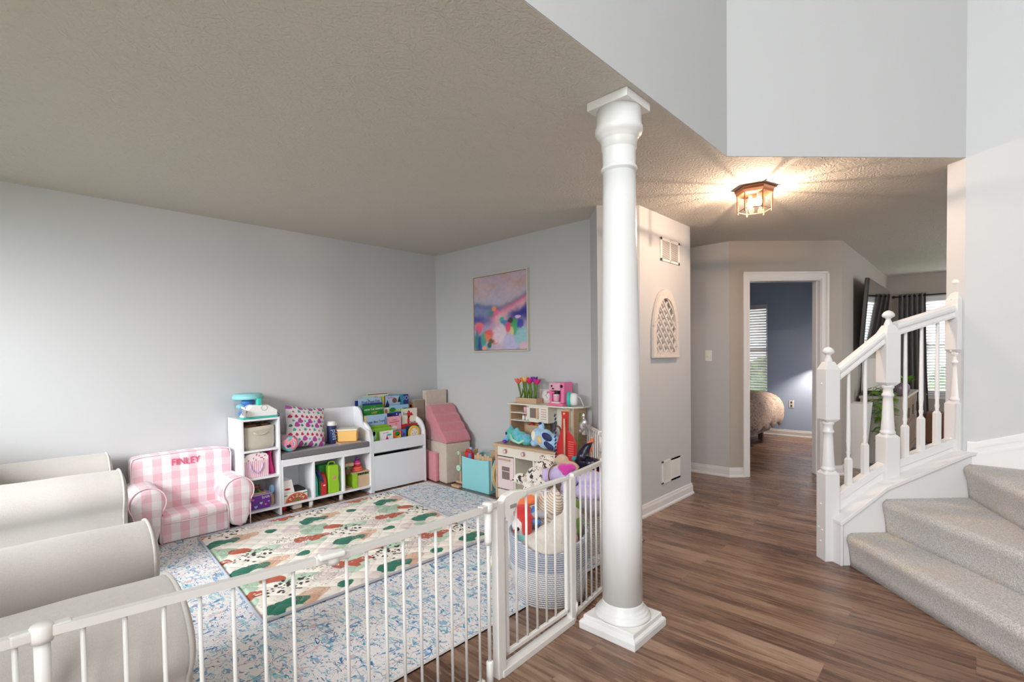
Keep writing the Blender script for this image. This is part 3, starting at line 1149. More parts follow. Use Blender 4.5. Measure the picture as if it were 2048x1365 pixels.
    MB().tube(loop, 0.0075, 8, closed=True).build('edge_binding', 'matedge', pm, smooth=True)


make_mat()


# ------------------------------------------------------------------ armchairs (two, facing +y)
def m_linen(name, rgb, var=0.1):
    t = NT(name)
    co = t.coord()
    n = t.noise(t.mapping(co, (1, 1, 0.15)), 420, 2)
    n2 = t.noise(t.mapping(co, (0.15, 0.15, 1)), 420, 2)
    n3 = t.noise(co, 7, 3)
    c = lin(rgb)
    g = t.math('ADD', t.math('MULTIPLY', n, 0.5), t.math('MULTIPLY', n2, 0.5))
    t.col(t.mix(g, tuple(x*(1-var*1.6) for x in c), tuple(min(1, x*(1+var)) for x in c)))
    t.b.inputs['Roughness'].default_value = 0.9
    t.b.inputs['Sheen Weight'].default_value = 0.25
    t.bump(t.math('ADD', g, t.math('MULTIPLY', n3, 1.5)), 0.35, 0.004)
    return t.m


M['linen'] = m_linen('beige_linen', (196, 191, 185))


def arm_mesh(cx, yf, yb, zt, rx, rz, pw, zbot=0.02):
    """rolled arm: roll ellipse (rx,rz) over a panel of half width pw, running yb..yf"""
    zc = zt-rz
    out = []
    for k in range(21):
        a = -0.22*PI+(1.44*PI)*k/20
        out.append((cx+rx*math.cos(a), zc+rz*math.sin(a)))
    out.append((cx-pw-0.012, zc-rz*0.85))
    out.append((cx-pw, zc-rz*1.15))
    out.append((cx-pw, zbot))
    out.append((cx+pw, zbot))
    out.append((cx+pw, zc-rz*1.15))
    out.append((cx+pw+0.012, zc-rz*0.85))
    return out, zc


def armchair(label, arms, yf, yb, zt):
    cxm = (arms[0][0]+arms[1][0])/2
    t = thing('armchair', label, 'armchair', (cxm, (yf[0]+yb)/2, 0), 0, None)
    for (cx, rx, rz, pw), y1 in zip(arms, yf):
        out, zc = arm_mesh(cx, y1, yb, zt, rx, rz, pw)
        mx, mz = cx, (zt+0.02)/2
        rings = []
        N = 14
        for k in range(N+1):
            y = yb+(y1-0.03-yb)*k/N
            wv = 1+0.012*math.sin(k*1.3)+(0.02*math.sin(PI*k/N))
            rings.append([(mx+(x-mx)*wv, y, z if z < 0.1 else zc+(z-zc)*wv) for x, z in out])
        for s, dy in ((0.995, 0.0), (0.96, 0.014), (0.88, 0.024), (0.7, 0.031), (0.4, 0.034)):
            rings.append([(mx+(x-mx)*s, y1-0.03+dy, max(0.02, (zc-0.06)+(z-(zc-0.06))*s)) for x, z in out])
        o = MB().loft(rings).build('arm', 'linen', t, smooth=True, sub=1)
        pip = [(x, y1-0.022, z) for x, z in out if True]
        MB().tube(pip, 0.006, 6, closed=True).build('piping', 'linen', o, smooth=True)
    xa = arms[0][0]+arms[0][3]
    xb = arms[1][0]-arms[1][3]
    MB().box(xa-0.01, xb+0.01, yb, min(yf)-0.05, 0.02, 0.30).build('base', 'linen', t, bevel=0.01)
    MB().box(xa, xb, yb+0.12, min(yf)-0.02, 0.30, 0.45).build('seat_cushion', 'linen', t, smooth=True, bevel=0.05, seg=5)
    MB().box(xa-0.05, xb+0.05, yb-0.2, yb+0.05, 0.02, 0.86).build('backrest', 'linen', t, smooth=True, bevel=0.06, seg=5)
    MB().box(xa+0.01, xb-0.01, yb+0.03, yb+0.20, 0.44, 0.88).build('back_cushion', 'linen', t, smooth=True, bevel=0.07, seg=5)


armchair('light grey slipcovered rolled-arm armchair closest to the white gate', [(-2.375, 0.148, 0.125, 0.10), (-1.690, 0.20, 0.135, 0.14)], (0.42, 0.36), -0.52, 0.655)
armchair('light grey slipcovered rolled-arm armchair against the left wall', [(-4.350, 0.145, 0.12, 0.095), (-3.60, 0.15, 0.125, 0.10)], (0.54, 0.505), -0.45, 0.66)


# ------------------------------------------------------------------ pink gingham child chair, facing +x
def m_gingham():
    t = NT('pink_gingham')
    co = t.coord()
    sx = t.n('ShaderNodeSeparateXYZ', i0=co)
    per = 0.112

    def stripe(v, off):
        fr = t.math('FRACT', t.math('DIVIDE', t.math('ADD', v, off), per))
        return t.math('GREATER_THAN', fr, 0.5)
    a = stripe(sx.outputs[1], 10.03)
    b_ = stripe(t.math('SUBTRACT', sx.outputs[2], sx.outputs[0]), 10.02)
    s_ = t.math('ADD', t.math('MULTIPLY', a, 0.64), t.math('MULTIPLY', b_, 0.36))
    c = t.ramp(s_, [(0.0, lin((244, 238, 240))), (0.36, lin((239, 224, 228))), (0.64, lin((238, 206, 213))), (1.0, lin((234, 190, 200)))])
    t.col(c)
    t.b.inputs['Roughness'].default_value = 0.85
    t.b.inputs['Sheen Weight'].default_value = 0.2
    t.bump(t.math('ADD', t.noise(co, 300, 2), t.math('MULTIPLY', t.noise(co, 9, 3, 0.6, 1.0), 3.0)), 0.4, 0.006)
    return t.m


M['gingham'] = m_gingham()
M['piping_pink'] = plain('pale_pink_piping', (246, 214, 222), 0.8)
M['thread_pink'] = plain('pink_thread', (226, 82, 128), 0.7)
pc = thing('child_armchair', 'pink gingham child armchair with embroidered lettering, standing left of the white shelves', 'child armchair', (-4.28, 1.0, 0))
bk = []
for k, (xo, s) in enumerate(((0, 0.93), (0.012, 0.985), (0.035, 1.0), (0.13, 1.0), (0.15, 0.985), (0.162, 0.93))):
    ring = []
    for y, z in ((0.66, 0.03), (0.648, 0.35), (0.642, 0.55), (0.655, 0.592), (0.70, 0.600), (0.97, 0.606), (1.23, 0.600), (1.275, 0.592), (1.288, 0.55), (1.282, 0.35), (1.27, 0.03)):
        ring.append((-4.485+xo+(0.03*(0.6-z) if k > 2 else 0), 0.965+(y-0.965)*s, 0.03 if z < 0.04 else 0.3+(z-0.3)*s))
    bk.append(ring)
o = MB().loft(bk).build('backrest', 'gingham', pc, smooth=True, sub=1)
MB().tube([(-4.338, 0.652, 0.10), (-4.336, 0.648, 0.35), (-4.334, 0.644, 0.55), (-4.334, 0.656, 0.588), (-4.334, 0.70, 0.598), (-4.334, 0.97, 0.604), (-4.334, 1.23, 0.598), (-4.334, 1.274, 0.588), (-4.334, 1.286, 0.55), (-4.336, 1.28, 0.3)], 0.005, 6).build('piping', 'piping_pink', o, smooth=True)


def kid_arm(cy, side):
    rings = []
    xs = [(-4.44, 1.0), (-4.36, 1.0), (-4.25, 1.02), (-4.15, 1.0), (-4.105, 0.985), (-4.085, 0.93), (-4.074, 0.8), (-4.07, 0.5)]
    zc, r = 0.30, 0.108
    zc = 0.315 if side < 0 else 0.285
    for x, s in xs:
        ring = []
        up_ = 0.02*max(0, (-4.25-x)/0.2)
        for k in range(19):
            a = -0.2*PI+1.4*PI*k/18
            ring.append((x, cy+r*s*math.cos(a), zc+up_+r*s*math.sin(a)))
        for yy, zz in ((-0.078, -0.115), (-0.076, -0.27), (0.076, -0.27), (0.078, -0.115)):
            ring.append((x, cy+yy*s, max(0.012, zc+zz*s) if zz > -0.2 else 0.012))
        rings.append(ring)
    o = MB().loft(rings).build('arm', 'gingham', pc, smooth=True, sub=1)
    pts = [(-4.083, y, z) for _, y, z in [rings[4][i] for i in range(len(rings[4]))]]
    MB().tube(pts, 0.005, 6, closed=True).build('piping', 'piping_pink', o, smooth=True)


kid_arm(0.695, -1)
kid_arm(1.262, 1)
MB().box(-4.42, -4.10, 0.76, 1.19, 0.012, 0.15).build('base', 'gingham', pc, bevel=0.01)
o = MB().box(-4.42, -4.085, 0.765, 1.185, 0.14, 0.205).build('seat', 'gingham', pc, smooth=True, bevel=0.028, seg=5)
MB().tube([(-4.083, 0.775, 0.155), (-4.078, 0.97, 0.148), (-4.083, 1.175, 0.155)], 0.004, 6).build('piping', 'piping_pink', o, smooth=True)
o = lettering('FINLEY', 0.072, 'embroidered_name', 'thread_pink', frame((-4.318, 0.975, 0.532), (0, 1, 0), (0, 0, 1)), pc, 0.0015, 0.83)
o['label'] = 'dark pink embroidered lettering'


# ------------------------------------------------------------------ baby gate
gt = thing('baby_gate', 'long white metal play gate with a door, folded around the toy corner beside the column', 'safety gate', (-1.4, 1.2, 0))
GZ = 0.715


def gpanel(p0, p1, first, step, count, z0=0.04, zt=GZ, rail=0.010, name='panel', frame_ends=False, rbar=0.0052):
    a, c = Vector((*p0, 0)), Vector((*p1, 0))
    L = (c-a).length
    ang = math.atan2(c.y-a.y, c.x-a.x)
    mt = R_((a.x, a.y, 0), ang)
    b = MB()
    b.box(0, L, -0.011, 0.011, zt-0.02, zt, mt)
    b.box(0, L, -0.009, 0.009, z0, z0+0.02, mt)
    if not frame_ends:
        b.box(first-0.0, first+0.001, -0.004, 0.004, z0, zt, mt)
    if frame_ends:
        b.box(0, 0.018, -0.009, 0.009, z0, zt, mt)
        b.box(L-0.018, L, -0.009, 0.009, z0, zt, mt)
    o = b.build(name, 'whitem', gt, bevel=0.004)
    pr0 = None
    for k in range(count):
        d = first+step*k
        p = a+(c-a).normalized()*d
        if pr0 is None:
            pr0 = MB().cyl((p.x, p.y, z0+0.01), (p.x, p.y, zt-0.01), rbar, n=12).build('bar', 'whitem', o, smooth=True)
            px0 = p
        else:
            q = pr0.copy()
            COL.objects.link(q)
            q.parent = o
            q.location = Vector(pr0.location)+(p-px0)
    return o, mt, L


def hinge(x, y, ang, zt=GZ, long_=True):
    mt = R_((x, y, 0), ang)
    b = MB()
    b.box(-0.05, 0.05, -0.013, 0.013, zt-0.024, zt+0.003, mt)
    o = b.build('joint_bracket', 'whitem', gt, bevel=0.006, seg=3)
    b = MB().lathe([(0.019, zt-0.03), (0.021, zt-0.018), (0.021, zt+0.002), (0.017, zt+0.008), (0.001, zt+0.009)], (x, y, 0), 20)
    b.build('joint_cap', 'plastic_white', o, smooth=True)
    if long_:
        MB().lathe([(0.001, zt-0.155), (0.013, zt-0.155), (0.014, zt-0.14), (0.014, zt-0.03)], (x, y, 0), 20).build('joint_sleeve', 'plastic_white', o, smooth=True)
        MB().lathe([(0.014, 0.0), (0.014, 0.10), (0.01, 0.105)], (x, y, 0), 20).build('joint_foot', 'plastic_white', o, smooth=True)
        MB().cyl((x, y, 0.02), (x, y, zt-0.03), 0.0075).build('joint_pin', 'whitem', o, smooth=True)


gpanel((-1.455, -0.60), (-1.448, 0.035), 0.03, 0.073, 9)
hinge(-1.449, 0.055, PI/2)
gpanel((-1.446, 0.075), (-1.369, 0.63), 0.046, 0.0735, 7)
hinge(-1.364, 0.665, 1.45, long_=False)
MB().box(-0.045, 0.03, -0.017, 0.017, 0.695, 0.712, R_((-1.352, 0.665, 0.012), 1.45)).build('release_lever', 'plastic_white', gt, bevel=0.007, seg=3)
gpanel((-1.358, 0.70), (-1.352, 1.245), 0.005, 0.0655, 9)
hinge(-1.366, 1.292, 1.75)
# posts and door
for x, y, w_ in ((-1.384, 1.363, 0.022), (-1.414, 1.883, 0.020)):
    MB().box(-w_, w_, -w_*0.8, w_*0.8, 0.0, GZ-0.012, R_((x, y, 0), 1.6)).build('gate_post', 'whitem', gt, bevel=0.004)
mt = R_((-1.384, 1.363, 0), math.atan2(0.52, -0.03))
MB().box(0, 0.52, -0.022, 0.022, 0.0, 0.028, mt).build('threshold', 'whitem', gt, bevel=0.003)
door, mt, L = gpanel((-1.392, 1.405), (-1.412, 1.852), 0.075, 0.0685, 5, z0=0.062, zt=GZ, name='gate_door', frame_ends=True, rbar=0.0055)
b = MB()
b.prism([(-0.035, GZ-0.075), (0.0, GZ-0.085), (0.0, GZ-0.10), (0.02, GZ-0.10), (0.085, GZ-0.03), (0.13, GZ-0.022), (0.13, GZ+0.002), (0.10, GZ+0.008), (0.05, GZ+0.014), (0.0, GZ+0.006), (-0.035, GZ-0.02)], -0.016, 0.016, mt, plane='xz')
lt = b.build('latch_handle', 'plastic_white', door, bevel=0.005, seg=3)
M['latch_grey'] = plain('grey_latch_button', (150, 146, 140), 0.5)
MB().box(0.022, 0.062, -0.018, -0.0155, GZ-0.052, GZ-0.036, mt).build('latch_button', 'latch_grey', door, bevel=0.004)
b = MB()
b.lathe([(0.012, 0.03), (0.016, 0.05), (0.017, 0.085), (0.012, 0.092), (0.006, 0.10)], (-1.412, 1.905, 0), 16)
b.build('stop_knob', 'plastic_white', gt, smooth=True)
gpanel((-1.418, 1.90), (-1.478, 2.27), 0.03, 0.060, 6, z0=0.012)
gpanel((-1.480, 2.275), (-1.70, 2.70), 0.03, 0.065, 7, z0=0.012)
gpanel((-1.71, 2.705), (-1.86, 2.93), 0.03, 0.065, 4, z0=0.012)
gpanel((-1.87, 2.94), (-2.03, 3.085), 0.03, 0.062, 3, z0=0.012)
gpanel((-2.04, 3.095), (-2.375, 3.385), 0.03, 0.060, 7, z0=0.012)
hinge(-2.035, 3.09, 2.4)
hinge(-1.479, 2.272, 2.0)
MB().box(-2.41, -2.375, 3.375, 3.415, 0.62, 0.72).build('wall_mount', 'plastic_white', gt, bevel=0.004)

# ------------------------------------------------------------------ white storage furniture along the left wall
XF, XB = -4.18, -4.495
su = thing('storage_shelf', 'tall narrow white three-shelf unit left of the storage bench', 'shelf unit', (-4.34, 1.47, 0))
w_ = 0.016
ya, yb = 1.320, 1.613
o = MB().box(XB, XF, ya, ya+w_, 0, 0.813).build('side_panel', 'white', su, bevel=0.001)
MB().box(XB, XF, yb-w_, yb, 0, 0.813).build('side_panel', 'white', su, bevel=0.001)
MB().box(XB, XF, ya+w_, yb-w_, 0.797, 0.813).build('top_panel', 'white', su, bevel=0.001)
MB().box(XB, XB+0.006, ya+w_, yb-w_, 0.06, 0.797).build('back_panel', 'white', su)
for z in (0.060, 0.323, 0.547):
    MB().box(XB+0.006, XF, ya+w_, yb-w_, z, z+0.016).build('shelf', 'white', su, bevel=0.001)
sb = thing('storage_bench', 'white bench with three open cubbies and a padded grey seat under the heart pillow', 'storage bench', (-4.34, 2.03, 0))
ya, yb = 1.615, 2.455


def profile_side(b, y0, y1, pts):
    b.prism(pts, y0, y1, plane='xz')


MB().box(XB, XF, ya, ya+w_, 0.06, 0.45).build('side_panel', 'white', sb, bevel=0.001)
pts = [(XB, 0.0), (XF, 0.0), (XF, 0.452)]
for k in range(9):
    a = k/8*PI/2
    pts.append((-4.215-0.0+0.035*math.cos(a)-0.0, 0.50+0.10*math.sin(a)))
pts += [(-4.26, 0.607), (-4.31, 0.625)]
for k in range(9):
    a = k/8*PI/2
    pts.append((-4.43+0.10*math.cos(a), 0.68+0.135*math.sin(a)))
pts.append((XB, 0.815))
b = MB()
profile_side(b, yb-0.018, yb, pts)
b.build('side_panel', 'white', sb, bevel=0.001)
MB().box(XB, XF, ya+w_, yb-0.018, 0.392, 0.448).build('seat_board', 'white', sb, bevel=0.001)
MB().box(XB, XF, ya+w_, yb-0.018, 0.060, 0.078).build('bottom_board', 'white', sb, bevel=0.001)
MB().box(XB, XB+0.012, ya, yb-0.018, 0.448, 0.815).build('backrest_board', 'white', sb, bevel=0.001)
MB().box(XB, XB+0.006, ya, yb-0.018, 0.078, 0.392).build('back_panel', 'white', sb)
for y in (1.882, 2.158):
    MB().box(XB, XF, y, y+0.017, 0.078, 0.392).build('divider', 'white', sb, bevel=0.001)
for y in (1.872, 2.150):
    MB().lathe([(0.018, 0), (0.018, 0.06)], (-4.215, y, 0.0), 16).build('leg', 'white', sb, smooth=True)
M['greycush'] = m_linen('charcoal_linen', (116, 112, 116), 0.25)
MB().box(XB+0.015, XF-0.004, ya+0.004, yb-0.022, 0.449, 0.50).build('seat_cushion', 'greycush', sb, smooth=False, bevel=0.012, seg=3)
bc = thing('book_rack', 'white tiered children book rack with a toy drawer at the right end of the bench', 'book rack', (-4.34, 2.77, 0))
ya, yb = 2.457, 3.082
pts = [(XB, 0.0), (XF, 0.0), (XF, 0.50)]
for k in range(11):
    a = k/10*PI/2
    pts.append((-4.36+0.18*math.cos(a), 0.50+0.17*math.sin(a)))
pts += [(XB, 0.68)]
for y in (ya, yb-0.018):
    b = MB()
    profile_side(b, y, y+0.018, pts)
    b.build('side_panel', 'white', bc, bevel=0.001)
MB().box(XF-0.018, XF-0.002, ya+0.018, yb-0.018, 0.378, 0.490).build('front_lip', 'white', bc, bevel=0.001)
MB().box(XF-0.02, XF-0.002, ya+0.019, yb-0.019, 0.012, 0.346).build('drawer_front', 'white', bc, bevel=0.001)
MB().box(XB+0.02, XF-0.022, ya+0.022, yb-0.022, 0.02, 0.30).build('drawer_box', 'dark', bc)
for x, z in ((-4.21, 0.38), (-4.275, 0.44), (-4.345, 0.50), (-4.415, 0.56)):
    MB().box(x-0.062, x+0.0, ya+0.018, yb-0.018, z-0.012, z).build('tier', 'white', bc)
for x, z in ((-4.265, 0.50), (-4.335, 0.57), (-4.405, 0.63)):
    MB().box(x-0.008, x, ya+0.018, yb-0.018, z-0.10, z).build('tier_lip', 'white', bc)
MB().box(XB, XB+0.008, ya+0.018, yb-0.018, 0.35, 0.68).build('back_panel', 'white', bc)

# ------------------------------------------------------------------ colours for the toys
for nm, rgb, ro in (('c_red', (196, 40, 44), .45), ('c_orange', (228, 120, 50), .5), ('c_yellow', (236, 190, 70), .5), ('c_lime', (150, 200, 40), .5), ('c_green', (40, 130, 60), .5),
                    ('c_teal', (60, 190, 175), .45), ('c_aqua', (140, 205, 210), .5), ('c_blue', (60, 130, 200), .5), ('c_navy', (36, 44, 96), .6), ('c_purple', (110, 50, 160), .45),
                    ('c_lilac', (196, 178, 222), .7), ('c_pink', (238, 120, 165), .45), ('c_rose', (226, 170, 190), .6), ('c_magenta', (214, 40, 130), .5), ('c_cream', (236, 226, 208), .6),
                    ('c_white', (236, 236, 234), .5), ('c_black', (26, 24, 30), .6), ('c_brown', (120, 80, 56), .6), ('c_wood', (206, 176, 142), .55), ('c_woodd', (176, 140, 108), .55),
                    ('c_skin', (232, 198, 176), .7), ('c_coral', (236, 110, 90), .55), ('c_sky', (150, 195, 228), .6), ('c_mint', (170, 220, 196), .5), ('c_tan', (200, 168, 140), .8),
                    ('c_grey', (150, 146, 148), .6), ('c_gold', (236, 190, 110), .5), ('c_dgreen', (24, 96, 52), .6), ('c_foliage', (92, 128, 40), .6)):
    M[nm] = plain(nm[2:]+'_toy', rgb, ro)


def m_ply():
    t = NT('light_wood')
    co = t.coord()
    n = t.noise(t.mapping(co, (4, 4, 60)), 1.5, 4, 0.6, 0.5)
    t.col(t.mix(n, lin((172, 138, 108)), lin((218, 188, 156))))
    t.b.inputs['Roughness'].default_value = 0.5
    return t.m


M['ply'] = m_ply()
M['plyx'] = M['ply']


def one(b, name, mat, label, cat, group=None, **kw):
    return tag(b.build(name, mat, None, **kw), label, cat, group)


# ------------------------------------------------------------------ on top of the tall unit
tb = thing('toy_tub', 'clear round toy tub with an aqua lid on the tall white shelf unit', 'toy tub', (-4.37, 1.445, 0.813))
c = (-4.38, 1.44, 0.0)
M['clear'] = None


def m_clear():
    t = NT('clear_plastic')
    t.t.nodes.remove(t.b)
    tr = t.n('ShaderNodeBsdfTransparent', Color=(0.93, 0.97, 1, 1))
    gl = t.n('ShaderNodeBsdfGlossy', Roughness=0.1)
    mx = t.n('ShaderNodeMixShader', i0=0.10, i1=tr, i2=gl)
    out = [n for n in t.t.nodes if n.type == 'OUTPUT_MATERIAL'][0]
    t.t.links.new(mx.outputs[0], out.inputs[0])
    return t.m


M['clear'] = m_clear()
MB().lathe([(0.088, 0.8135), (0.094, 0.82), (0.106, 0.965)], c, 40).build('tub_wall', 'clear', tb, smooth=True)
MB().lathe([(0.108, 0.962), (0.116, 0.966), (0.117, 0.985), (0.110, 0.990), (0.106, 1.004), (0.09, 1.008), (0.001, 1.008)], c, 40).build('lid', 'c_aqua', tb, smooth=True)
MB().box(-0.012, 0.012, -0.016, 0.016, 0.885, 0.975, R_((c[0]+0.102, c[1]+0.045, 0), 0.4)).build('clip', 'c_teal', tb, bevel=0.004)
for k, (dx, dy, dz, r, m_) in enumerate(((0.02, -0.04, 0.85, 0.036, 'c_blue'), (-0.03, 0.02, 0.86, 0.04, 'c_lilac'), (0.045, 0.0, 0.90, 0.032, 'c_lilac'), (0.03, 0.05, 0.85, 0.033, 'c_white'), (0.0, 0.0, 0.935, 0.045, 'c_blue'), (-0.03, -0.04, 0.9, 0.035, 'c_aqua'))):
    MB().ell((c[0]+dx, c[1]+dy, dz), (r, r*1.2, r*0.7)).build('toy_piece', m_, tb, smooth=True)
sc = thing('toy_register', 'white wedge-shaped play cash register with a teal base in front of the clear tub', 'toy cash register', (-4.24, 1.47, 0.813))
MB().box(-4.285, -4.19, 1.335, 1.605, 0.8135, 0.828).build('base', 'c_teal', sc, bevel=0.006, seg=3)
b = MB().prism([(1.338, 0.828), (1.602, 0.828), (1.604, 0.872), (1.53, 0.918), (1.41, 0.922), (1.345, 0.845)], -4.28, -4.195, plane='yz')
b.build('body', 'c_white', sc, bevel=0.006, seg=3)
MB().box(0, 0.002, -0.004, 0.088, -0.03, 0.03, R_((-4.238, 1.347, 0.862), -PI/2, 0, 0) @ Matrix.Rotation(0.0, 4, 'X')).build('keypad', 'c_grey', sc)
MB().box(-4.222, -4.194, 1.452, 1.482, 0.918, 0.975).build('pole_screen', 'c_teal', sc, bevel=0.005)
MB().tube([(-4.194+0.0, 1.50+0.022*math.cos(a_), 0.897+0.022*math.sin(a_)) for a_ in [2*PI*k/24 for k in range(24)]], 0.0014, 5, closed=True).build('ring', 'c_grey', sc)
MB().tube([(-4.20, 1.60, 0.85), (-4.19, 1.612, 0.838), (-4.2, 1.618, 0.82), (-4.23, 1.60, 0.8165)], 0.003, 6).build('cord', 'c_black', sc, smooth=True)

# ------------------------------------------------------------------ in the tall unit
M['canvas'] = m_linen('canvas_basket', (196, 188, 174), 0.12)
cb = thing('canvas_basket', 'soft beige canvas basket on the top shelf of the tall unit', 'basket', (-4.32, 1.47, 0.563))
prof = [((0.118, 0.125), 0.564), ((0.124, 0.131), 0.60), ((0.126, 0.132), 0.66), ((0.125, 0.131), 0.71), ((0.128, 0.133), 0.715), ((0.126, 0.132), 0.748), ((0.118, 0.124), 0.748), ((0.116, 0.122), 0.62)]
rings = []
for (rx_, ry_), z in prof:
    rings.append([(-4.325+rx_*math.copysign(abs(math.cos(a_))**0.55, math.cos(a_)), 1.466+ry_*math.copysign(abs(math.sin(a_))**0.55, math.sin(a_)), z+0.004*math.sin(a_*3)) for a_ in [2*PI*k/40 for k in range(40)]])
MB().loft(rings).build('body', 'canvas', cb, smooth=True)
MB().tube([(-4.20, 1.415, 0.70), (-4.196, 1.44, 0.685), (-4.195, 1.47, 0.682), (-4.196, 1.50, 0.685), (-4.20, 1.525, 0.70)], 0.006, 8).build('handle', 'canvas', cb, smooth=True)
b = MB()
for k in range(9):
    b.ell((-4.33+random.uniform(-.07, .07), 1.466+random.uniform(-.08, .08), 0.745), (0.03, 0.035, 0.018))
b.build('contents', 'c_brown', cb, smooth=True)


def m_stripebox():
    t = NT('striped_box_paper')
    co = t.coord()
    sx = t.n('ShaderNodeSeparateXYZ', i0=co)
    fr = t.math('FRACT', t.math('MULTIPLY', sx.outputs[1], 70))
    c_ = t.mix(t.math('GREATER_THAN', fr, 0.6), lin((238, 222, 226)), lin((214, 140, 165)))
    v_ = t.n('ShaderNodeTexVoronoi', Vector=co, Scale=45).outputs[0]
    fl = t.mix(t.math('LESS_THAN', v_, 0.28), lin((240, 228, 230)), lin((205, 90, 125)))
    t.col(t.mix(t.math('GREATER_THAN', sx.outputs[2], 0.135), c_, fl))
    t.b.inputs['Roughness'].default_value = 0.6
    return t.m


M['stripebox'] = m_stripebox()
kb = thing('keepsake_box', 'pink striped keepsake box with a flowery domed flap and lilac cord, on the middle shelf', 'box', (-4.28, 1.435, 0.339))
b = MB().prism([(1.345, 0.3395), (1.525, 0.3395), (1.527, 0.500)]+[(1.435+0.092*math.cos(a_), 0.500+0.040*math.sin(a_)) for a_ in [PI*k/12 for k in range(1, 12)]]+[(1.343, 0.500)], -4.36, -4.205, plane='yz')
b.build('body', 'stripebox', kb, bevel=0.003)
MB().tube([(-4.202, 1.388, 0.450), (-4.200, 1.390, 0.415), (-4.198, 1.41, 0.385), (-4.197, 1.435, 0.375), (-4.198, 1.46, 0.392), (-4.200, 1.478, 0.425), (-4.202, 1.482, 0.455)], 0.005, 8).build('cord_handle', 'c_lilac', kb, smooth=True)
b = MB().loft([[(-4.30+rx_*math.cos(a_), 1.567+dy+ry_*math.sin(a_), z) for a_ in [2*PI*k/16 for k in range(16)]] for z, rx_, ry_, dy in ((0.340, 0.06, 0.022, 0.003), (0.38, 0.055, 0.025, 0.0), (0.44, 0.045, 0.018, -0.004), (0.50, 0.035, 0.014, -0.004), (0.532, 0.045, 0.024, -0.004))])
one(b, 'dress_up_bag', 'c_magenta', 'shiny magenta cloth bundle standing to the right of the striped keepsake box', 'cloth', smooth=True)
pb = thing('toy_bin', 'purple tin of toys with white lettering and pink hearts on the bottom shelf', 'toy bin', (-4.27, 1.44, 0.076))
b = MB().loft([[(x, y, z) for x, y in ((-4.34, 1.35), (-4.34+0.0, 1.54), (-4.205+dx, 1.54+dy), (-4.205+dx, 1.35-dy))] for z, dx, dy in ((0.0765, -0.008, -0.006), (0.19, 0, 0))])
b.build('body', 'c_purple', pb, bevel=0.006, seg=3)
MB().box(-4.345, -4.202, 1.345, 1.545, 0.188, 0.197).build('rim', 'c_lilac', pb, bevel=0.003)
lettering('BABEY', 0.034, 'lettering', 'c_white', frame((-4.2065, 1.507, 0.170), (0, 1, 0.08), (0, -0.08, 1)), pb, 0.0008, 0.8)


def heart2d(s, n=16):
    return [(s*0.0625*16*math.sin(t)**3/1.0, s*0.0625*(13*math.cos(t)-5*math.cos(2*t)-2*math.cos(3*t)-math.cos(4*t))) for t in [2*PI*k/n for k in range(n)]]


for dy, dz, s_, m_ in ((0.02, 0.12, 0.012, 'c_coral'), (0.065, 0.10, 0.014, 'c_sky'), (0.045, 0.16, 0.010, 'c_pink'), (0.105, 0.125, 0.012, 'c_mint'), (0.14, 0.11, 0.010, 'c_pink'), (0.165, 0.13, 0.007, 'c_lilac')):
    MB().prism([(1.355+dy+y, dz+z) for y, z in heart2d(s_)], -4.2085, -4.2035, plane='yz').build('heart_print', m_, pb)
xy = thing('toy_xylophone', 'small rainbow xylophone lying on the purple tin', 'xylophone', (-4.27, 1.42, 0.197))
MB().box(-4.33, -4.21, 1.36, 1.505, 0.198, 0.210).build('frame', 'ply', xy, bevel=0.002)
for k, m_ in enumerate(('c_red', 'c_orange', 'c_yellow', 'c_blue', 'c_green', 'c_lime', 'c_purple')):
    MB().box(-4.325+0.004*k, -4.215-0.004*k, 1.365+k*0.0195, 1.379+k*0.0195, 0.2105, 0.216).build('key', m_, xy, bevel=0.001)
for k, (y, m_) in enumerate(((1.40, 'c_orange'), (1.46, 'c_brown'))):
    b = MB().ell((-4.31, y, 0.236), (0.02, 0.022, 0.02))
    b.ell((-4.31, y+0.03, 0.238), (0.018, 0.014, 0.018))
    one(b, 'wooden_bead_toy', m_, ['orange wooden bead toy on the left of the xylophone', 'brown ringed wooden bead toy on the right of the xylophone'][k], 'bead toy', smooth=True)
mr = thing('maraca', 'blue topped wooden maraca standing right of the purple tin', 'maraca', (-4.29, 1.575, 0.076))
MB().lathe([(0.017, 0.0765), (0.019, 0.10), (0.016, 0.15), (0.009, 0.17)], (-4.28, 1.572, 0), 20).build('handle', 'ply', mr, smooth=True)
MB().ell((-4.28, 1.572, 0.205), (0.024, 0.024, 0.038)).build('head', 'c_sky', mr, smooth=True)


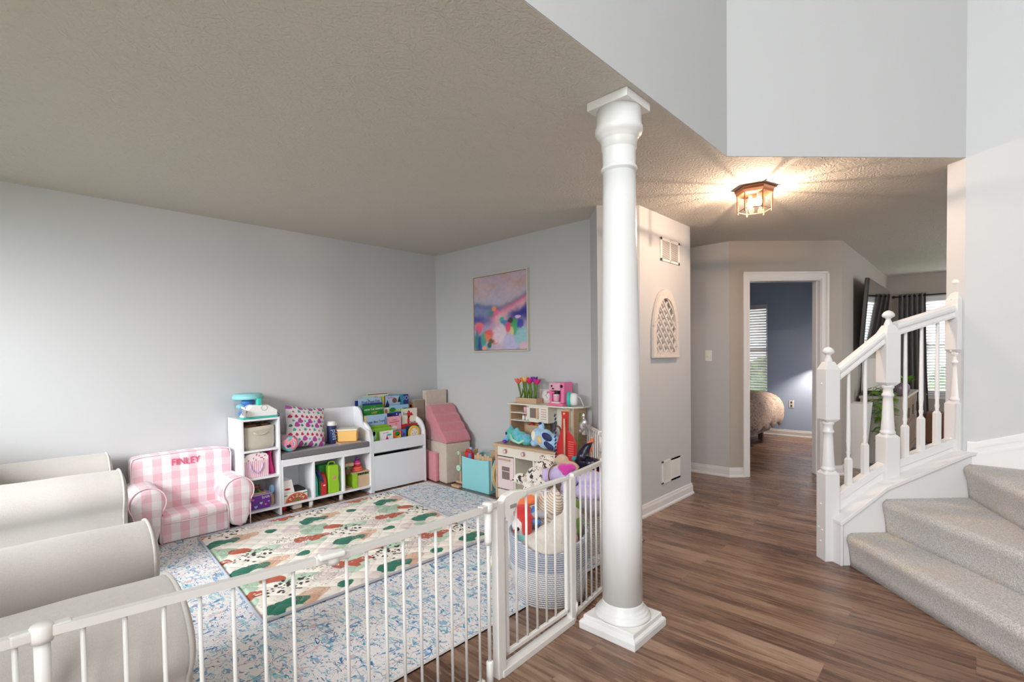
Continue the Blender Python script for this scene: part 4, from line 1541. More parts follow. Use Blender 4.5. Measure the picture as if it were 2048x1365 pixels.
# ------------------------------------------------------------------ on the bench
def hearts_cushion():
    n = 150
    u = np.linspace(-1, 1, n)[:, None]*np.ones((1, n))
    v = np.linspace(-1, 1, n)[None, :]*np.ones((n, 1))
    W_ = 0.185
    edge = (1-np.abs(u)**6)*(1-np.abs(v)**6)
    pin = 1-0.10*(1-np.abs(u*v)**0.9)*0.9
    puff = 0.062*np.clip((1-u**4)*(1-v**4), 0, 1)**0.55
    C = np.ones((n, n, 3))*L3((226, 218, 222))
    rs = np.random.RandomState(5)
    cols = [((170, 70, 150), 0.118), ((60, 165, 145), 0.068), ((190, 40, 80), 0.07), ((180, 110, 90), 0.045), ((80, 170, 185), 0.05), ((30, 130, 100), 0.062)]
    order = [0, 1, 2, 0, 5, 3, 2, 4]
    k = 0
    for i in range(8):
        for j in range(9):
            ci = order[(k*3+i) % 8]
            k += 1
            col, s = cols[ci]
            cx = -0.92+i*0.265+(0.13 if j % 2 else 0)+rs.uniform(-.02, .02)
            cy_ = -0.92+j*0.23+rs.uniform(-.02, .02)
            an = -0.9
            du, dv = (u-cx), (v-cy_)
            p, q = (du*math.cos(an)+dv*math.sin(an))/s, (-du*math.sin(an)+dv*math.cos(an))/s
            mk = (p*p+q*q-1)**3-p*p*q**3 < 0
            C[mk] = L3(col)
    ht = thing('cushion', 'square cushion printed with purple, teal and red hearts leaning on the bench back', 'cushion', (-4.36, 1.885, 0.5))
    # local: u along y, v up; leaning back
    mt = R_((-4.335, 1.893, 0.682), 0.10, -0.16) @ Matrix.Rotation(-0.28, 4, 'Y')
    mn = np.array(mt)
    for nm, sg in (('front_cover', 1), ('back_cover', -1)):
        xl = sg*puff
        P = np.stack([xl, u*W_*pin, v*W_*pin], 2).reshape(-1, 3) @ mn[:3, :3].T+mn[:3, 3]
        grid_mesh(nm, P.reshape(n, n, 3), C, HM, ht)


HM = painted('heart_print_cloth', 0.85, 0.2, (500, 0.15))
hearts_cushion()


def plush(parts, name, mat, parent, vox=0.006):
    b = MB()
    for c_, r_ in parts:
        b.ell(c_, r_ if isinstance(r_, tuple) else (r_, r_, r_), nu=14, nv=10)
    return b.build(name, mat, parent, remesh=vox)


def m_plush(name, rgb, rgb2=None, sc=30, th=0.5):
    t = NT(name)
    co = t.coord()
    n = t.noise(co, sc, 2, 0.5, 0.6)
    c1 = lin(rgb)
    if rgb2:
        t.col(t.mix(t.ramp(n, [(th, (0, 0, 0)), (th+0.03, (1, 1, 1))]), c1, lin(rgb2)))
    else:
        t.col(t.mix(n, tuple(x*0.85 for x in c1), tuple(min(1, x*1.1) for x in c1)))
    t.b.inputs['Roughness'].default_value = 0.95
    t.b.inputs['Sheen Weight'].default_value = 0.4
    t.bump(t.noise(co, 180, 3), 0.6, 0.005)
    return t.m


for k_, a_ in dict(p_white=((236, 230, 224),), p_tan=((206, 176, 150),), p_beige=((214, 200, 184),), p_lilac=((198, 182, 222),), p_pink=((240, 190, 200),), p_leopard=((228, 220, 210), (54, 48, 46), 34, 0.57),
                   p_blue=((150, 195, 230),), p_stitch=((120, 180, 215), (70, 190, 180), 22, 0.5), p_sky=((168, 206, 236),), p_mag=((210, 60, 160),), p_black=((20, 18, 34), (70, 60, 120), 26, 0.66),
                   p_red=((208, 50, 48),), p_orange=((236, 120, 70),), p_teal=((140, 205, 200),), p_rollpink=((238, 150, 175), (90, 190, 190), 20, 0.52), p_grey=((170, 166, 170),), p_green=((120, 150, 60),), p_coral=((244, 150, 150),)).items():
    M[k_] = m_plush('plush_'+k_[2:], *a_)
rl_ = thing('rolled_blanket', 'rolled pink and teal plush blanket in front of the heart cushion', 'blanket', (-4.27, 1.715, 0.5))
b = MB()
b.loft([[(x, 1.712+r*math.cos(a_)*(1+0.03*math.sin(3*a_)), 0.570+r*0.98*math.sin(a_)*(1+0.03*math.cos(4*a_))) for a_ in [2*PI*k/28 for k in range(28)]] for x, r in ((-4.40, 0.05), (-4.395, 0.064), (-4.36, 0.068), (-4.30, 0.067), (-4.245, 0.068), (-4.212, 0.062), (-4.205, 0.048))])
b.build('roll', 'p_rollpink', rl_, smooth=True)
sp_ = [(-4.204, 1.712+(0.008+0.0030*k)*math.cos(k*0.55), 0.572+(0.008+0.0030*k)*math.sin(k*0.55)) for k in range(15)]
MB().tube(sp_, 0.007, 6).build('spiral_edge', 'p_coral', rl_, smooth=True)
MB().ell((-4.203, 1.690, 0.556), (0.008, 0.020, 0.014)).build('printed_patch', 'c_navy', rl_, smooth=True)
MB().tube([(-4.203, 1.73, 0.59), (-4.202, 1.742, 0.575), (-4.203, 1.738, 0.555)], 0.006, 6).build('swirl', 'c_sky', rl_, smooth=True)
dl = thing('doll', 'small doll in a pink dress tucked behind the rolled blanket', 'doll', (-4.37, 1.655, 0.5))
MB().lathe([(0.030, 0.60), (0.034, 0.64), (0.014, 0.69), (0.012, 0.70)], (-4.37, 1.655, 0), 16).build('dress', 'c_rose', dl, smooth=True)
MB().ell((-4.37, 1.655, 0.72), (0.016, 0.016, 0.02)).build('head', 'c_skin', dl, smooth=True)
b = MB().cyl((-4.375, 1.648, 0.5), (-4.372, 1.65, 0.61), 0.007).cyl((-4.37, 1.664, 0.5), (-4.37, 1.66, 0.61), 0.007)
b.build('legs', 'c_skin', dl, smooth=True)

sj = thing('sand_jar', 'white lidded jar with a dark blue sand label beside the heart cushion', 'jar', (-4.34, 2.14, 0.5))
X, Y = -4.35, 2.142
MB().lathe([(0.040, 0.5005), (0.042, 0.505), (0.042, 0.665), (0.038, 0.675)], (X, Y, 0), 32).build('body', 'c_navy', sj, smooth=True)
MB().lathe([(0.043, 0.668), (0.046, 0.672), (0.046, 0.688), (0.043, 0.692), (0.043, 0.705), (0.001, 0.708)], (X, Y, 0), 32).build('lid', 'c_white', sj, smooth=True)
lettering('sand', 0.058, 'label_lettering', 'c_sky', frame((X+0.0425, Y-0.005, 0.585), (0.0, -0.05, 1), (-0.25, -1, 0)), sj, 0.0008, 0.95)
b = MB()
for k in range(5):
    b.ell((X+0.036, Y+0.024, 0.52+k*0.028), (0.006, 0.006, 0.008), nu=8, nv=6)
b.build('label_spots', 'c_orange', sj)
yb_ = thing('yellow_box', 'yellow lidded plastic box with green labels at the right end of the bench seat', 'box', (-4.30, 2.30, 0.5))
mt = R_((-4.325, 2.292, 0), -0.62)
MB().box(-0.075, 0.075, -0.085, 0.085, 0.512, 0.612, mt, taper=1.03).build('body', 'c_gold', yb_, bevel=0.008, seg=3)
MB().box(-0.082, 0.082, -0.092, 0.092, 0.612, 0.628, mt).build('lid', 'c_cream', yb_, bevel=0.005)
for z, m_ in ((0.585, 'c_dgreen'), (0.562, 'c_red'), (0.538, 'c_green')):
    MB().box(-0.055, 0.02, -0.0875, -0.0855, z-0.009, z+0.008, mt).build('label_patch', m_, yb_)
MB().box(-4.34, -4.21, 2.16, 2.36, 0.5005, 0.511, R_((0, 0, 0))).build('x', 'c_tan')
o = COL.objects['x']
o.name = 'cloth_pouch'
tag(o, 'flat tan cloth pouch under the yellow box on the bench seat', 'pouch')

# ------------------------------------------------------------------ in the cubbies
pz = thing('pizza_play_set', 'white and green play pizza counter with a PIZZA sign in the left cubby', 'play set', (-4.28, 1.74, 0.078))
b = MB().box(-4.40, -4.205, 1.640, 1.838, 0.0785, 0.156)
b.build('box', 'c_white', pz, bevel=0.003)
for y0, y1 in ((1.642, 1.668), (1.80, 1.836)):
    MB().box(-4.2055, -4.2035, y0, y1, 0.136, 0.144).build('green_band', 'c_green', pz)
b = MB().prism([(1.640, 0.157), (1.735, 0.157), (1.712, 0.268), (1.640, 0.262)], -4.36, -4.215, plane='yz')
b.build('oven_hood', 'c_white', pz, bevel=0.003)
MB().ell((-4.2145, 1.675, 0.19), (0.0015, 0.026, 0.008)).build('maker_badge', 'c_red', pz)
MB().box(-4.38, -4.22, 1.738, 1.83, 0.157, 0.175).build('tray_insert', 'c_black', pz, bevel=0.002)
b = MB().prism([(1.745+0.092*math.cos(a_), 0.0795+0.072*math.sin(a_)) for a_ in [PI*k/24 for k in range(25)]], -4.204, -4.198, plane='yz')
b.build('sign_board', 'c_coral', pz)
M['pizza_brown'] = plain('pizza_sign_brown', (168, 84, 56), 0.5)
b = MB().prism([(1.745+0.086*math.cos(a_), 0.0797+0.066*math.sin(a_)) for a_ in [PI*k/24 for k in range(25)]], -4.198, -4.1965, plane='yz')
b.build('sign_face', 'pizza_brown', pz)
for k, ch in enumerate('PIZZA'):
    a_ = PI*(0.82-0.16*k)
    u_ = Vector((0, math.cos(a_)*1.2, math.sin(a_))).normalized()
    r_ = Vector((0, u_.z, -u_.y))
    lettering(ch, 0.036, 'letter', 'c_cream', frame((-4.1960, 1.745+0.062*math.cos(a_), 0.0795+0.047*math.sin(a_)), r_, u_), pz, 0.0006)
MB().ell((-4.196, 1.745, 0.092), (0.001, 0.018, 0.010)).build('olive_print', 'c_foliage', pz)


def arcbox(y0, y1, z0, z1, x0, x1):
    """rounded-top slab standing on edge, arch seen from the side"""
    pts = [(x0, z0), (x1, z0)]+[((x0+x1)/2+(x1-x0)/2*math.cos(a_), z0+(z1-z0)*(0.45+0.55*math.sin(a_))) for a_ in [PI*k/16 for k in range(17)]]
    return MB().prism(pts, y0, y1, plane='xz')


tc = thing('toy_case', 'teal round-topped toy case at the left of the middle cubby', 'toy case', (-4.27, 1.925, 0.078))
arcbox(1.902, 1.935, 0.0785, 0.29, -4.35, -4.205).build('shell', 'c_teal', tc, bevel=0.005)
MB().box(-4.207, -4.202, 1.912, 1.925, 0.15, 0.17).build('clasp', 'c_grey', tc)
tc = thing('toy_case', 'red and green round-topped toy case in the middle cubby', 'toy case', (-4.27, 1.985, 0.078))
arcbox(1.958, 2.012, 0.0785, 0.275, -4.36, -4.20).build('shell', 'c_red', tc, bevel=0.006)
arcbox(1.944, 1.957, 0.0785, 0.27, -4.36, -4.20).build('green_half', 'c_dgreen', tc, bevel=0.004)
MB().ell((-4.2, 1.99, 0.165), (0.003, 0.012, 0.006)).build('clasp', 'c_white', tc)
lt = thing('toy_tablet_case', 'tall lime green play case with a handle in the middle cubby', 'toy case', (-4.28, 2.08, 0.078))
b = MB().prism([(2.028, 0.0785), (2.130, 0.0785), (2.134, 0.14), (2.128, 0.20), (2.132, 0.26), (2.126, 0.325), (2.035, 0.33), (2.03, 0.2)], -4.27, -4.205, plane='yz')
b.build('front_shell', 'c_lime', lt, bevel=0.008, seg=3)
b = MB().prism([(1.975, 0.0785), (2.09, 0.0785), (2.095, 0.335), (1.975, 0.33)], -4.35, -4.275, plane='yz')
b.build('back_shell', 'c_green', lt, bevel=0.008, seg=3)
MB().tube([(-4.24, 2.045, 0.325), (-4.24, 2.05, 0.352), (-4.24, 2.075, 0.36), (-4.24, 2.105, 0.35), (-4.24, 2.11, 0.325)], 0.006, 8).build('handle', 'c_lime', lt, smooth=True)
MB().ell((-4.204, 2.085, 0.215), (0.002, 0.016, 0.012)).build('badge', 'c_pink', lt)
one(MB().box(-0.04, 0.03, -0.012, 0.012, 0, 0.2, R_((-4.235, 2.005, 0.115), 0.1, 0.35)), 'toy_remote', 'c_navy', 'navy blue toy remote wedged between the red case and the lime case', 'toy remote', bevel=0.004)

wc = thing('wooden_cube', 'wooden activity cube with a green side in the right cubby', 'activity cube', (-4.28, 2.36, 0.078))
MB().box(-4.36, -4.205, 2.312, 2.434, 0.0795, 0.19).build('body', 'c_wood', wc, bevel=0.002)
MB().box(-4.36, -4.20, 2.268, 2.311, 0.0795, 0.21).build('green_side', 'c_lime', wc, bevel=0.002)
MB().box(-4.37, -4.20, 2.262, 2.438, 0.2105, 0.224).build('top', 'ply', wc, bevel=0.002)
for k in range(4):
    MB().box(-4.2055, -4.2035, 2.32+k*0.028, 2.334+k*0.028, 0.193, 0.207).build('checker', 'c_dgreen', wc)
rs_ = thing('ring_stacker', 'coral and pink stacking ring tower standing on the wooden cube', 'ring stacker', (-4.27, 2.345, 0.224))
for k, (r, m_) in enumerate(((0.050, 'c_coral'), (0.046, 'c_coral'), (0.041, 'c_red'), (0.034, 'c_pink'), (0.027, 'c_magenta'))):
    MB().lathe([(r*0.4, 0), (r*0.85, 0.0), (r, 0.006), (r, 0.013), (r*0.85, 0.019), (r*0.4, 0.019)], (-4.27, 2.345, 0.2245+0.0195*k), 28).build('ring', m_, rs_, smooth=True)
MB().ell((-4.27, 2.345, 0.335), (0.015, 0.015, 0.016)).build('knob', 'c_purple', rs_, smooth=True)
wb = thing('wooden_toy', 'tall wooden pounding toy with a green peg at the left of the right cubby', 'wooden toy', (-4.28, 2.22, 0.078))
MB().box(-4.33, -4.20, 2.178, 2.26, 0.0785, 0.092).build('foot', 'ply', wb, bevel=0.002)
MB().box(-4.30, -4.26, 2.19, 2.225, 0.093, 0.30).build('post', 'c_woodd', wb, bevel=0.002)
MB().box(-4.31, -4.22, 2.205, 2.285, 0.285, 0.315).build('crossbar', 'ply', wb, bevel=0.002)
MB().box(-4.235, -4.215, 2.215, 2.24, 0.262, 0.290).build('peg', 'c_green', wb, bevel=0.003)
MB().prism([(2.215, 0.28), (2.28, 0.28), (2.262, 0.20), (2.23, 0.20)], -4.31, -4.25, plane='yz').build('hopper', 'c_brown', wb, bevel=0.002)
b = MB().ell((-4.25, 1.645, 0.032), (0.03, 0.03, 0.03))
one(b, 'toy_ball', 'c_red', 'small red ball on the floor under the bench', 'ball', smooth=True)
one(MB().box(-4.30, -4.22, 1.72, 1.80, 0.001, 0.05), 'toy_car_body', 'c_cream', 'cream plastic toy on the floor under the bench beneath the pizza set', 'toy', bevel=0.015, seg=4, smooth=True)


# ------------------------------------------------------------------ books
def book(label, x, y0, y1, z0, z1, mat, th=0.010, title=None, tcol='c_white', tsize=0.03, tz=None, patches=(), lean=0.0, squash=0.8, texts=()):
    t = thing('picture_book', label, 'book', (x, (y0+y1)/2, z0), 0, 'picture books facing out in the book rack')
    mt = R_((x, (y0+y1)/2, z0), 0, 0) @ Matrix.Rotation(-lean, 4, 'Y')
    w2, h = (y1-y0)/2, z1-z0
    b = MB()
    b.box(-0.0015, 0, -w2, w2, 0, h, mt)
    b.box(-th, -th+0.0015, -w2, w2, 0, h, mt)
    b.box(-th, 0, -w2, -w2+0.002, 0, h, mt)
    b.build('cover', mat, t)
    MB().box(-th+0.002, -0.002, -w2+0.002, w2-0.003, 0.002, h-0.003, mt).build('pages', 'c_cream', t)
    for (pu0, pu1, pv0, pv1, m_, shape) in patches:
        a0, a1, c0, c1 = -w2+pu0*2*w2, -w2+pu1*2*w2, pv0*h, pv1*h
        b = MB()
        if shape == 'r':
            b.box(0.0001, 0.0008, a0, a1, c0, c1, mt)
        elif shape == 'e':
            pts = [((a0+a1)/2+(a1-a0)/2*math.cos(q), (c0+c1)/2+(c1-c0)/2*math.sin(q)) for q in [2*PI*k/20 for k in range(20)]]
            b.prism(pts, 0.0001, 0.0009, mt, plane='yz')
        else:
            pts = [(a0, c0), (a1, c0), ((a0+a1)/2, c1)]
            b.prism(pts, 0.0001, 0.0009, mt, plane='yz')
        b.build('cover_print', m_, t)
    for (s_, size, u_, v_, m_, sq) in texts:
        p = mt @ Vector((0.0010, -w2+u_*2*w2, v_*h))
        rt_ = (mt.to_3x3() @ Vector((0, 1, 0.03)))
        lettering(s_, size, 'title', m_, frame(p, rt_, mt.to_3x3() @ Vector((0, -0.03, 1))), t, 0.0005, sq)
    return t


M['b_lblue'] = plain('pale_blue_cover', (166, 196, 222), 0.4)
M['b_slate'] = plain('slate_blue_cover', (120, 150, 200), 0.4)
M['b_green'] = plain('grass_green_cover', (30, 128, 44), 0.4)
M['b_lime'] = plain('lime_cover', (136, 190, 50), 0.4)
M['b_pgreen'] = plain('pale_green_cover', (180, 206, 190), 0.4)
M['b_navy'] = plain('navy_cover', (34, 50, 130), 0.4)
M['b_pink'] = plain('pink_cover', (236, 168, 182), 0.4)
M['b_cream'] = plain('cream_cover', (228, 224, 206), 0.4)
M['b_teal'] = plain('teal_cover', (40, 140, 170), 0.4)
le = 0.12
book('framed pale book with a brown top edge, tallest at the back of the rack', -4.470, 2.587, 2.825, 0.62, 0.928, 'b_cream', patches=((0.02, 0.98, 0.955, 0.985, 'c_brown', 'r'),))
book('navy spined book sticking out at the far left of the back row', -4.455, 2.444, 2.52, 0.60, 0.868, 'b_navy')
book('pale green book behind the light blue titled book', -4.455, 2.53, 2.66, 0.60, 0.912, 'b_pgreen')
book('light blue book with a dark blue title at the left of the back row', -4.425, 2.462, 2.714, 0.60, 0.886, 'b_lblue', patches=((0, 0.4, 0.70, 0.80, 'c_lime', 'e'), (0.32, 0.75, 0.66, 0.82, 'c_yellow', 'e'), (0.78, 1.0, 0.74, 0.85, 'c_coral', 'e')),
     texts=(('The', 0.016, 0.42, 0.94, 'c_navy', 1), ('Pout-Pout Fish', 0.036, 0.53, 0.875, 'c_navy', 0.95)))
book('book with a striped green and yellow edge in the middle of the back row', -4.440, 2.717, 2.765, 0.60, 0.893, 'b_lime', patches=((0.45, 0.8, 0, 1, 'c_yellow', 'r'), (0.8, 1, 0, 1, 'c_brown', 'r')))
book('teal and navy night-scene book at the right of the back row', -4.445, 2.771, 3.058, 0.60, 0.898, 'b_teal', patches=((0.0, 0.62, 0.62, 0.98, 'b_lblue', 'r'), (0.78, 1.0, 0.5, 1, 'b_navy', 'r'), (0.30, 0.5, 0.72, 0.90, 'c_brown', 'e'), (0.0, 0.2, 0.6, 0.86, 'c_navy', 't'), (0.52, 0.68, 0.74, 0.96, 'c_black', 't')),
     texts=(('Sandbox', 0.026, 0.24, 0.92, 'c_magenta', 0.9), ('IO', 0.06, 0.89, 0.86, 'c_sky', 0.9)))
book('small red and brown book above and behind the cream book with black lettering', -4.425, 3.042, 3.114, 0.68, 0.799, 'c_brown', patches=((0.1, 0.9, 0.5, 0.95, 'c_orange', 'e'), (0.2, 0.6, 0.6, 0.9, 'c_cream', 'e')))
book('blue edged book just behind the green book with white title', -4.385, 2.470, 2.702, 0.53, 0.842, 'b_slate', patches=((0.05, 1.0, 0.93, 0.99, 'b_navy', 'r'),))
book('green book with large white and yellow title lettering in the second row', -4.366, 2.475, 2.702, 0.53, 0.822, 'b_green', texts=(('Dr. Seuss', 0.014, 0.5, 0.93, 'c_lime', 1), ('HOW THE GRINCH', 0.026, 0.52, 0.85, 'c_white', 0.9), ('LOST', 0.028, 0.55, 0.73, 'c_yellow', 1)))
book('white book with a small red picture beside the green titled book', -4.395, 2.72, 2.785, 0.58, 0.780, 'c_white', patches=((0.3, 0.7, 0.7, 0.92, 'c_coral', 'e'),))
book('bright green alphabet book behind the cream book', -4.385, 2.786, 3.018, 0.53, 0.797, 'b_lime', patches=((0, 1, 0.86, 1.0, 'c_sky', 'r'), (0.0, 0.3, 0.75, 0.92, 'c_green', 'e'), (0.15, 0.6, 0.58, 0.75, 'b_teal', 'e'), (0.65, 1, 0.72, 0.86, 'c_green', 'e')),
     texts=(('ABC', 0.045, 0.48, 0.80, 'c_white', 0.8), ('S', 0.05, 0.42, 0.62, 'c_white', 0.8)))
book('pale blue picture book with a yellow spine below the green titled book', -4.318, 2.462, 2.713, 0.47, 0.728, 'b_lblue', patches=((0, 0.07, 0, 1, 'c_yellow', 'r'), (0.86, 0.98, 0.35, 0.9, 'b_slate', 'e'), (0.4, 0.62, 0.28, 0.42, 'c_blue', 'e')),
     texts=(('Little Blue Truck', 0.034, 0.5, 0.73, 'b_navy', 0.85), ('Feeling Happy', 0.022, 0.48, 0.54, 'c_red', 0.95)))
book('navy book with white dots behind the pink book', -4.335, 2.725, 2.893, 0.47, 0.728, 'b_navy', patches=((0.1, 0.35, 0.82, 0.94, 'c_black', 'e'), (0.82, 0.98, 0.82, 0.95, 'c_lilac', 'e'), (0.62, 0.7, 0.9, 0.96, 'c_white', 'e')))
fx = book('cream book with black lettering and a red animal shape', -4.318, 2.885, 3.076, 0.49, 0.757, 'b_cream', texts=(('Fox', 0.046, 0.23, 0.80, 'c_black', 0.8), ('Socks', 0.042, 0.73, 0.44, 'c_black', 0.8)),
          patches=((0.02, 0.52, 0.22, 0.42, 'c_red', 'e'), (0.36, 0.56, 0.62, 0.92, 'c_red', 'e'), (0.36, 0.50, 0.3, 0.72, 'c_red', 'e'), (0.5, 0.75, 0.72, 0.86, 'c_red', 't')))
book('pink book with red lettering in the middle of the rack', -4.300, 2.706, 2.865, 0.44, 0.694, 'b_pink', texts=(('Love Is', 0.018, 0.5, 0.86, 'c_red', 1.1), ('Everywhere', 0.024, 0.5, 0.78, 'c_red', 1), ('may', 0.016, 0.62, 0.69, 'c_red', 1)),
     patches=((0.12, 0.24, 0.58, 0.66, 'c_red', 'e'), (0.25, 0.72, 0.42, 0.62, 'c_white', 'e'), (0, 1, 0, 0.44, 'c_grey', 'r')))
book('thin red edged book lying in front of the cream book', -4.292, 2.869, 3.077, 0.43, 0.600, 'c_red')
book('green book half hidden behind the lime book', -4.280, 2.476, 2.697, 0.41, 0.627, 'b_green', patches=((0, 1, 0.88, 1, 'b_lime', 'r'),))
book('large lime green book at the front left of the rack', -4.250, 2.473, 2.719, 0.39, 0.603, 'b_lime', patches=((0.12, 0.30, 0.45, 0.9, 'c_mint', 'e'), (0.14, 0.26, 0.66, 0.88, 'c_purple', 'e')))
book('small white book with a tiny red and teal picture at the front', -4.222, 2.568, 2.716, 0.39, 0.571, 'c_white', patches=((0.5, 0.9, 0.72, 0.82, 'c_teal', 'e'), (0.42, 0.66, 0.52, 0.76, 'c_magenta', 't')), texts=(('good night', 0.014, 0.45, 0.9, 'c_coral', 1),))
book('small orange and green board book at the front of the rack', -4.232, 2.722, 2.815, 0.39, 0.552, 'c_orange', patches=((0.25, 0.85, 0.7, 0.98, 'c_green', 'e'), (0.5, 1, 0.55, 0.8, 'c_yellow', 'e')))
book('small blue board book with pink spots beside the orange board book', -4.248, 2.80, 2.885, 0.39, 0.558, 'c_blue', patches=((0.1, 0.5, 0.7, 0.95, 'c_magenta', 'e'), (0.55, 0.9, 0.6, 0.8, 'c_purple', 'e')))
book('dark green leafy book at the front right of the rack', -4.262, 2.892, 3.055, 0.39, 0.583, 'c_dgreen', patches=((0.4, 0.95, 0.6, 0.95, 'c_green', 'e'), (0.0, 0.22, 0.78, 1, 'b_navy', 'r')))
t = thing('picture_book', 'arch shaped yellow book with a pale face at the front right of the rack', 'book', (-4.22, 2.97, 0.4), 0, 'picture books facing out in the book rack')
pts = [(2.905, 0.40), (3.035, 0.40)]+[(2.97+0.065*math.cos(q), 0.52+0.066*math.sin(q)) for q in [PI*k/18 for k in range(19)]]
MB().prism(pts, -4.236, -4.222, plane='yz').build('cover', 'c_yellow', t)
pts = [(2.925, 0.40), (3.015, 0.40)]+[(2.97+0.045*math.cos(q), 0.51+0.052*math.sin(q)) for q in [PI*k/18 for k in range(19)]]
MB().prism(pts, -4.222, -4.2212, plane='yz').build('cover_print', 'c_cream', t)
b = MB()
for dy, dz in ((-.02, .54), (0, .52), (.02, .545), (.01, .50), (-.025, .505), (.025, .515)):
    b.ell((-4.221, 2.97+dy, dz), (0.001, 0.004, 0.004), nu=8, nv=6)
b.build('dots', 'c_navy', t)

# ------------------------------------------------------------------ foam play couch pieces in the corner
M['suede_tan'] = m_plush('tan_suede', (198, 184, 168))
M['suede_taupe'] = m_plush('taupe_suede', (140, 124, 108))
M['suede_pink'] = m_plush('pink_suede', (206, 130, 140))
d1 = Vector((-0.985, 0.174, 0))
d2 = Vector((0.174, 0.985, 0))
K = Vector((-3.905, 3.122, 0))


def fp(a, b_, z):
    return K+d1*a+d2*b_+Vector((0, 0, z))


def fbox(a0, a1, b0, b1, z0, z1):
    return MB().loft([[fp(a0, b0, z), fp(a1, b0, z), fp(a1, b1, z), fp(a0, b1, z)] for z in (z0, z1)])


one(fbox(0, 0.42, 0, 0.295, 0.002, 0.408), 'foam_block', 'suede_tan', 'large tan suede foam block under the pink wavy wedge in the corner', 'foam block', bevel=0.015, seg=3)
b = MB()
prof = [(0.0, 0.410), (0.40, 0.410), (0.43, 0.455), (0.435, 0.76), (0.40, 0.785), (0.36, 0.775)]
for k in range(41):
    t_k = k/40
    prof.append((0.355-0.360*t_k, 0.770-0.330*t_k+0.018*abs(math.sin(t_k*4*PI))))
prof.append((-0.012, 0.425))
rings = []
for bb, s in ((0.0, 0.97), (0.008, 0.995), (0.02, 1), (0.275, 1), (0.287, 0.995), (0.295, 0.97)):
    rings.append([fp(0.2+(a-0.2)*s, bb, 0.55+(z-0.55)*s) for a, z in prof])
one(b.loft(rings), 'foam_wedge', 'suede_pink', 'dusty pink wavy foam wedge lying on the tan foam block', 'foam wedge', smooth=True)
one(fbox(0.455, 0.535, 0.015, 0.275, 0.002, 0.93), 'foam_cushion', 'suede_tan', 'tall tan foam cushion standing upright behind the pink wedge', 'foam cushion', bevel=0.012, seg=3)
one(fbox(0.46, 0.54, -0.115, 0.01, 0.002, 0.835), 'foam_cushion', 'suede_taupe', 'dark taupe foam cushion standing upright beside the book rack', 'foam cushion', bevel=0.015, seg=3)
one(fbox(0.14, 0.44, -0.045, -0.003, 0.002, 0.30), 'foam_cushion', 'suede_pink', 'low pink foam cushion standing upright between the book rack and the tan block', 'foam cushion', bevel=0.012, seg=3)

# crate between armchair and pink chair
cr = thing('plastic_crate', 'dark green slatted crate between the armchair and the pink child chair', 'crate', (-4.38, 0.60, 0))
for z0, z1 in ((0.002, 0.07), (0.08, 0.13), (0.14, 0.19), (0.20, 0.25), (0.26, 0.31), (0.32, 0.40)):
    b = MB().box(-4.46, -4.30, 0.556, 0.566, z0, z1).box(-4.46, -4.30, 0.626, 0.632, z0, z1).box(-4.31, -4.30, 0.566, 0.626, z0, z1).box(-4.46, -4.45, 0.566, 0.626, z0, z1)
    b.build('slat_band', 'c_dgreen', cr)
MB().box(-4.45, -4.31, 0.566, 0.626, 0.002, 0.012).build('bottom', 'c_dgreen', cr)

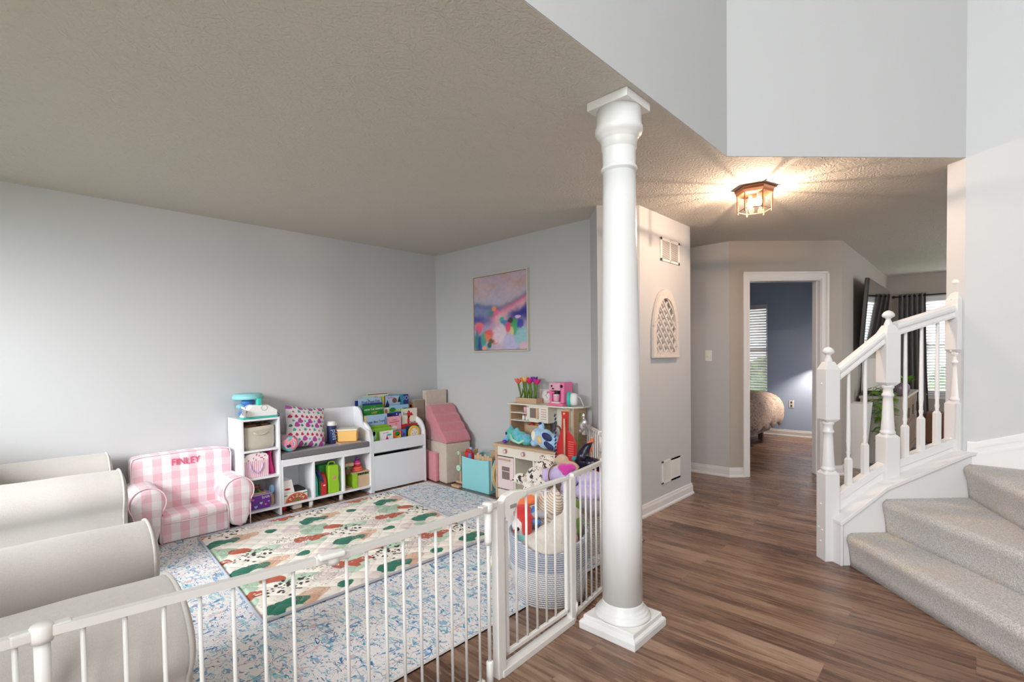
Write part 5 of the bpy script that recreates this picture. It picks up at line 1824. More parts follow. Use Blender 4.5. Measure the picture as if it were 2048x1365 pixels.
# ------------------------------------------------------------------ painting
def painting():
    n, m_ = 230, 300
    u = np.linspace(0, 1, n)[:, None]*np.ones((1, m_))
    v = np.linspace(0, 1, m_)[None, :]*np.ones((n, 1))
    rs = np.random.RandomState(11)

    def nz(fx, fy, seed):
        r = np.random.RandomState(seed)
        g = r.rand(fx+3, fy+3)
        x, y = u*fx, v*fy
        i, j = x.astype(int), y.astype(int)
        a, b_ = x-i, y-j
        a, b_ = a*a*(3-2*a), b_*b_*(3-2*b_)
        return (g[i, j]*(1-a)*(1-b_)+g[i+1, j]*a*(1-b_)+g[i, j+1]*(1-a)*b_+g[i+1, j+1]*a*b_)

    def fb(fx, fy, s):
        return 0.55*nz(fx, fy, s)+0.28*nz(fx*2, fy*2, s+1)+0.17*nz(fx*4, fy*4, s+2)
    C = np.ones((n, m_, 3))*L3((206, 178, 182))

    def lay(mask, col, soft=1.0):
        a = np.clip(mask, 0, 1)[..., None]*soft
        C[:] = C*(1-a)+L3(col)*a
    S_ = lambda x, k=18: 1/(1+np.exp(-np.clip(x*k, -30, 30)))
    lay(S_(fb(4, 5, 1)-0.52, 20), (188, 172, 190), .8)
    lay(S_(fb(5, 7, 4)-0.60, 24), (196, 150, 132), .7)
    lay(S_(0.66-v+0.10*fb(5, 3, 9), 14), (176, 182, 205), .85)
    ridge_l = 0.64-0.16*u+0.03*nz(6, 2, 3)
    ridge_r = 0.46+0.36*(u-0.30)+0.04*nz(7, 2, 5)
    wob = 0.05*(fb(8, 8, 21)-0.5)
    lay(S_(ridge_l-v+wob, 70)*S_(0.55-u, 20), (70, 95, 150))
    lay(S_(ridge_l-0.035-v+wob, 60)*S_(0.55-u, 20), (128, 140, 180))
    lay(S_(ridge_r-v+wob, 70)*S_(u-0.28, 30), (30, 100, 120))
    lay(S_(ridge_r-0.03-v+wob, 60)*S_(u-0.34, 30), (235, 110, 165))
    lay(S_(ridge_r-0.075-v+wob, 50)*S_(u-0.40, 30), (232, 188, 180))
    lay(S_(ridge_r-0.15-v+wob, 40)*S_(u-0.66, 20), (140, 155, 200), .8)
    lay(S_(0.48-0.25*u*1.2-v+wob*2, 60)*S_(0.34-u, 25), (44, 44, 150))
    lay(S_(0.36+0.22*u-v+wob*2, 60)*S_(u-0.66, 25), (38, 40, 140))
    lay(S_(0.36-v+0.10*(fb(6, 6, 30)-0.5), 30), (196, 178, 200), .85)
    dab = [(0.10, .33, .08, .05, (235, 110, 110)), (0.08, .28, .06, .05, (232, 90, 140)), (.30, .22, .10, .06, (225, 90, 80)), (.26, .17, .08, .05, (236, 130, 90)), (.40, .13, .08, .06, (226, 120, 130)), (.34, .12, .05, .03, (90, 90, 40)),
           (.05, .10, .06, .16, (30, 130, 130)), (.12, .07, .05, .12, (40, 60, 140)), (.18, .14, .05, .12, (60, 160, 130)), (.25, .04, .08, .05, (120, 170, 200)), (.20, .03, .04, .03, (236, 160, 120)), (.30, .07, .04, .04, (40, 90, 50)),
           (.55, .40, .05, .04, (30, 170, 160)), (.60, .35, .08, .04, (60, 120, 190)), (.75, .33, .09, .07, (50, 160, 80)), (.70, .38, .05, .04, (60, 40, 60)), (.80, .26, .07, .08, (60, 170, 130)), (.72, .24, .06, .06, (220, 205, 120)), (.66, .30, .05, .06, (226, 70, 120)),
           (.85, .42, .05, .02, (226, 200, 230)), (.88, .33, .06, .06, (60, 60, 170)), (.50, .20, .12, .12, (224, 206, 214)), (.70, .10, .14, .10, (190, 186, 220)), (.90, .15, .10, .14, (150, 200, 205)), (.93, .05, .07, .05, (220, 180, 196)), (.44, .50, .05, .04, (236, 100, 160)), (.40, .55, .04, .03, (236, 150, 90)), (.34, .50, .05, .02, (60, 150, 120))]
    for k, (x, y, rx_, ry_, col) in enumerate(dab):
        w1 = 0.9*(fb(9, 9, 50+k)-0.5)
        d = np.sqrt(((u-x)/rx_)**2+((v-y)/ry_)**2)+w1
        lay(S_(1-d, 12), col, .92)
    C[:] = C*(0.90+0.2*fb(20, 30, 99)[..., None])
    px0, px1, pz0, pz1 = -3.850, -3.080, 1.338, 2.118
    t = thing('painting', 'framed abstract landscape painting of pink and blue hills on the back wall', 'painting', ((px0+px1)/2, 3.5, pz0))
    X = px0+0.016+u*(px1-px0-0.032)
    Z = pz0+0.016+v*(pz1-pz0-0.032)
    grid_mesh('canvas', np.stack([X, 3.4755*np.ones_like(X), Z], 2), C, painted('canvas_paint', 0.5), t, smooth=False)
    b = MB()
    for a in ((px0, px0+0.011, pz0, pz1), (px1-0.011, px1, pz0, pz1), (px0+0.011, px1-0.011, pz0, pz0+0.011), (px0+0.011, px1-0.011, pz1-0.011, pz1)):
        b.box(a[0], a[1], 3.466, 3.4995, a[2], a[3])
    M['frame_cream'] = plain('cream_frame', (206, 200, 186), 0.5)
    b.build('frame', 'frame_cream', t)
    MB().box(px0+0.011, px1-0.011, 3.478, 3.4995, pz0+0.011, pz1-0.011).build('shadow_gap', 'c_brown', t)


painting()

# ------------------------------------------------------------------ play kitchen
M['k_cream'] = plain('kitchen_cream', (226, 220, 206), 0.45)
M['k_pink'] = plain('kitchen_pink', (226, 206, 206), 0.45)
M['k_knob'] = plain('rose_knob', (190, 138, 140), 0.4)
M['k_copper'] = plain('rose_gold', (196, 150, 132), 0.35, 0.5)
M['k_window'] = plain('smoked_window', (130, 112, 106), 0.2)
kt = thing('play_kitchen', 'wooden play kitchen with cream and pink doors and a microwave shelf against the back wall', 'play kitchen', (-2.8, 3.3, 0))
kx0, kx1, ky = -3.195, -2.440, 3.135
MB().box(kx0-0.02, kx1+0.01, ky-0.02, 3.475, 0.478, 0.500).build('countertop', 'ply', kt, bevel=0.003)
MB().box(kx0, kx0+0.022, ky-0.008, 3.47, 0, 0.478).build('side_panel', 'ply', kt, bevel=0.001)
MB().box(kx1-0.022, kx1, ky-0.008, 3.47, 0, 0.478).build('side_panel', 'ply', kt, bevel=0.001)
MB().box(kx0+0.022, kx1-0.022, ky, ky+0.012, 0.392, 0.478).build('control_panel', 'k_cream', kt)
MB().box(kx0+0.022, kx1-0.022, 3.455, 3.468, 0.02, 0.478).build('back_panel', 'k_cream', kt)
MB().box(kx0+0.022, kx1-0.022, ky, 3.455, 0.075, 0.085).build('bottom_shelf', 'k_cream', kt)
MB().box(kx0+0.022, kx1-0.022, ky, ky+0.012, 0.002, 0.074).build('plinth', 'k_cream', kt)
for x in (-2.962, -2.742):
    MB().box(x-0.008, x+0.008, ky, 3.455, 0.085, 0.392).build('divider', 'k_cream', kt)
for k, x in enumerate((-3.068, -2.853, -2.637)):
    o = MB().cyl((x, ky, 0.437), (x, ky-0.018, 0.437), 0.021, 0.018, 24).build('knob', 'k_knob', kt, smooth=False)
    MB().ell((x, ky-0.0185, 0.437), (0.012, 0.002, 0.012)).build('knob_face', 'k_pink', o)
    b = MB()
    for q in range(8):
        a_ = PI*2*q/8
        b.ell((x+0.034*math.cos(a_), ky-0.0005, 0.437+0.034*math.sin(a_)), (0.0018, 0.0008, 0.0018), nu=6, nv=4)
    b.build('dial_marks', 'k_knob', kt)


def kdoor(x0, x1, z0, z1, mat, name='oven_door'):
    wz0, wz1 = z0+(z1-z0)*0.30, z0+(z1-z0)*0.70
    wx0_, wx1_ = x0+(x1-x0)*0.27, x0+(x1-x0)*0.76
    b = MB()
    for a in ((x0, x1, z0, wz0), (x0, x1, wz1, z1), (x0, wx0_, wz0, wz1), (wx1_, x1, wz0, wz1)):
        b.box(a[0], a[1], ky-0.004, ky+0.008, a[2], a[3])
    o = b.build(name, mat, kt)
    MB().box(wx0_, wx1_, ky+0.001, ky+0.003, wz0, wz1).build('window_pane', 'k_window', o)
    MB().box(wx0_, wx1_, ky-0.001, ky+0.001, (wz0+wz1)/2+0.012, (wz0+wz1)/2+0.017).build('rack', 'k_cream', o)
    MB().box(x0+0.028, x1-0.03, ky-0.026, ky-0.014, z1-0.026, z1-0.014).build('handle', 'ply', o, bevel=0.003)
    return o


kdoor(-3.170, -2.972, 0.098, 0.383, 'k_pink')
kdoor(-2.732, -2.468, 0.098, 0.383, 'k_pink', 'cupboard_door')
for z in (0.36, 0.115):
    MB().box(kx0+0.016, kx0+0.028, ky-0.007, ky-0.004, z-0.012, z+0.012).build('hinge', 'c_grey', kt)
# upper part
ub, uf = 3.47, 3.275
MB().prism([(-3.165, uf-0.01), (-2.53, uf-0.01), (-2.44, uf+0.015), (-2.385, uf+0.09), (-2.385, 3.472), (-3.165, 3.472)], 0.845, 0.857).build('top_shelf', 'k_cream', kt, bevel=0.002)
MB().box(-3.150, -3.132, uf, ub, 0.50, 0.845).build('upper_side', 'ply', kt)
MB().box(-2.445, -2.430, uf+0.02, ub, 0.50, 0.845).build('upper_side', 'ply', kt)
MB().box(-3.132, -2.93, uf, ub, 0.768, 0.776).build('small_shelf', 'k_cream', kt)
MB().box(-3.132, -2.93, uf, ub, 0.698, 0.706).build('small_shelf', 'k_cream', kt)
MB().box(-3.132, -2.99, ub-0.012, ub, 0.50, 0.845).build('upper_back', 'ply', kt)
MB().box(-2.935, -2.927, uf, ub, 0.70, 0.845).build('upright', 'k_cream', kt)
MB().box(-2.927, -2.690, uf, uf+0.17, 0.70, 0.845).build('microwave', 'k_cream', kt, bevel=0.002)
mw = kt.children[-1]
MB().box(-2.895, -2.815, uf-0.003, uf, 0.738, 0.825).build('microwave_window', 'k_window', mw)
MB().box(-2.815, -2.795, uf-0.016, uf, 0.732, 0.828).build('microwave_handle', 'c_wood', mw, bevel=0.003)
b = MB()
for r in range(5):
    for q in range(3):
        b.box(-2.765+q*0.02, -2.752+q*0.02, uf-0.002, uf, 0.815-r*0.021, 0.822-r*0.021)
b.build('microwave_buttons', 'k_knob', mw)
for z in (0.715, 0.835):
    MB().box(-2.925, -2.912, uf-0.003, uf, z-0.004, z+0.004).build('microwave_hinge', 'c_grey', mw)
MB().box(-2.69, -2.55, 3.40, 3.412, 0.58, 0.845).build('splash_back', 'k_cream', kt)
MB().box(-2.60, -2.445, 3.412, 3.42, 0.50, 0.845).build('splash_side', 'k_cream', kt)
for k, x in enumerate((-3.005, -2.965)):
    s_ = thing('shaker', ['white and pink toy shaker on the small kitchen shelf, left of the pair', 'white and pink toy shaker on the small kitchen shelf, right of the pair'][k], 'shaker', (x, 3.30, 0.706))
    MB().lathe([(0.014, 0.7065), (0.013, 0.73), (0.011, 0.745)], (x, 3.31, 0), 16).build('body', 'c_white', s_, smooth=True)
    MB().lathe([(0.011, 0.745), (0.011, 0.757), (0.001, 0.76)], (x, 3.31, 0), 16).build('cap', 'k_knob', s_, smooth=True)
tag(MB().lathe([(0.016, 0.7765), (0.02, 0.80), (0.021, 0.828), (0.018, 0.828), (0.001, 0.79)], (-2.975, 3.31, 0), 20).build('toy_cup', 'c_rose', smooth=True), 'pale pink toy cup on the top cubby left of the microwave', 'cup')

# felt tulips in a wooden box
vb = thing('flower_box', 'row of felt tulips standing in a light wooden trough on top of the play kitchen', 'flower box', (-2.99, 3.37, 0.857))
b = MB().box(-3.115, -2.865, 3.325, 3.333, 0.8575, 0.905).box(-3.115, -2.865, 3.402, 3.41, 0.8575, 0.905).box(-3.115, -3.107, 3.333, 3.402, 0.8575, 0.905).box(-2.873, -2.865, 3.333, 3.402, 0.8575, 0.905).box(-3.107, -2.873, 3.333, 3.402, 0.8575, 0.863)
b.build('trough', 'ply', vb)
MB().box(-3.106, -2.874, 3.334, 3.401, 0.885, 0.893).build('soil', 'c_foliage', vb)
for k, (x, top, m_) in enumerate(((-3.07, -3.105, 'c_coral'), (-3.045, -3.06, 'c_orange'), (-3.0, -3.015, 'c_gold'), (-2.985, -2.985, 'c_red'), (-2.955, -2.955, 'c_magenta'), (-2.925, -2.925, 'c_purple'), (-2.905, -2.875, 'c_magenta'))):
    y = 3.355+0.022*(k % 2)
    zt = 1.035+0.02*((k*37) % 3)/2
    fl = MB().tube([(x, y, 0.89), ((x*0.6+top*0.4), y, 0.95), (top, y-0.004, zt)], [0.009, 0.008, 0.009], 8).build('stem', 'c_foliage', vb, smooth=True)
    MB().tube([(x+0.008, y, 0.92), (x+0.022, y-0.006, 0.96), (x+0.018, y-0.01, 0.995)], [0.004, 0.008, 0.001], 6).build('leaf', 'c_foliage', fl, smooth=True)
    b = MB()
    for q in range(5):
        a_ = 2*PI*q/5+k
        mt = R_((top+0.014*math.cos(a_), y-0.004+0.014*math.sin(a_), zt+0.018), a_, 0, 0.65)
        b.ell((0, 0, 0), (0.011, 0.017, 0.032))
        for v_ in list(b.bm.verts)[-260:]:
            v_.co = mt @ v_.co
    b.build('petals', m_, fl, smooth=True)

ck = thing('toy_clock', 'square cream toy clock standing behind the coffee machine on the play kitchen', 'clock', (-2.86, 3.45, 0.857))
MB().box(-2.925, -2.785, 3.44, 3.452, 0.8575, 0.985).build('case', 'k_pink', ck, bevel=0.003)
MB().cyl((-2.845, 3.44, 0.925), (-2.845, 3.436, 0.925), 0.046, n=32).build('dial', 'c_white', ck)
MB().box(-0.0015, 0.0015, -0.001, 0.001, 0, 0.03, R_((-2.845, 3.434, 0.925), 0, 0, 2.4)).box(-0.0015, 0.0015, -0.001, 0.001, 0, 0.035, R_((-2.845, 3.434, 0.925), 0, 0, 0.7)).build('hands', 'k_copper', ck)
b = MB()
for q in range(12):
    a_ = PI*q/6
    b.ell((-2.845+0.038*math.cos(a_), 3.4355, 0.925+0.038*math.sin(a_)), (0.002, 0.0008, 0.002), nu=6, nv=4)
b.build('hour_marks', 'c_grey', ck)

cf = thing('toy_coffee_machine', 'bright pink toy coffee machine on top of the play kitchen', 'toy coffee machine', (-2.62, 3.36, 0.857))
mt = R_((-2.625, 3.375, 0), -0.12)
MB().box(-0.088, 0.088, -0.075, 0.065, 0.8575, 0.878, mt).build('base', 'c_pink', cf, bevel=0.006, seg=3)
MB().box(-0.05, 0.05, -0.072, -0.02, 0.8785, 0.889, mt).build('drip_tray', 'c_white', cf, bevel=0.003)
MB().box(-0.080, 0.080, 0.0, 0.06, 0.8785, 1.01, mt).build('column', 'c_pink', cf, bevel=0.006, seg=3)
MB().box(-0.085, 0.048, -0.065, 0.06, 0.985, 1.055, mt).build('head', 'p_pinkhead' if 'p_pinkhead' in M else 'c_rose', cf, bevel=0.012, seg=4)
MB().box(0.049, 0.088, -0.06, 0.06, 0.8785, 1.06, mt).build('side_pod', 'c_pink', cf, bevel=0.014, seg=4)
MB().box(-0.086, -0.060, -0.055, 0.0, 0.8785, 0.985, mt).build('side_leg', 'c_pink', cf, bevel=0.004)
b = MB()
for dx, dz, r in ((-0.045, 1.025, 0.009), (-0.035, 1.003, 0.007), (-0.02, 1.003, 0.005)):
    b.cyl(mt @ Vector((dx, -0.065, dz)), mt @ Vector((dx, -0.069, dz)), r)
b.build('buttons', 'c_black', cf)
MB().cyl(mt @ Vector((0.068, -0.06, 1.025)), mt @ Vector((0.068, -0.065, 1.025)), 0.014).build('side_dial', 'c_black', cf)
MB().cyl(mt @ Vector((-0.01, -0.035, 0.955)), mt @ Vector((-0.01, -0.035, 0.985)), 0.022).build('group_head', 'c_black', cf, smooth=False)
MB().cyl(mt @ Vector((-0.11, -0.06, 0.968)), mt @ Vector((-0.03, -0.045, 0.966)), 0.008).build('portafilter', 'c_pink', cf, smooth=True)
MB().lathe([(0.018, 0.8895), (0.026, 0.90), (0.029, 0.93), (0.027, 0.945)], mt @ Vector((-0.008, -0.045, 0)), 24).build('jug', 'c_rose', cf, smooth=True)
MB().lathe([(0.028, 0.945), (0.029, 0.952), (0.001, 0.955)], mt @ Vector((-0.008, -0.045, 0)), 24).build('jug_lid', 'c_white', cf, smooth=True)
ir = thing('toy_iron', 'green and white toy iron standing upright beside the pink coffee machine', 'toy iron', (-2.47, 3.34, 0.857))
mt = R_((-2.475, 3.33, 0.918), 0.35)
b = MB()
b.loft([[mt @ Vector((x, r1*math.cos(a_), r2*math.sin(a_)*(1 if math.sin(a_) < 0 else 1.05))) for a_ in [2*PI*k/28 for k in range(28)]] for x, r1, r2 in ((-0.035, 0.038, 0.055), (-0.03, 0.042, 0.06), (-0.008, 0.042, 0.06), (-0.006, 0.038, 0.056))])
b.build('green_body', 'c_teal', ir, smooth=True)
MB().ell(mt @ Vector((-0.037, 0, 0)), (0.003, 0.018, 0.030), mt=Matrix.Rotation(0.35, 3, 'Z')).build('green_knob', 'c_mint', ir, smooth=True)
b = MB()
b.loft([[mt @ Vector((x, r1*math.cos(a_), r2*math.sin(a_))) for a_ in [2*PI*k/28 for k in range(28)]] for x, r1, r2 in ((-0.005, 0.036, 0.054), (0.03, 0.036, 0.052), (0.048, 0.028, 0.044), (0.05, 0.02, 0.035))])
b.build('white_body', 'c_white', ir, smooth=True)
MB().tube([mt @ Vector(p) for p in ((0.045, 0.0, 0.03), (0.075, 0.0, 0.01), (0.095, 0.0, -0.04), (0.10, 0.0, -0.055))], 0.003, 6).build('cord', 'c_white', ir, smooth=True)
# plush bags on the counter
pg = thing('plush_bag', 'blue and turquoise furry plush bag on the left of the play kitchen counter', 'plush bag', (-2.97, 3.2, 0.5))
plush([((-3.06, 3.20, 0.585), (0.055, 0.05, 0.055)), ((-3.0, 3.20, 0.57), (0.06, 0.06, 0.06)), ((-2.93, 3.19, 0.565), (0.065, 0.06, 0.058)), ((-2.86, 3.19, 0.555), (0.06, 0.06, 0.05)), ((-3.10, 3.17, 0.53), (0.03, 0.03, 0.025)), ((-3.07, 3.21, 0.635), (0.02, 0.02, 0.03)), ((-2.96, 3.17, 0.625), (0.03, 0.02, 0.03))], 'body', 'p_stitch', pg)
MB().tube([(-3.02, 3.145, 0.60), (-2.98, 3.13, 0.55), (-2.90, 3.128, 0.53), (-2.84, 3.135, 0.56)], 0.012, 8).build('strap', 'c_mint', pg, smooth=True)
MB().ell((-3.075, 3.152, 0.595), (0.012, 0.006, 0.014)).build('dark_patch', 'c_navy', pg, smooth=True)
MB().ell((-3.09, 3.145, 0.522), (0.022, 0.02, 0.016)).build('purple_patch', 'c_purple', pg, smooth=True)
bg = thing('plush_bag', 'pale blue plush bag with navy and cream patches on the play kitchen counter', 'plush bag', (-2.6, 3.19, 0.5))
plush([((-2.72, 3.18, 0.60), (0.07, 0.055, 0.075)), ((-2.64, 3.18, 0.585), (0.085, 0.06, 0.085)), ((-2.56, 3.18, 0.57), (0.07, 0.055, 0.07)), ((-2.50, 3.19, 0.55), (0.045, 0.05, 0.05)), ((-2.70, 3.20, 0.685), (0.03, 0.025, 0.04)), ((-2.76, 3.17, 0.54), (0.035, 0.03, 0.03))], 'body', 'p_sky', bg)
MB().ell((-2.585, 3.127, 0.615), (0.055, 0.012, 0.032), mt=Matrix.Rotation(0.35, 3, 'Y')).build('navy_patch', 'c_navy', bg, smooth=True)
MB().ell((-2.57, 3.130, 0.545), (0.055, 0.012, 0.026), mt=Matrix.Rotation(0.45, 3, 'Y')).build('navy_patch', 'c_navy', bg, smooth=True)
MB().ell((-2.66, 3.124, 0.585), (0.022, 0.012, 0.038), mt=Matrix.Rotation(-0.5, 3, 'Y')).build('cream_patch', 'c_gold', bg, smooth=True)
MB().ell((-2.735, 3.133, 0.61), (0.025, 0.012, 0.042)).build('pale_patch', 'c_cream', bg, smooth=True)
MB().ell((-2.705, 3.185, 0.712), (0.018, 0.018, 0.012)).build('navy_tip', 'c_navy', bg, smooth=True)
MB().tube([(-2.56+0.035*math.cos(a_), 3.24, 0.645+0.05*math.sin(a_)) for a_ in [PI*k/10 for k in range(11)]], 0.008, 8).build('handle', 'c_brown', bg, smooth=True)
tr = thing('wooden_tray', 'small wooden crate of play food behind the plush bags on the kitchen counter', 'crate', (-2.85, 3.36, 0.5))
b = MB().box(-2.98, -2.80, 3.31, 3.32, 0.5005, 0.665).box(-2.98, -2.80, 3.43, 3.44, 0.5005, 0.665).box(-2.98, -2.97, 3.32, 3.43, 0.5005, 0.665).box(-2.81, -2.80, 3.32, 3.43, 0.5005, 0.665)
b.build('sides', 'ply', tr)
for k, (x, m_) in enumerate(((-2.94, 'c_red'), (-2.89, 'c_orange'), (-2.84, 'c_yellow'), (-2.91, 'c_green'))):
    MB().ell((x, 3.36+0.02*(k % 2), 0.665), (0.026, 0.026, 0.022)).build('play_food', m_, tr, smooth=True)
wm = thing('toy_utensil', 'small white and wood play utensil hanging under the right end of the kitchen top shelf', 'utensil', (-2.50, 3.33, 0.66))
MB().box(-2.512, -2.492, 3.325, 3.335, 0.735, 0.80).build('white_end', 'c_white', wm, bevel=0.004)
MB().box(-2.508, -2.496, 3.325, 3.335, 0.66, 0.735).build('wood_end', 'c_wood', wm, bevel=0.002)

# ------------------------------------------------------------------ blue bin and its toys
bb = thing('fabric_bin', 'square turquoise fabric bin full of wooden boards left of the play kitchen', 'bin', (-3.45, 3.28, 0))
b = MB()
bx0, bx1, by0, by1 = -3.680, -3.300, 3.142, 3.43
o_, i_ = [(bx0, by0), (bx1, by0), (bx1, by1), (bx0, by1)], [(bx0+0.006, by0+0.006), (bx1-0.006, by0+0.006), (bx1-0.006, by1-0.006), (bx0+0.006, by1-0.006)]
N = 12


def side_pts(Q, z):
    out = []
    for k in range(4):
        p, q = Q[k], Q[(k+1) % 4]
        for s in range(N):
            t_k = s/N
            out.append((p[0]+(q[0]-p[0])*t_k, p[1]+(q[1]-p[1])*t_k, z-(0.012*math.sin(PI*t_k) if z > 0.2 else 0)))
    return out


b.loft([side_pts(o_, 0.002), side_pts(o_, 0.315), side_pts(i_, 0.315), side_pts(i_, 0.02)])
b.build('shell', 'c_aqua', bb)
for k in range(7):
    x = -3.53+0.035*k
    hb = 0.33+0.012*((k*5) % 3)
    b = MB().prism([(x, 0.03), (x+0.030, 0.03), (x+0.034, hb), (x+0.026, hb+0.012), (x+0.008, hb+0.012), (x+0.0, hb)], 3.17, 3.182, plane='xz')
    one(b, 'wooden_board', 'c_wood' if k % 2 else 'ply', 'light wooden play board standing upright in the turquoise bin', 'board', 'wooden boards standing in the turquoise bin', bevel=0.002)
rt_ = thing('toy_truck', 'red plastic toy with blue and purple details at the left of the turquoise bin', 'toy', (-3.62, 3.2, 0.2))
b = MB().box(-3.66, -3.56, 3.16, 3.20, 0.24, 0.36)
b.build('body', 'c_red', rt_, bevel=0.01, seg=3)
MB().tube([(-3.655, 3.17, 0.345), (-3.64, 3.17, 0.375), (-3.60, 3.17, 0.385), (-3.565, 3.17, 0.36)], 0.008, 8).build('handle', 'c_red', rt_, smooth=True)
MB().box(-3.60, -3.565, 3.155, 3.161, 0.30, 0.35).build('blue_panel', 'c_blue', rt_, bevel=0.003)
MB().ell((-3.645, 3.23, 0.375), (0.022, 0.022, 0.02)).build('blue_knob', 'c_sky', rt_, smooth=True)
one(MB().box(-3.44, -3.33, 3.30, 3.312, 0.02, 0.375), 'cardboard_panel', 'c_tan', 'brown board leaning at the back right of the turquoise bin', 'board')
cart = thing('push_cart', 'wooden push cart with mint green wheels behind the turquoise bin', 'push cart', (-3.76, 3.33, 0))
MB().box(-3.80, -3.70, 3.16, 3.40, 0.03, 0.05).build('deck', 'ply', cart, bevel=0.003)
MB().box(-3.735, -3.72, 3.16, 3.40, 0.05, 0.345).build('side_board', 'ply', cart, bevel=0.003)
for z in (0.335, 0.185):
    o = MB().cyl((-3.74, 3.145, z), (-3.74, 3.16, z), 0.018 if z > 0.2 else 0.03, n=24).build('wheel', 'c_mint', cart, bevel=0.003)
    MB().cyl((-3.74, 3.139, z), (-3.74, 3.145, z), 0.007, n=12).build('hub', 'c_wood', o)
MB().box(-3.80, -3.685, 3.10, 3.14, 0.001, 0.022).build('front_runner', 'ply', cart, bevel=0.003)
for k, (m_, r, off) in enumerate((('c_sky', 0.150, 0.0), ('c_yellow', 0.138, 0.012), ('c_gold', 0.126, 0.022))):
    pts = [(-3.262+off*0.4, 3.24+r*math.cos(a_)*0.6, 0.185+r*math.sin(a_)) for a_ in [2*PI*q/36 for q in range(36)]]
    one(MB().tube(pts, 0.007, 8, closed=True), 'hoop', m_, ['blue toy hoop, outermost of the three leaning between the bin and the play kitchen', 'yellow toy hoop in the middle of three leaning beside the play kitchen', 'pale yellow toy hoop, innermost of three leaning beside the play kitchen'][k], 'hoop', smooth=True)

# ------------------------------------------------------------------ red cleaning set hanging at the right of the kitchen
ds = thing('toy_cleaning_set', 'red toy dustpan and wooden brush stand at the right side of the play kitchen', 'toy cleaning set', (-2.37, 3.10, 0))
Z3p = lambda x, z, y=3.10: (x, y, z)
MB().box(-2.39, -2.35, 3.12, 3.14, 0.002, 0.86).build('stand_post', 'ply', ds, bevel=0.003)
MB().box(-2.44, -2.28, 3.06, 3.20, 0.001, 0.02).build('stand_base', 'ply', ds, bevel=0.003)
b = MB().prism([(-2.455, 0.46), (-2.45, 0.58), (-2.40, 0.70), (-2.395, 0.80), (-2.40, 0.845), (-2.33, 0.845), (-2.335, 0.80), (-2.34, 0.70), (-2.29, 0.66), (-2.255, 0.60), (-2.25, 0.46)], 3.085, 3.093, plane='xz')
b.build('dustpan', 'c_red', ds, bevel=0.003)
pan = ds.children[-1]
for x in (-2.256,):
    MB().box(x-0.003, x+0.005, 3.05, 3.093, 0.46, 0.60).build('pan_rim', 'c_red', pan, bevel=0.002)
for k in range(7):
    MB().box(-2.33, -2.27, 3.080, 3.084, 0.50+0.018*k, 0.506+0.018*k).build('pan_rib', 'c_coral', pan)
MB().cyl((-2.365, 3.075, 0.828), (-2.365, 3.085, 0.828), 0.008).build('hang_peg', 'c_gold', ds)
MB().cyl((-2.352, 3.065, 0.47), (-2.358, 3.07, 0.79), 0.008).build('brush_handle', 'c_wood', ds, smooth=True)
b = MB()
for k in range(14):
    b.tube([(-2.445+0.003*(k % 3), 3.07, 0.82-0.028*k), (-2.453+0.006*(k % 2), 3.066, 0.80-0.028*k)], 0.006, 6)
b.build('twisted_cord', 'c_navy', ds)
fb_ = thing('foil_balloon', 'crumpled silver foil balloon hanging behind the red dustpan', 'balloon', (-2.27, 3.17, 0.68))
plush([((-2.25, 3.16, 0.73), (0.03, 0.02, 0.045)), ((-2.23, 3.16, 0.76), (0.022, 0.02, 0.03)), ((-2.27, 3.16, 0.69), (0.02, 0.018, 0.02)), ((-2.24, 3.16, 0.81), (0.012, 0.01, 0.03))], 'foil', plain('silver_foil', (214, 214, 216), 0.22, 0.9, bump=(30, 0.8)), fb_, 0.006)
b = MB().cyl((-2.34, 3.20, 0.02), (-2.315, 3.22, 0.83), 0.006)
one(b, 'toy_broom_handle', 'c_foliage', 'thin green toy broom handle standing beside the red dustpan', 'broom', smooth=True)


# ------------------------------------------------------------------ rope baskets and plush toys
def m_rope(name, top, bottom, zsplit):
    t = NT(name)
    co = t.coord()
    sx = t.n('ShaderNodeSeparateXYZ', i0=co)
    wv = t.math('SINE', t.math('MULTIPLY', sx.outputs[2], 2*PI/0.0115))
    ang = t.math('ARCTAN2', sx.outputs[1], sx.outputs[0])
    tw = t.math('SINE', t.math('ADD', t.math('MULTIPLY', ang, 90), t.math('MULTIPLY', sx.outputs[2], 273)))
    g = t.math('ADD', t.math('MULTIPLY', wv, 0.6), t.math('MULTIPLY', tw, 0.35))
    ct = t.mix(t.ramp(wv, [(0.0, (0, 0, 0)), (0.9, (1, 1, 1))]), lin(tuple(int(x*0.78) for x in top)), lin(top))
    cb_ = t.mix(t.ramp(g, [(0.0, (0, 0, 0)), (0.7, (1, 1, 1))]), lin(tuple(int(x*0.86) for x in bottom)), lin(bottom))
    t.col(t.mix(t.math('GREATER_THAN', sx.outputs[2], zsplit), cb_, ct))
    t.b.inputs['Roughness'].default_value = 0.9
    t.bump(g, 0.8, 0.004)
    return t.m


M['rope_blue'] = m_rope('blue_white_rope', (216, 222, 238), (244, 244, 248), 0.20)
M['rope_tan'] = m_rope('tan_rope', (222, 204, 180), (232, 226, 216), 0.30)


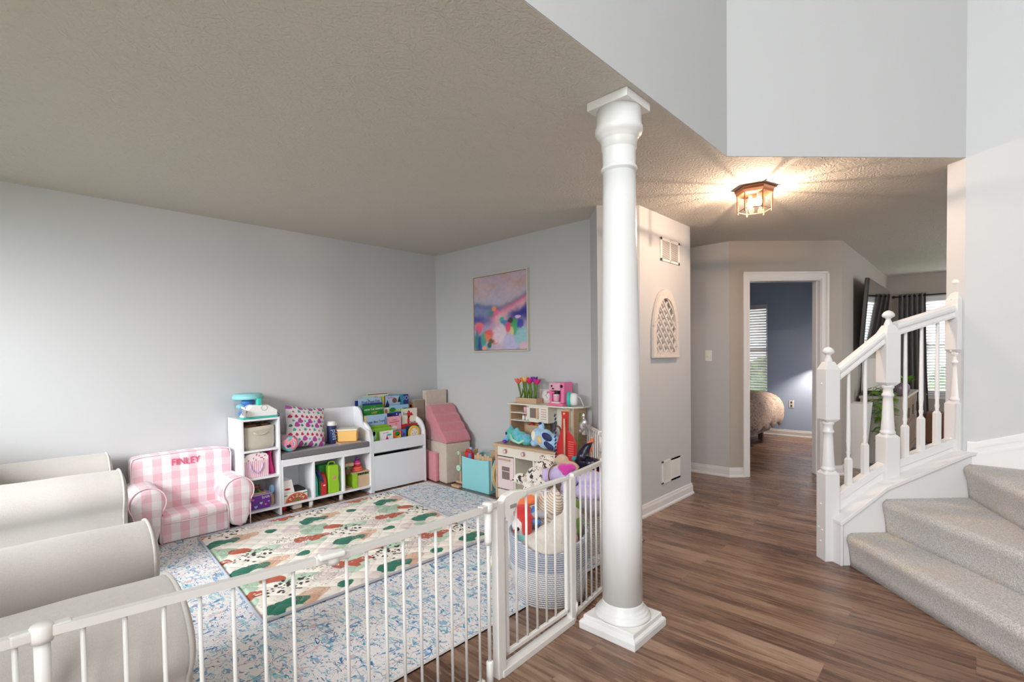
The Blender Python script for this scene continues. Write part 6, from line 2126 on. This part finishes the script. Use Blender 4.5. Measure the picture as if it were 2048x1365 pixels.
def rope_basket(name, label, c, rb, rtp, h, dip, mat, ph, lip='p_white'):
    t = thing(name, label, 'basket', (c[0], c[1], 0))
    n_ = 56
    rings = []
    for z, r in ((0.001, 0.05), (0.001, rb*0.93), (0.012, rb), (0.1, rb*1.05), (0.2, (rb+rtp)/2+0.01)):
        rings.append([(c[0]+r*math.cos(a_), c[1]+r*math.sin(a_), z) for a_ in [2*PI*k/n_ for k in range(n_)]])
    top = lambda a_: h+dip*math.cos(a_-ph)+0.018*math.sin(3*a_+1)
    for s in (0.35, 0.7, 1.0):
        rings.append([(c[0]+(rb+(rtp-rb)*(0.6+0.4*s))*math.cos(a_), c[1]+(rb+(rtp-rb)*(0.6+0.4*s))*math.sin(a_), 0.2+(top(a_)-0.2)*s) for a_ in [2*PI*k/n_ for k in range(n_)]])
    rings.append([(c[0]+(rtp-0.012)*math.cos(a_), c[1]+(rtp-0.012)*math.sin(a_), top(a_)+0.002) for a_ in [2*PI*k/n_ for k in range(n_)]])
    rings.append([(c[0]+(rb-0.01)*math.cos(a_), c[1]+(rb-0.01)*math.sin(a_), 0.03) for a_ in [2*PI*k/n_ for k in range(n_)]])
    MB().loft(rings, caps=True).build('body', mat, t, smooth=True)
    return t, top


away = math.atan2(2.02, -1.665)
bk1, top1 = rope_basket('rope_basket', 'big blue and white cotton rope basket standing right behind the gate door', (-1.672, 2.03), 0.185, 0.215, 0.355, 0.045, 'rope_blue', away)
bk2, top2 = rope_basket('rope_basket', 'beige rope basket heaped with plush toys behind the blue rope basket', (-1.98, 2.62), 0.22, 0.25, 0.40, 0.0, 'rope_tan', 0)
# contents of the blue basket
cr1, cr2 = -1.672, 2.03
M['p_cream'] = m_plush('cream_fleece', (226, 218, 206))
tag(plush([((-1.66, 1.98, 0.29), (0.16, 0.14, 0.06)), ((-1.62, 2.0, 0.33), (0.10, 0.10, 0.07)), ((-1.58, 2.04, 0.37), (0.07, 0.09, 0.08)), ((-1.57, 2.10, 0.43), (0.05, 0.06, 0.07)), ((-1.64, 1.93, 0.30), (0.09, 0.08, 0.05))], 'cream_cushion', 'p_cream', None, 0.008),
    'large cream fleece cushion sloping across the front of the blue rope basket', 'cushion')
g_ = thing('gnome_plush', 'red hatted gnome plush at the left of the blue rope basket', 'plush toy', (-1.80, 1.93, 0.3))
plush([((-1.790, 1.935, 0.37), (0.05, 0.045, 0.045)), ((-1.80, 1.93, 0.315), (0.045, 0.04, 0.03))], 'face', 'p_white', g_)
plush([((-1.80, 1.965, 0.43), (0.055, 0.05, 0.05)), ((-1.765, 1.95, 0.405), (0.05, 0.04, 0.04)), ((-1.74, 1.93, 0.37), (0.03, 0.03, 0.05))], 'hat', 'p_red', g_)
MB().ell((-1.772, 1.893, 0.365), (0.010, 0.010, 0.010)).build('nose', 'c_black', g_, smooth=True)
MB().ell((-1.785, 1.888, 0.352), (0.012, 0.012, 0.009)).build('mouth', 'c_red', g_, smooth=True)
tag(plush([((-1.83, 1.99, 0.47), (0.05, 0.04, 0.035)), ((-1.79, 2.02, 0.49), (0.04, 0.03, 0.03))], 'orange_plush', 'p_orange', None), 'orange plush toy behind the red hat in the blue basket', 'plush toy')
tag(MB().tube([(-1.77, 1.99, 0.385), (-1.72, 1.965, 0.40), (-1.67, 1.945, 0.41)], [0.016, 0.012, 0.015], 10).tube([(-1.755, 2.01, 0.46), (-1.745, 1.985, 0.43), (-1.735, 1.97, 0.395)], 0.012, 8).build('toy_plane', 'c_blue', smooth=True), 'blue plastic toy plane sticking out of the blue rope basket', 'toy plane')
tag(plush([((-1.75, 1.90, 0.31), (0.05, 0.035, 0.028)), ((-1.71, 1.89, 0.30), (0.035, 0.03, 0.025))], 'teal_plush', 'p_teal', None), 'pale teal plush hanging over the front rim of the blue basket', 'plush toy')
sb_ = thing('striped_cloth_bag', 'beige striped cloth bag slumped at the back of the blue rope basket', 'cloth bag', (-1.72, 2.14, 0.35))


def m_stripes(name, a, b_, f_, axis=0):
    t = NT(name)
    sx = t.n('ShaderNodeSeparateXYZ', i0=t.coord())
    v_ = t.math('ADD', sx.outputs[2], t.math('MULTIPLY', sx.outputs[axis], 0.5))
    t.col(t.mix(t.math('GREATER_THAN', t.math('FRACT', t.math('MULTIPLY', v_, f_)), 0.62), lin(a), lin(b_)))
    t.b.inputs['Roughness'].default_value = 0.9
    return t.m


M['st_beige'] = m_stripes('beige_striped_cloth', (232, 214, 196), (176, 160, 146), 70)
M['st_blue'] = m_stripes('blue_striped_cloth', (232, 230, 236), (130, 146, 184), 60, 1)
M['st_lilac'] = m_stripes('lilac_folds', (206, 190, 226), (186, 168, 212), 30, 1)
plush([((-1.76, 2.12, 0.43), (0.07, 0.06, 0.09)), ((-1.71, 2.13, 0.45), (0.05, 0.05, 0.09)), ((-1.74, 2.09, 0.38), (0.08, 0.07, 0.05))], 'bag', 'st_beige', sb_)
tag(plush([((-1.80, 2.19, 0.44), (0.08, 0.05, 0.07)), ((-1.68, 2.20, 0.44), (0.09, 0.05, 0.07))], 'striped_blanket', 'st_blue', None), 'blue and white striped blanket along the back rim of the blue basket', 'blanket')
tag(plush([((-1.545, 2.10, 0.38), (0.035, 0.05, 0.07)), ((-1.56, 2.12, 0.46), (0.03, 0.04, 0.06))], 'green_plush', 'p_green', None), 'olive green plush at the right end of the blue basket', 'plush toy')
tag(plush([((-1.53, 2.04, 0.33), (0.035, 0.04, 0.045))], 'coral_plush', 'p_coral', None), 'coral plush peeking over the right rim of the blue basket', 'plush toy')
tag(plush([((-1.62, 2.02, 0.425), (0.022, 0.02, 0.02)), ((-1.70, 2.0, 0.435), (0.05, 0.02, 0.02)), ((-1.74, 1.985, 0.42), (0.03, 0.02, 0.02))], 'grey_striped_plush', 'p_grey', None), 'small grey plush tail lying across the white cushion', 'plush toy')

# plush toys heaped on the beige basket
lp = thing('plush_leopard', 'white and black spotted plush snow leopard lying on the heap behind the gate', 'plush toy', (-2.1, 2.45, 0.42))
plush([((-2.165, 2.345, 0.485), (0.045, 0.04, 0.038)), ((-2.19, 2.315, 0.475), (0.02, 0.02, 0.016)), ((-2.10, 2.43, 0.50), (0.07, 0.07, 0.06)), ((-2.12, 2.53, 0.53), (0.07, 0.07, 0.06)), ((-2.15, 2.62, 0.55), (0.06, 0.06, 0.05)), ((-2.10, 2.35, 0.44), (0.04, 0.035, 0.035)), ((-2.03, 2.40, 0.45), (0.045, 0.04, 0.04))], 'body', 'p_leopard', lp)
MB().ell((-2.20, 2.29, 0.478), (0.006, 0.006, 0.005)).build('nose', 'c_rose', lp, smooth=True)
plush([((-2.085, 2.345, 0.425), (0.04, 0.035, 0.035))], 'paw', 'p_white', lp)
un = thing('plush_unicorn', 'lilac plush horse with a magenta mane and dark halter on the toy heap', 'plush toy', (-1.95, 2.5, 0.4))
plush([((-2.03, 2.46, 0.505), (0.045, 0.05, 0.05)), ((-1.97, 2.50, 0.52), (0.06, 0.055, 0.055)), ((-1.90, 2.52, 0.50), (0.06, 0.06, 0.07)), ((-1.90, 2.50, 0.40), (0.05, 0.05, 0.09))], 'head', 'p_lilac', un)
plush([((-1.92, 2.50, 0.565), (0.05, 0.04, 0.03)), ((-1.90, 2.49, 0.545), (0.03, 0.03, 0.035)), ((-1.875, 2.50, 0.575), (0.04, 0.03, 0.025))], 'mane', 'p_mag', un)
MB().tube([(-1.995+0.0*a_, 2.485+0.058*math.cos(a_), 0.515+0.058*math.sin(a_)) for a_ in [2*PI*k/24 for k in range(24)]], 0.004, 6, closed=True).build('halter', 'c_brown', un, smooth=True)
MB().ell((-2.055, 2.425, 0.52), (0.005, 0.004, 0.008)).build('nostril', 'c_purple', un, smooth=True)
wt = thing('witch_hat', 'shiny black pointed witch hat with a purple sheen on top of the toy heap', 'hat', (-2.0, 2.8, 0.5))
M['satin'] = plain('black_satin', (22, 20, 42), 0.25, bump=(25, 0.5))
b = MB().loft([[Vector((-1.96, 2.76, 0.52))+Vector((0.10*k_*math.cos(a_)*0.9, 0.08*k_*math.sin(a_), 0))+Vector((0, 0, z)) for a_ in [2*PI*k/24 for k in range(24)]] for k_, z in ((1.35, 0.0), (1.38, 0.008), (0.75, 0.02), (0.6, 0.05), (0.35, 0.09))])
b.build('brim', 'satin', wt, smooth=True)
MB().tube([(-1.96, 2.76, 0.56), (-1.965, 2.77, 0.61), (-1.94, 2.78, 0.66), (-1.905, 2.79, 0.69)], [0.06, 0.042, 0.026, 0.004], 14).build('cone', 'satin', wt, smooth=True)
MB().tube([(-1.93, 2.75, 0.55), (-1.88, 2.78, 0.55), (-1.82, 2.80, 0.53), (-1.78, 2.82, 0.51)], [0.05, 0.04, 0.025, 0.004], 12).build('point', 'satin', wt, smooth=True)
tb_ = thing('plush_bear', 'tan plush bear seen as a round ear and arm behind the lilac horse', 'plush toy', (-2.03, 2.62, 0.45))
plush([((-2.05, 2.64, 0.565), (0.05, 0.045, 0.05)), ((-2.0, 2.66, 0.50), (0.08, 0.07, 0.07))], 'head', 'p_tan', tb_)
plush([((-1.93, 2.40, 0.40), (0.035, 0.035, 0.06))], 'arm', 'p_tan', tb_)
plush([((-2.03, 2.36, 0.38), (0.09, 0.07, 0.075)), ((-1.98, 2.34, 0.33), (0.07, 0.06, 0.06))], 'x', 'p_beige', None, 0.008)
o = COL.objects['x']
o.name = 'beige_plush'
tag(o, 'fluffy beige plush at the foot of the spotted leopard', 'plush toy')
tag(plush([((-1.93, 2.36, 0.31), (0.05, 0.045, 0.04)), ((-1.86, 2.38, 0.31), (0.05, 0.045, 0.04)), ((-1.89, 2.36, 0.335), (0.04, 0.035, 0.03))], 'pink_plush', 'p_pink', None), 'pink and white striped plush between the two rope baskets', 'plush toy')
tag(plush([((-1.80, 2.60, 0.50), (0.09, 0.09, 0.05)), ((-1.72, 2.62, 0.46), (0.08, 0.08, 0.06)), ((-1.78, 2.56, 0.42), (0.11, 0.09, 0.05))], 'lilac_blanket', 'p_lilac', None, 0.008), 'folded lilac blanket on the right of the toy heap behind the gate', 'blanket')
tag(plush([((-1.75, 2.52, 0.36), (0.10, 0.06, 0.04)), ((-1.70, 2.50, 0.34), (0.06, 0.05, 0.04))], 'grey_purple_plush', 'p_grey', None), 'grey plush slipper shaped toy under the lilac blanket', 'plush toy')
tag(plush([((-1.83, 2.47, 0.36), (0.03, 0.03, 0.035))], 'small_coral_plush', 'p_coral', None), 'small coral plush under the edge of the lilac blanket', 'plush toy')
fx = thing('fox_puppet', 'red and orange fox shaped plush standing at the right of the toy heap', 'plush toy', (-2.07, 3.0, 0.5))
plush([((-2.06, 2.95, 0.57), (0.03, 0.025, 0.05)), ((-2.045, 2.96, 0.62), (0.025, 0.02, 0.045)), ((-2.025, 2.965, 0.665), (0.014, 0.012, 0.03)), ((-2.08, 2.94, 0.52), (0.035, 0.03, 0.05))], 'body', 'p_orange', fx)
plush([((-2.028, 2.955, 0.645), (0.018, 0.012, 0.012))], 'snout', 'p_white', fx)
tag(plush([((-2.02, 2.84, 0.545), (0.07, 0.03, 0.02)), ((-2.07, 2.83, 0.55), (0.04, 0.025, 0.02))], 'teal_cloth', plain('teal_cloth', (30, 160, 170), 0.8), None), 'bright teal cloth crumpled behind the black witch hat', 'cloth')
tag(plush([((-1.85, 2.82, 0.47), (0.07, 0.05, 0.06)), ((-1.78, 2.80, 0.43), (0.06, 0.05, 0.06))], 'red_cloth', 'p_red', None), 'red cloth at the right edge of the toy heap beside the column', 'cloth')
tag(plush([((-1.88, 2.87, 0.55), (0.05, 0.04, 0.04))], 'tan_plush', 'p_tan', None), 'tan plush ear at the top right of the toy heap beside the column', 'plush toy')
wh = thing('storage_bucket', 'tall white toy bucket behind the gate latch, left of the pink plush', 'bucket', (-2.12, 2.30, 0))
MB().lathe([(0.075, 0.001), (0.078, 0.01), (0.092, 0.335), (0.096, 0.34), (0.096, 0.348), (0.086, 0.348), (0.07, 0.02)], (-2.13, 2.20, 0), 36).build('bucket', 'c_white', wh, smooth=True)

# small things on the rug
so = thing('toy_figure', 'small green and cream toy lying on the rug by the gate post', 'toy', (-2.05, 2.05, 0))
MB().ell((-2.07, 2.03, 0.068), (0.035, 0.05, 0.06)).build('body', 'c_cream', so, smooth=True)
MB().ell((-2.055, 2.0, 0.05), (0.02, 0.03, 0.025)).build('green_part', 'c_lime', so, smooth=True)
tag(MB().box(-0.03, 0.03, -0.008, 0.008, 0, 0.016, R_((-2.42, 2.31, 0.007), 0.6)).build('marker_pen', 'c_rose', bevel=0.004), 'small pink crayon at the near corner of the play mat', 'crayon')

# ------------------------------------------------------------------ bedroom: bed corner, lamp
bd = thing('bed', 'bed corner with a brown patterned comforter seen through the bedroom doorway', 'bed', (-2.9, 7.2, 0))


def m_comforter():
    t = NT('brown_comforter')
    co = t.coord()
    n = t.noise(co, 16, 4, 0.6, 2.0)
    t.col(t.ramp(n, [(0.33, lin((120, 98, 86))), (0.43, lin((190, 168, 152))), (0.6, lin((226, 210, 198))), (0.74, lin((150, 122, 106)))]))
    t.b.inputs['Roughness'].default_value = 0.9
    t.bump(n, 0.6, 0.01)
    return t.m


M['comforter'] = m_comforter()
MB().box(-4.3, -2.30, 6.55, 8.1, 0.12, 0.40).build('base', 'c_grey', bd, bevel=0.01)
MB().box(-4.3, -2.28, 6.55, 8.1, 0.40, 0.64).build('mattress', 'c_white', bd, bevel=0.04, seg=4)
b = MB()
rings = []
for k in range(26):
    y = 6.45+1.7*k/25
    wv = 0.02*math.sin(k*1.9)+0.015*math.sin(k*0.7)
    hb = 0.24+0.05*math.sin(k*1.3)+(0.0 if k > 4 else 0.02*k)
    rings.append([(-4.25, y, 0.70), (-3.6, y, 0.74+wv), (-2.7, y, 0.73-wv), (-2.35, y, 0.71+wv), (-2.20+wv, y, 0.66), (-2.11+wv, y, 0.56), (-2.09-wv, y, 0.42), (-2.12+wv, y, hb),
                  (-2.17, y, hb-0.01), (-2.2, y, 0.5), (-2.34, y, 0.62), (-4.25, y, 0.645)])
b.loft(rings)
b.build('comforter', 'comforter', bd, smooth=True, sub=1)
for x, y in ((-2.4, 6.65), (-2.4, 8.0), (-4.2, 6.65), (-4.2, 8.0)):
    MB().box(x-0.03, x+0.03, y-0.03, y+0.03, 0, 0.12).build('leg', 'c_brown', bd)
def m_shade():
    t = NT('linen_shade')
    t.col(lin((240, 226, 206)))
    tl = t.n('ShaderNodeBsdfTranslucent', Color=(0.95, 0.85, 0.72, 1))
    mx = t.n('ShaderNodeMixShader', i0=0.6, i1=t.b, i2=tl)
    out = [n for n in t.t.nodes if n.type == 'OUTPUT_MATERIAL'][0]
    t.t.links.new(mx.outputs[0], out.inputs[0])
    return t.m


lm = thing('floor_lamp', 'floor lamp half hidden behind the right door jamb in the bedroom', 'lamp', (-1.40, 7.6, 0))
lxx, lyy = -1.60, 8.13
MB().lathe([(0.12, 0.001), (0.12, 0.015), (0.02, 0.03), (0.010, 0.05)], (lxx, lyy, 0), 24).build('base', 'c_grey', lm, smooth=True)
MB().cyl((lxx, lyy, 0.04), (lxx, lyy, 1.22), 0.009).build('pole', 'c_grey', lm, smooth=True)
MB().lathe([(0.12, 1.16), (0.08, 1.40), (0.001, 1.402)], (lxx, lyy, 0), 32, caps=False).build('lamp_shade', m_shade(), lm, smooth=True)
l = bpy.data.lights.new('lamp_bulb', 'POINT')
l.energy = 60
l.color = (1, 0.80, 0.62)
l.shadow_soft_size = 0.03
o = bpy.data.objects.new('lamp_bulb', l)
COL.objects.link(o)
o.location = (lxx, lyy, 1.25)

# ------------------------------------------------------------------ family room
tv = thing('television', 'large black television tilted out on a wall arm in the far family room', 'television', (-0.95, 7.5, 1.3))
P4 = [(-0.945, 6.70, 1.28), (-0.945, 8.45, 1.28), (-0.885, 8.45, 2.115), (-0.885, 6.70, 2.105)]
M['screen'] = plain('glossy_screen', (10, 10, 12), 0.06, coat=1.0)
nrm = (Vector(P4[1])-Vector(P4[0])).cross(Vector(P4[3])-Vector(P4[0])).normalized()
if nrm.x < 0:
    nrm = -nrm
b = MB().loft([[Vector(p)-nrm*0.045 for p in P4], [Vector(p)-nrm*0.004 for p in P4]])
b.build('housing', 'black', tv, bevel=0.006)
ins = [Vector(p)+((Vector(P4[0])+Vector(P4[2]))/2-Vector(p)).normalized()*0.018 for p in P4]
MB().loft([[p-nrm*0.004 for p in ins], [p+nrm*0.0005 for p in ins]]).build('screen', 'screen', tv)
MB().box(-1.035, -0.96, 7.3, 7.8, 1.5, 1.85).build('wall_bracket', 'black', tv)
MB().tube([(-1.0, 7.0, 1.3), (-1.0, 6.98, 1.0), (-1.01, 6.99, 0.8)], 0.006, 6).build('cable', 'black', tv, smooth=True)
M['cons'] = plain('whitewashed_wood', (198, 190, 182), 0.6, var=0.08)
M['barn'] = m_ply()
M['barnwood'] = plain('weathered_wood', (150, 128, 108), 0.7, var=0.3)
cn = thing('media_console', 'whitewashed media console with weathered slatted doors under the television', 'media console', (-0.78, 7.6, 0))
cx0, cx1, cy0, cy1 = -1.0, -0.60, 6.92, 8.45
MB().box(cx0-0.01, cx1+0.015, cy0-0.015, cy1+0.015, 0.745, 0.775).build('top', 'cons', cn, bevel=0.003)
MB().box(cx0, cx1, cy0, cy0+0.03, 0.0, 0.745).build('end_panel', 'cons', cn, bevel=0.002)
MB().box(cx0, cx1, cy1-0.03, cy1, 0.0, 0.745).build('end_panel', 'cons', cn, bevel=0.002)
MB().box(cx0, cx1-0.03, cy0+0.03, cy1-0.03, 0.06, 0.745).build('carcass', 'barnwood', cn)
for k in range(3):
    y0 = cy0+0.035+k*(cy1-cy0-0.07)/3
    y1 = y0+(cy1-cy0-0.07)/3-0.01
    b = MB()
    for q in range(5):
        b.box(cx1-0.028, cx1-0.012, y0+(y1-y0)*q/5, y0+(y1-y0)*(q+0.86)/5, 0.08, 0.73)
    b.box(cx1-0.012, cx1, y0, y1, 0.08, 0.13).box(cx1-0.012, cx1, y0, y1, 0.68, 0.73).box(cx1-0.012, cx1, y0, y1, 0.38, 0.43)
    o = b.build('barn_door', 'barnwood', cn)
    MB().box(cx1, cx1+0.008, y1-0.03, y1-0.02, 0.5, 0.62).build('handle', 'black', o)
tag(MB().box(-0.99, -0.72, 7.0, 7.35, 0.776, 0.83).build('cable_box', 'black', bevel=0.004), 'black cable box on the left end of the media console', 'cable box')
one(MB().box(-0.98, -0.74, 7.05, 7.12, 0.835, 1.21).box(-0.985, -0.735, 7.03, 7.14, 0.831, 0.85), 'white_panel_speaker', 'c_white', 'white upright box standing on the black cable box under the television', 'speaker', bevel=0.005)
one(MB().loft([[(-1.02, 6.50, 0.0), (-0.92, 6.50, 0.0), (-0.92, 6.72, 0.0), (-1.02, 6.72, 0.0)], [(-1.035, 6.45, 0.72), (-0.86, 6.45, 0.72), (-0.86, 6.76, 0.72), (-1.035, 6.76, 0.72)]]), 'waste_bin', 'c_white', 'slim white tapered bin standing left of the media console', 'bin', bevel=0.004)
# trailing plant
tp = thing('potted_pothos', 'trailing green pothos in a purple round pot on the near end of the console', 'potted plant', (-0.66, 7.05, 0.775))
PXX, PYY = -0.645, 7.12
MB().lathe([(0.03, 0.776), (0.06, 0.79), (0.082, 0.84), (0.080, 0.89), (0.055, 0.925), (0.05, 0.93)], (PXX+0.0, PYY, 0), 28).build('pot', plain('purple_glazed_pot', (128, 108, 128), 0.3), tp, smooth=True)


def m_leaf():
    t = NT('pothos_leaf')
    n = t.noise(t.coord(), 20, 3)
    t.col(t.mix(n, lin((60, 120, 24)), lin((140, 190, 60))))
    t.b.inputs['Roughness'].default_value = 0.4
    return t.m


M['leaf'] = m_leaf()


def leafmesh(b, p, d, size, rnd):
    d = Vector(d).normalized()
    side = d.cross(Vector((rnd.uniform(-.4, .4), rnd.uniform(-.4, .4), 1))).normalized()
    nn = side.cross(d)
    pts = [(0, 0, 0), (0.25, 0.30, 0.05), (0.55, 0.34, 0.04), (0.85, 0.18, 0), (1.05, 0, -0.06), (0.85, -0.18, 0), (0.55, -0.34, 0.04), (0.25, -0.30, 0.05)]
    mid = [(0.3, 0, -0.02), (0.7, 0, -0.03)]
    V = [b.bm.verts.new(Vector(p)+d*x*size+side*y*size+nn*z*size) for x, y, z in pts]
    W = [b.bm.verts.new(Vector(p)+d*x*size+side*y*size+nn*z*size) for x, y, z in mid]
    for f_ in ((V[0], V[1], W[0]), (V[1], V[2], W[1], W[0]), (V[2], V[3], W[1]), (V[3], V[4], W[1]), (V[4], V[5], W[1]), (V[5], V[6], W[1]), (V[6], V[7], W[0], W[1]), (V[7], V[0], W[0])):
        b.bm.faces.new(f_)


rnd = random.Random(4)
b = MB()
for k in range(46):
    a_ = rnd.uniform(0, 2*PI)
    leafmesh(b, (PXX+0.05*math.cos(a_), PYY+0.05*math.sin(a_), 0.93+rnd.uniform(0, 0.06)), (math.cos(a_), math.sin(a_), rnd.uniform(-0.3, 0.8)), rnd.uniform(0.06, 0.10), rnd)
o = b.build('crown_leaves', 'leaf', tp)
o['kind'] = 'stuff'
for vi, (dx, dy, L) in enumerate(((-0.10, -0.14, 0.75), (-0.16, -0.16, 0.62), (-0.07, -0.15, 0.9), (-0.22, -0.15, 0.35))):
    pts = [(PXX, PYY, 0.93), (PXX+dx*0.5, PYY+dy*0.6, 0.95), (PXX+dx, PYY+dy*1.7, 0.88)]
    n_ = int(L/0.06)
    for q in range(1, n_+1):
        pts.append((PXX+dx+0.015*math.sin(q*1.3+vi), PYY+dy*1.7-0.005*q+0.01*math.cos(q), 0.88-L*q/n_))
    o = MB().tube(pts, 0.003, 5).build('vine', 'leaf', tp, smooth=True)
    b = MB()
    for p in pts[2:]:
        for s in (-1, 1):
            leafmesh(b, p, (s*rnd.uniform(0.4, 1), rnd.uniform(-0.5, 0.1), rnd.uniform(-0.7, 0.1)), rnd.uniform(0.07, 0.11), rnd)
    b.build('vine_leaves', 'leaf', o)
# curtains
M['curtain'] = m_linen('grey_curtain', (104, 98, 96), 0.15)
cu = thing('curtain', 'dark grey grommet curtain hanging left of the far family room window', 'curtain', (-0.74, 9.5, 0))
rings = []
for z, sp_x, amp in ((2.15, 1.0, 0.028), (2.0, 1.0, 0.032), (1.5, 1.02, 0.036), (1.0, 1.06, 0.038), (0.5, 1.12, 0.04), (0.03, 1.18, 0.04)):
    r1, r2 = [], []
    for k in range(81):
        t_k = k/80
        x = -0.90+0.32*sp_x*t_k
        y = 9.52+amp*math.sin(t_k*2*PI*5.5)
        r1.append((x, y, z))
        r2.append((x, y+0.004, z))
    rings.append(r1+r2[::-1])
MB().loft(rings).build('panel', 'curtain', cu, smooth=True)
tag(MB().tube([(-0.95, 9.52, 2.115), (1.3, 9.52, 2.115)], 0.010, 10).ell((-0.96, 9.52, 2.115), (0.022, 0.022, 0.022)).build('curtain_rod', 'black', smooth=True), 'thin black curtain rod above the far family room window', 'curtain rod')
tag(MB().box(-0.55, -0.30, 8.95, 9.3, 0.0, 0.42).build('wicker_basket', 'c_brown', bevel=0.02), 'dark brown wicker basket on the floor under the far curtain', 'basket')

# green outside the windows
M['hedge'] = m_plush('hedge_green', (70, 110, 50), (130, 160, 90), 6, 0.5)
b = MB()
rnd = random.Random(9)
for k in range(40):
    b.ell((rnd.uniform(-6, 4), rnd.uniform(13, 15), rnd.uniform(-0.2, 0.5)), (0.7, 0.6, rnd.uniform(0.5, 0.9)), nu=12, nv=8)
o = b.build('hedge', 'hedge', None, smooth=True)
tag(o, 'leafy green hedge outside the far windows', 'hedge', None, 'stuff')
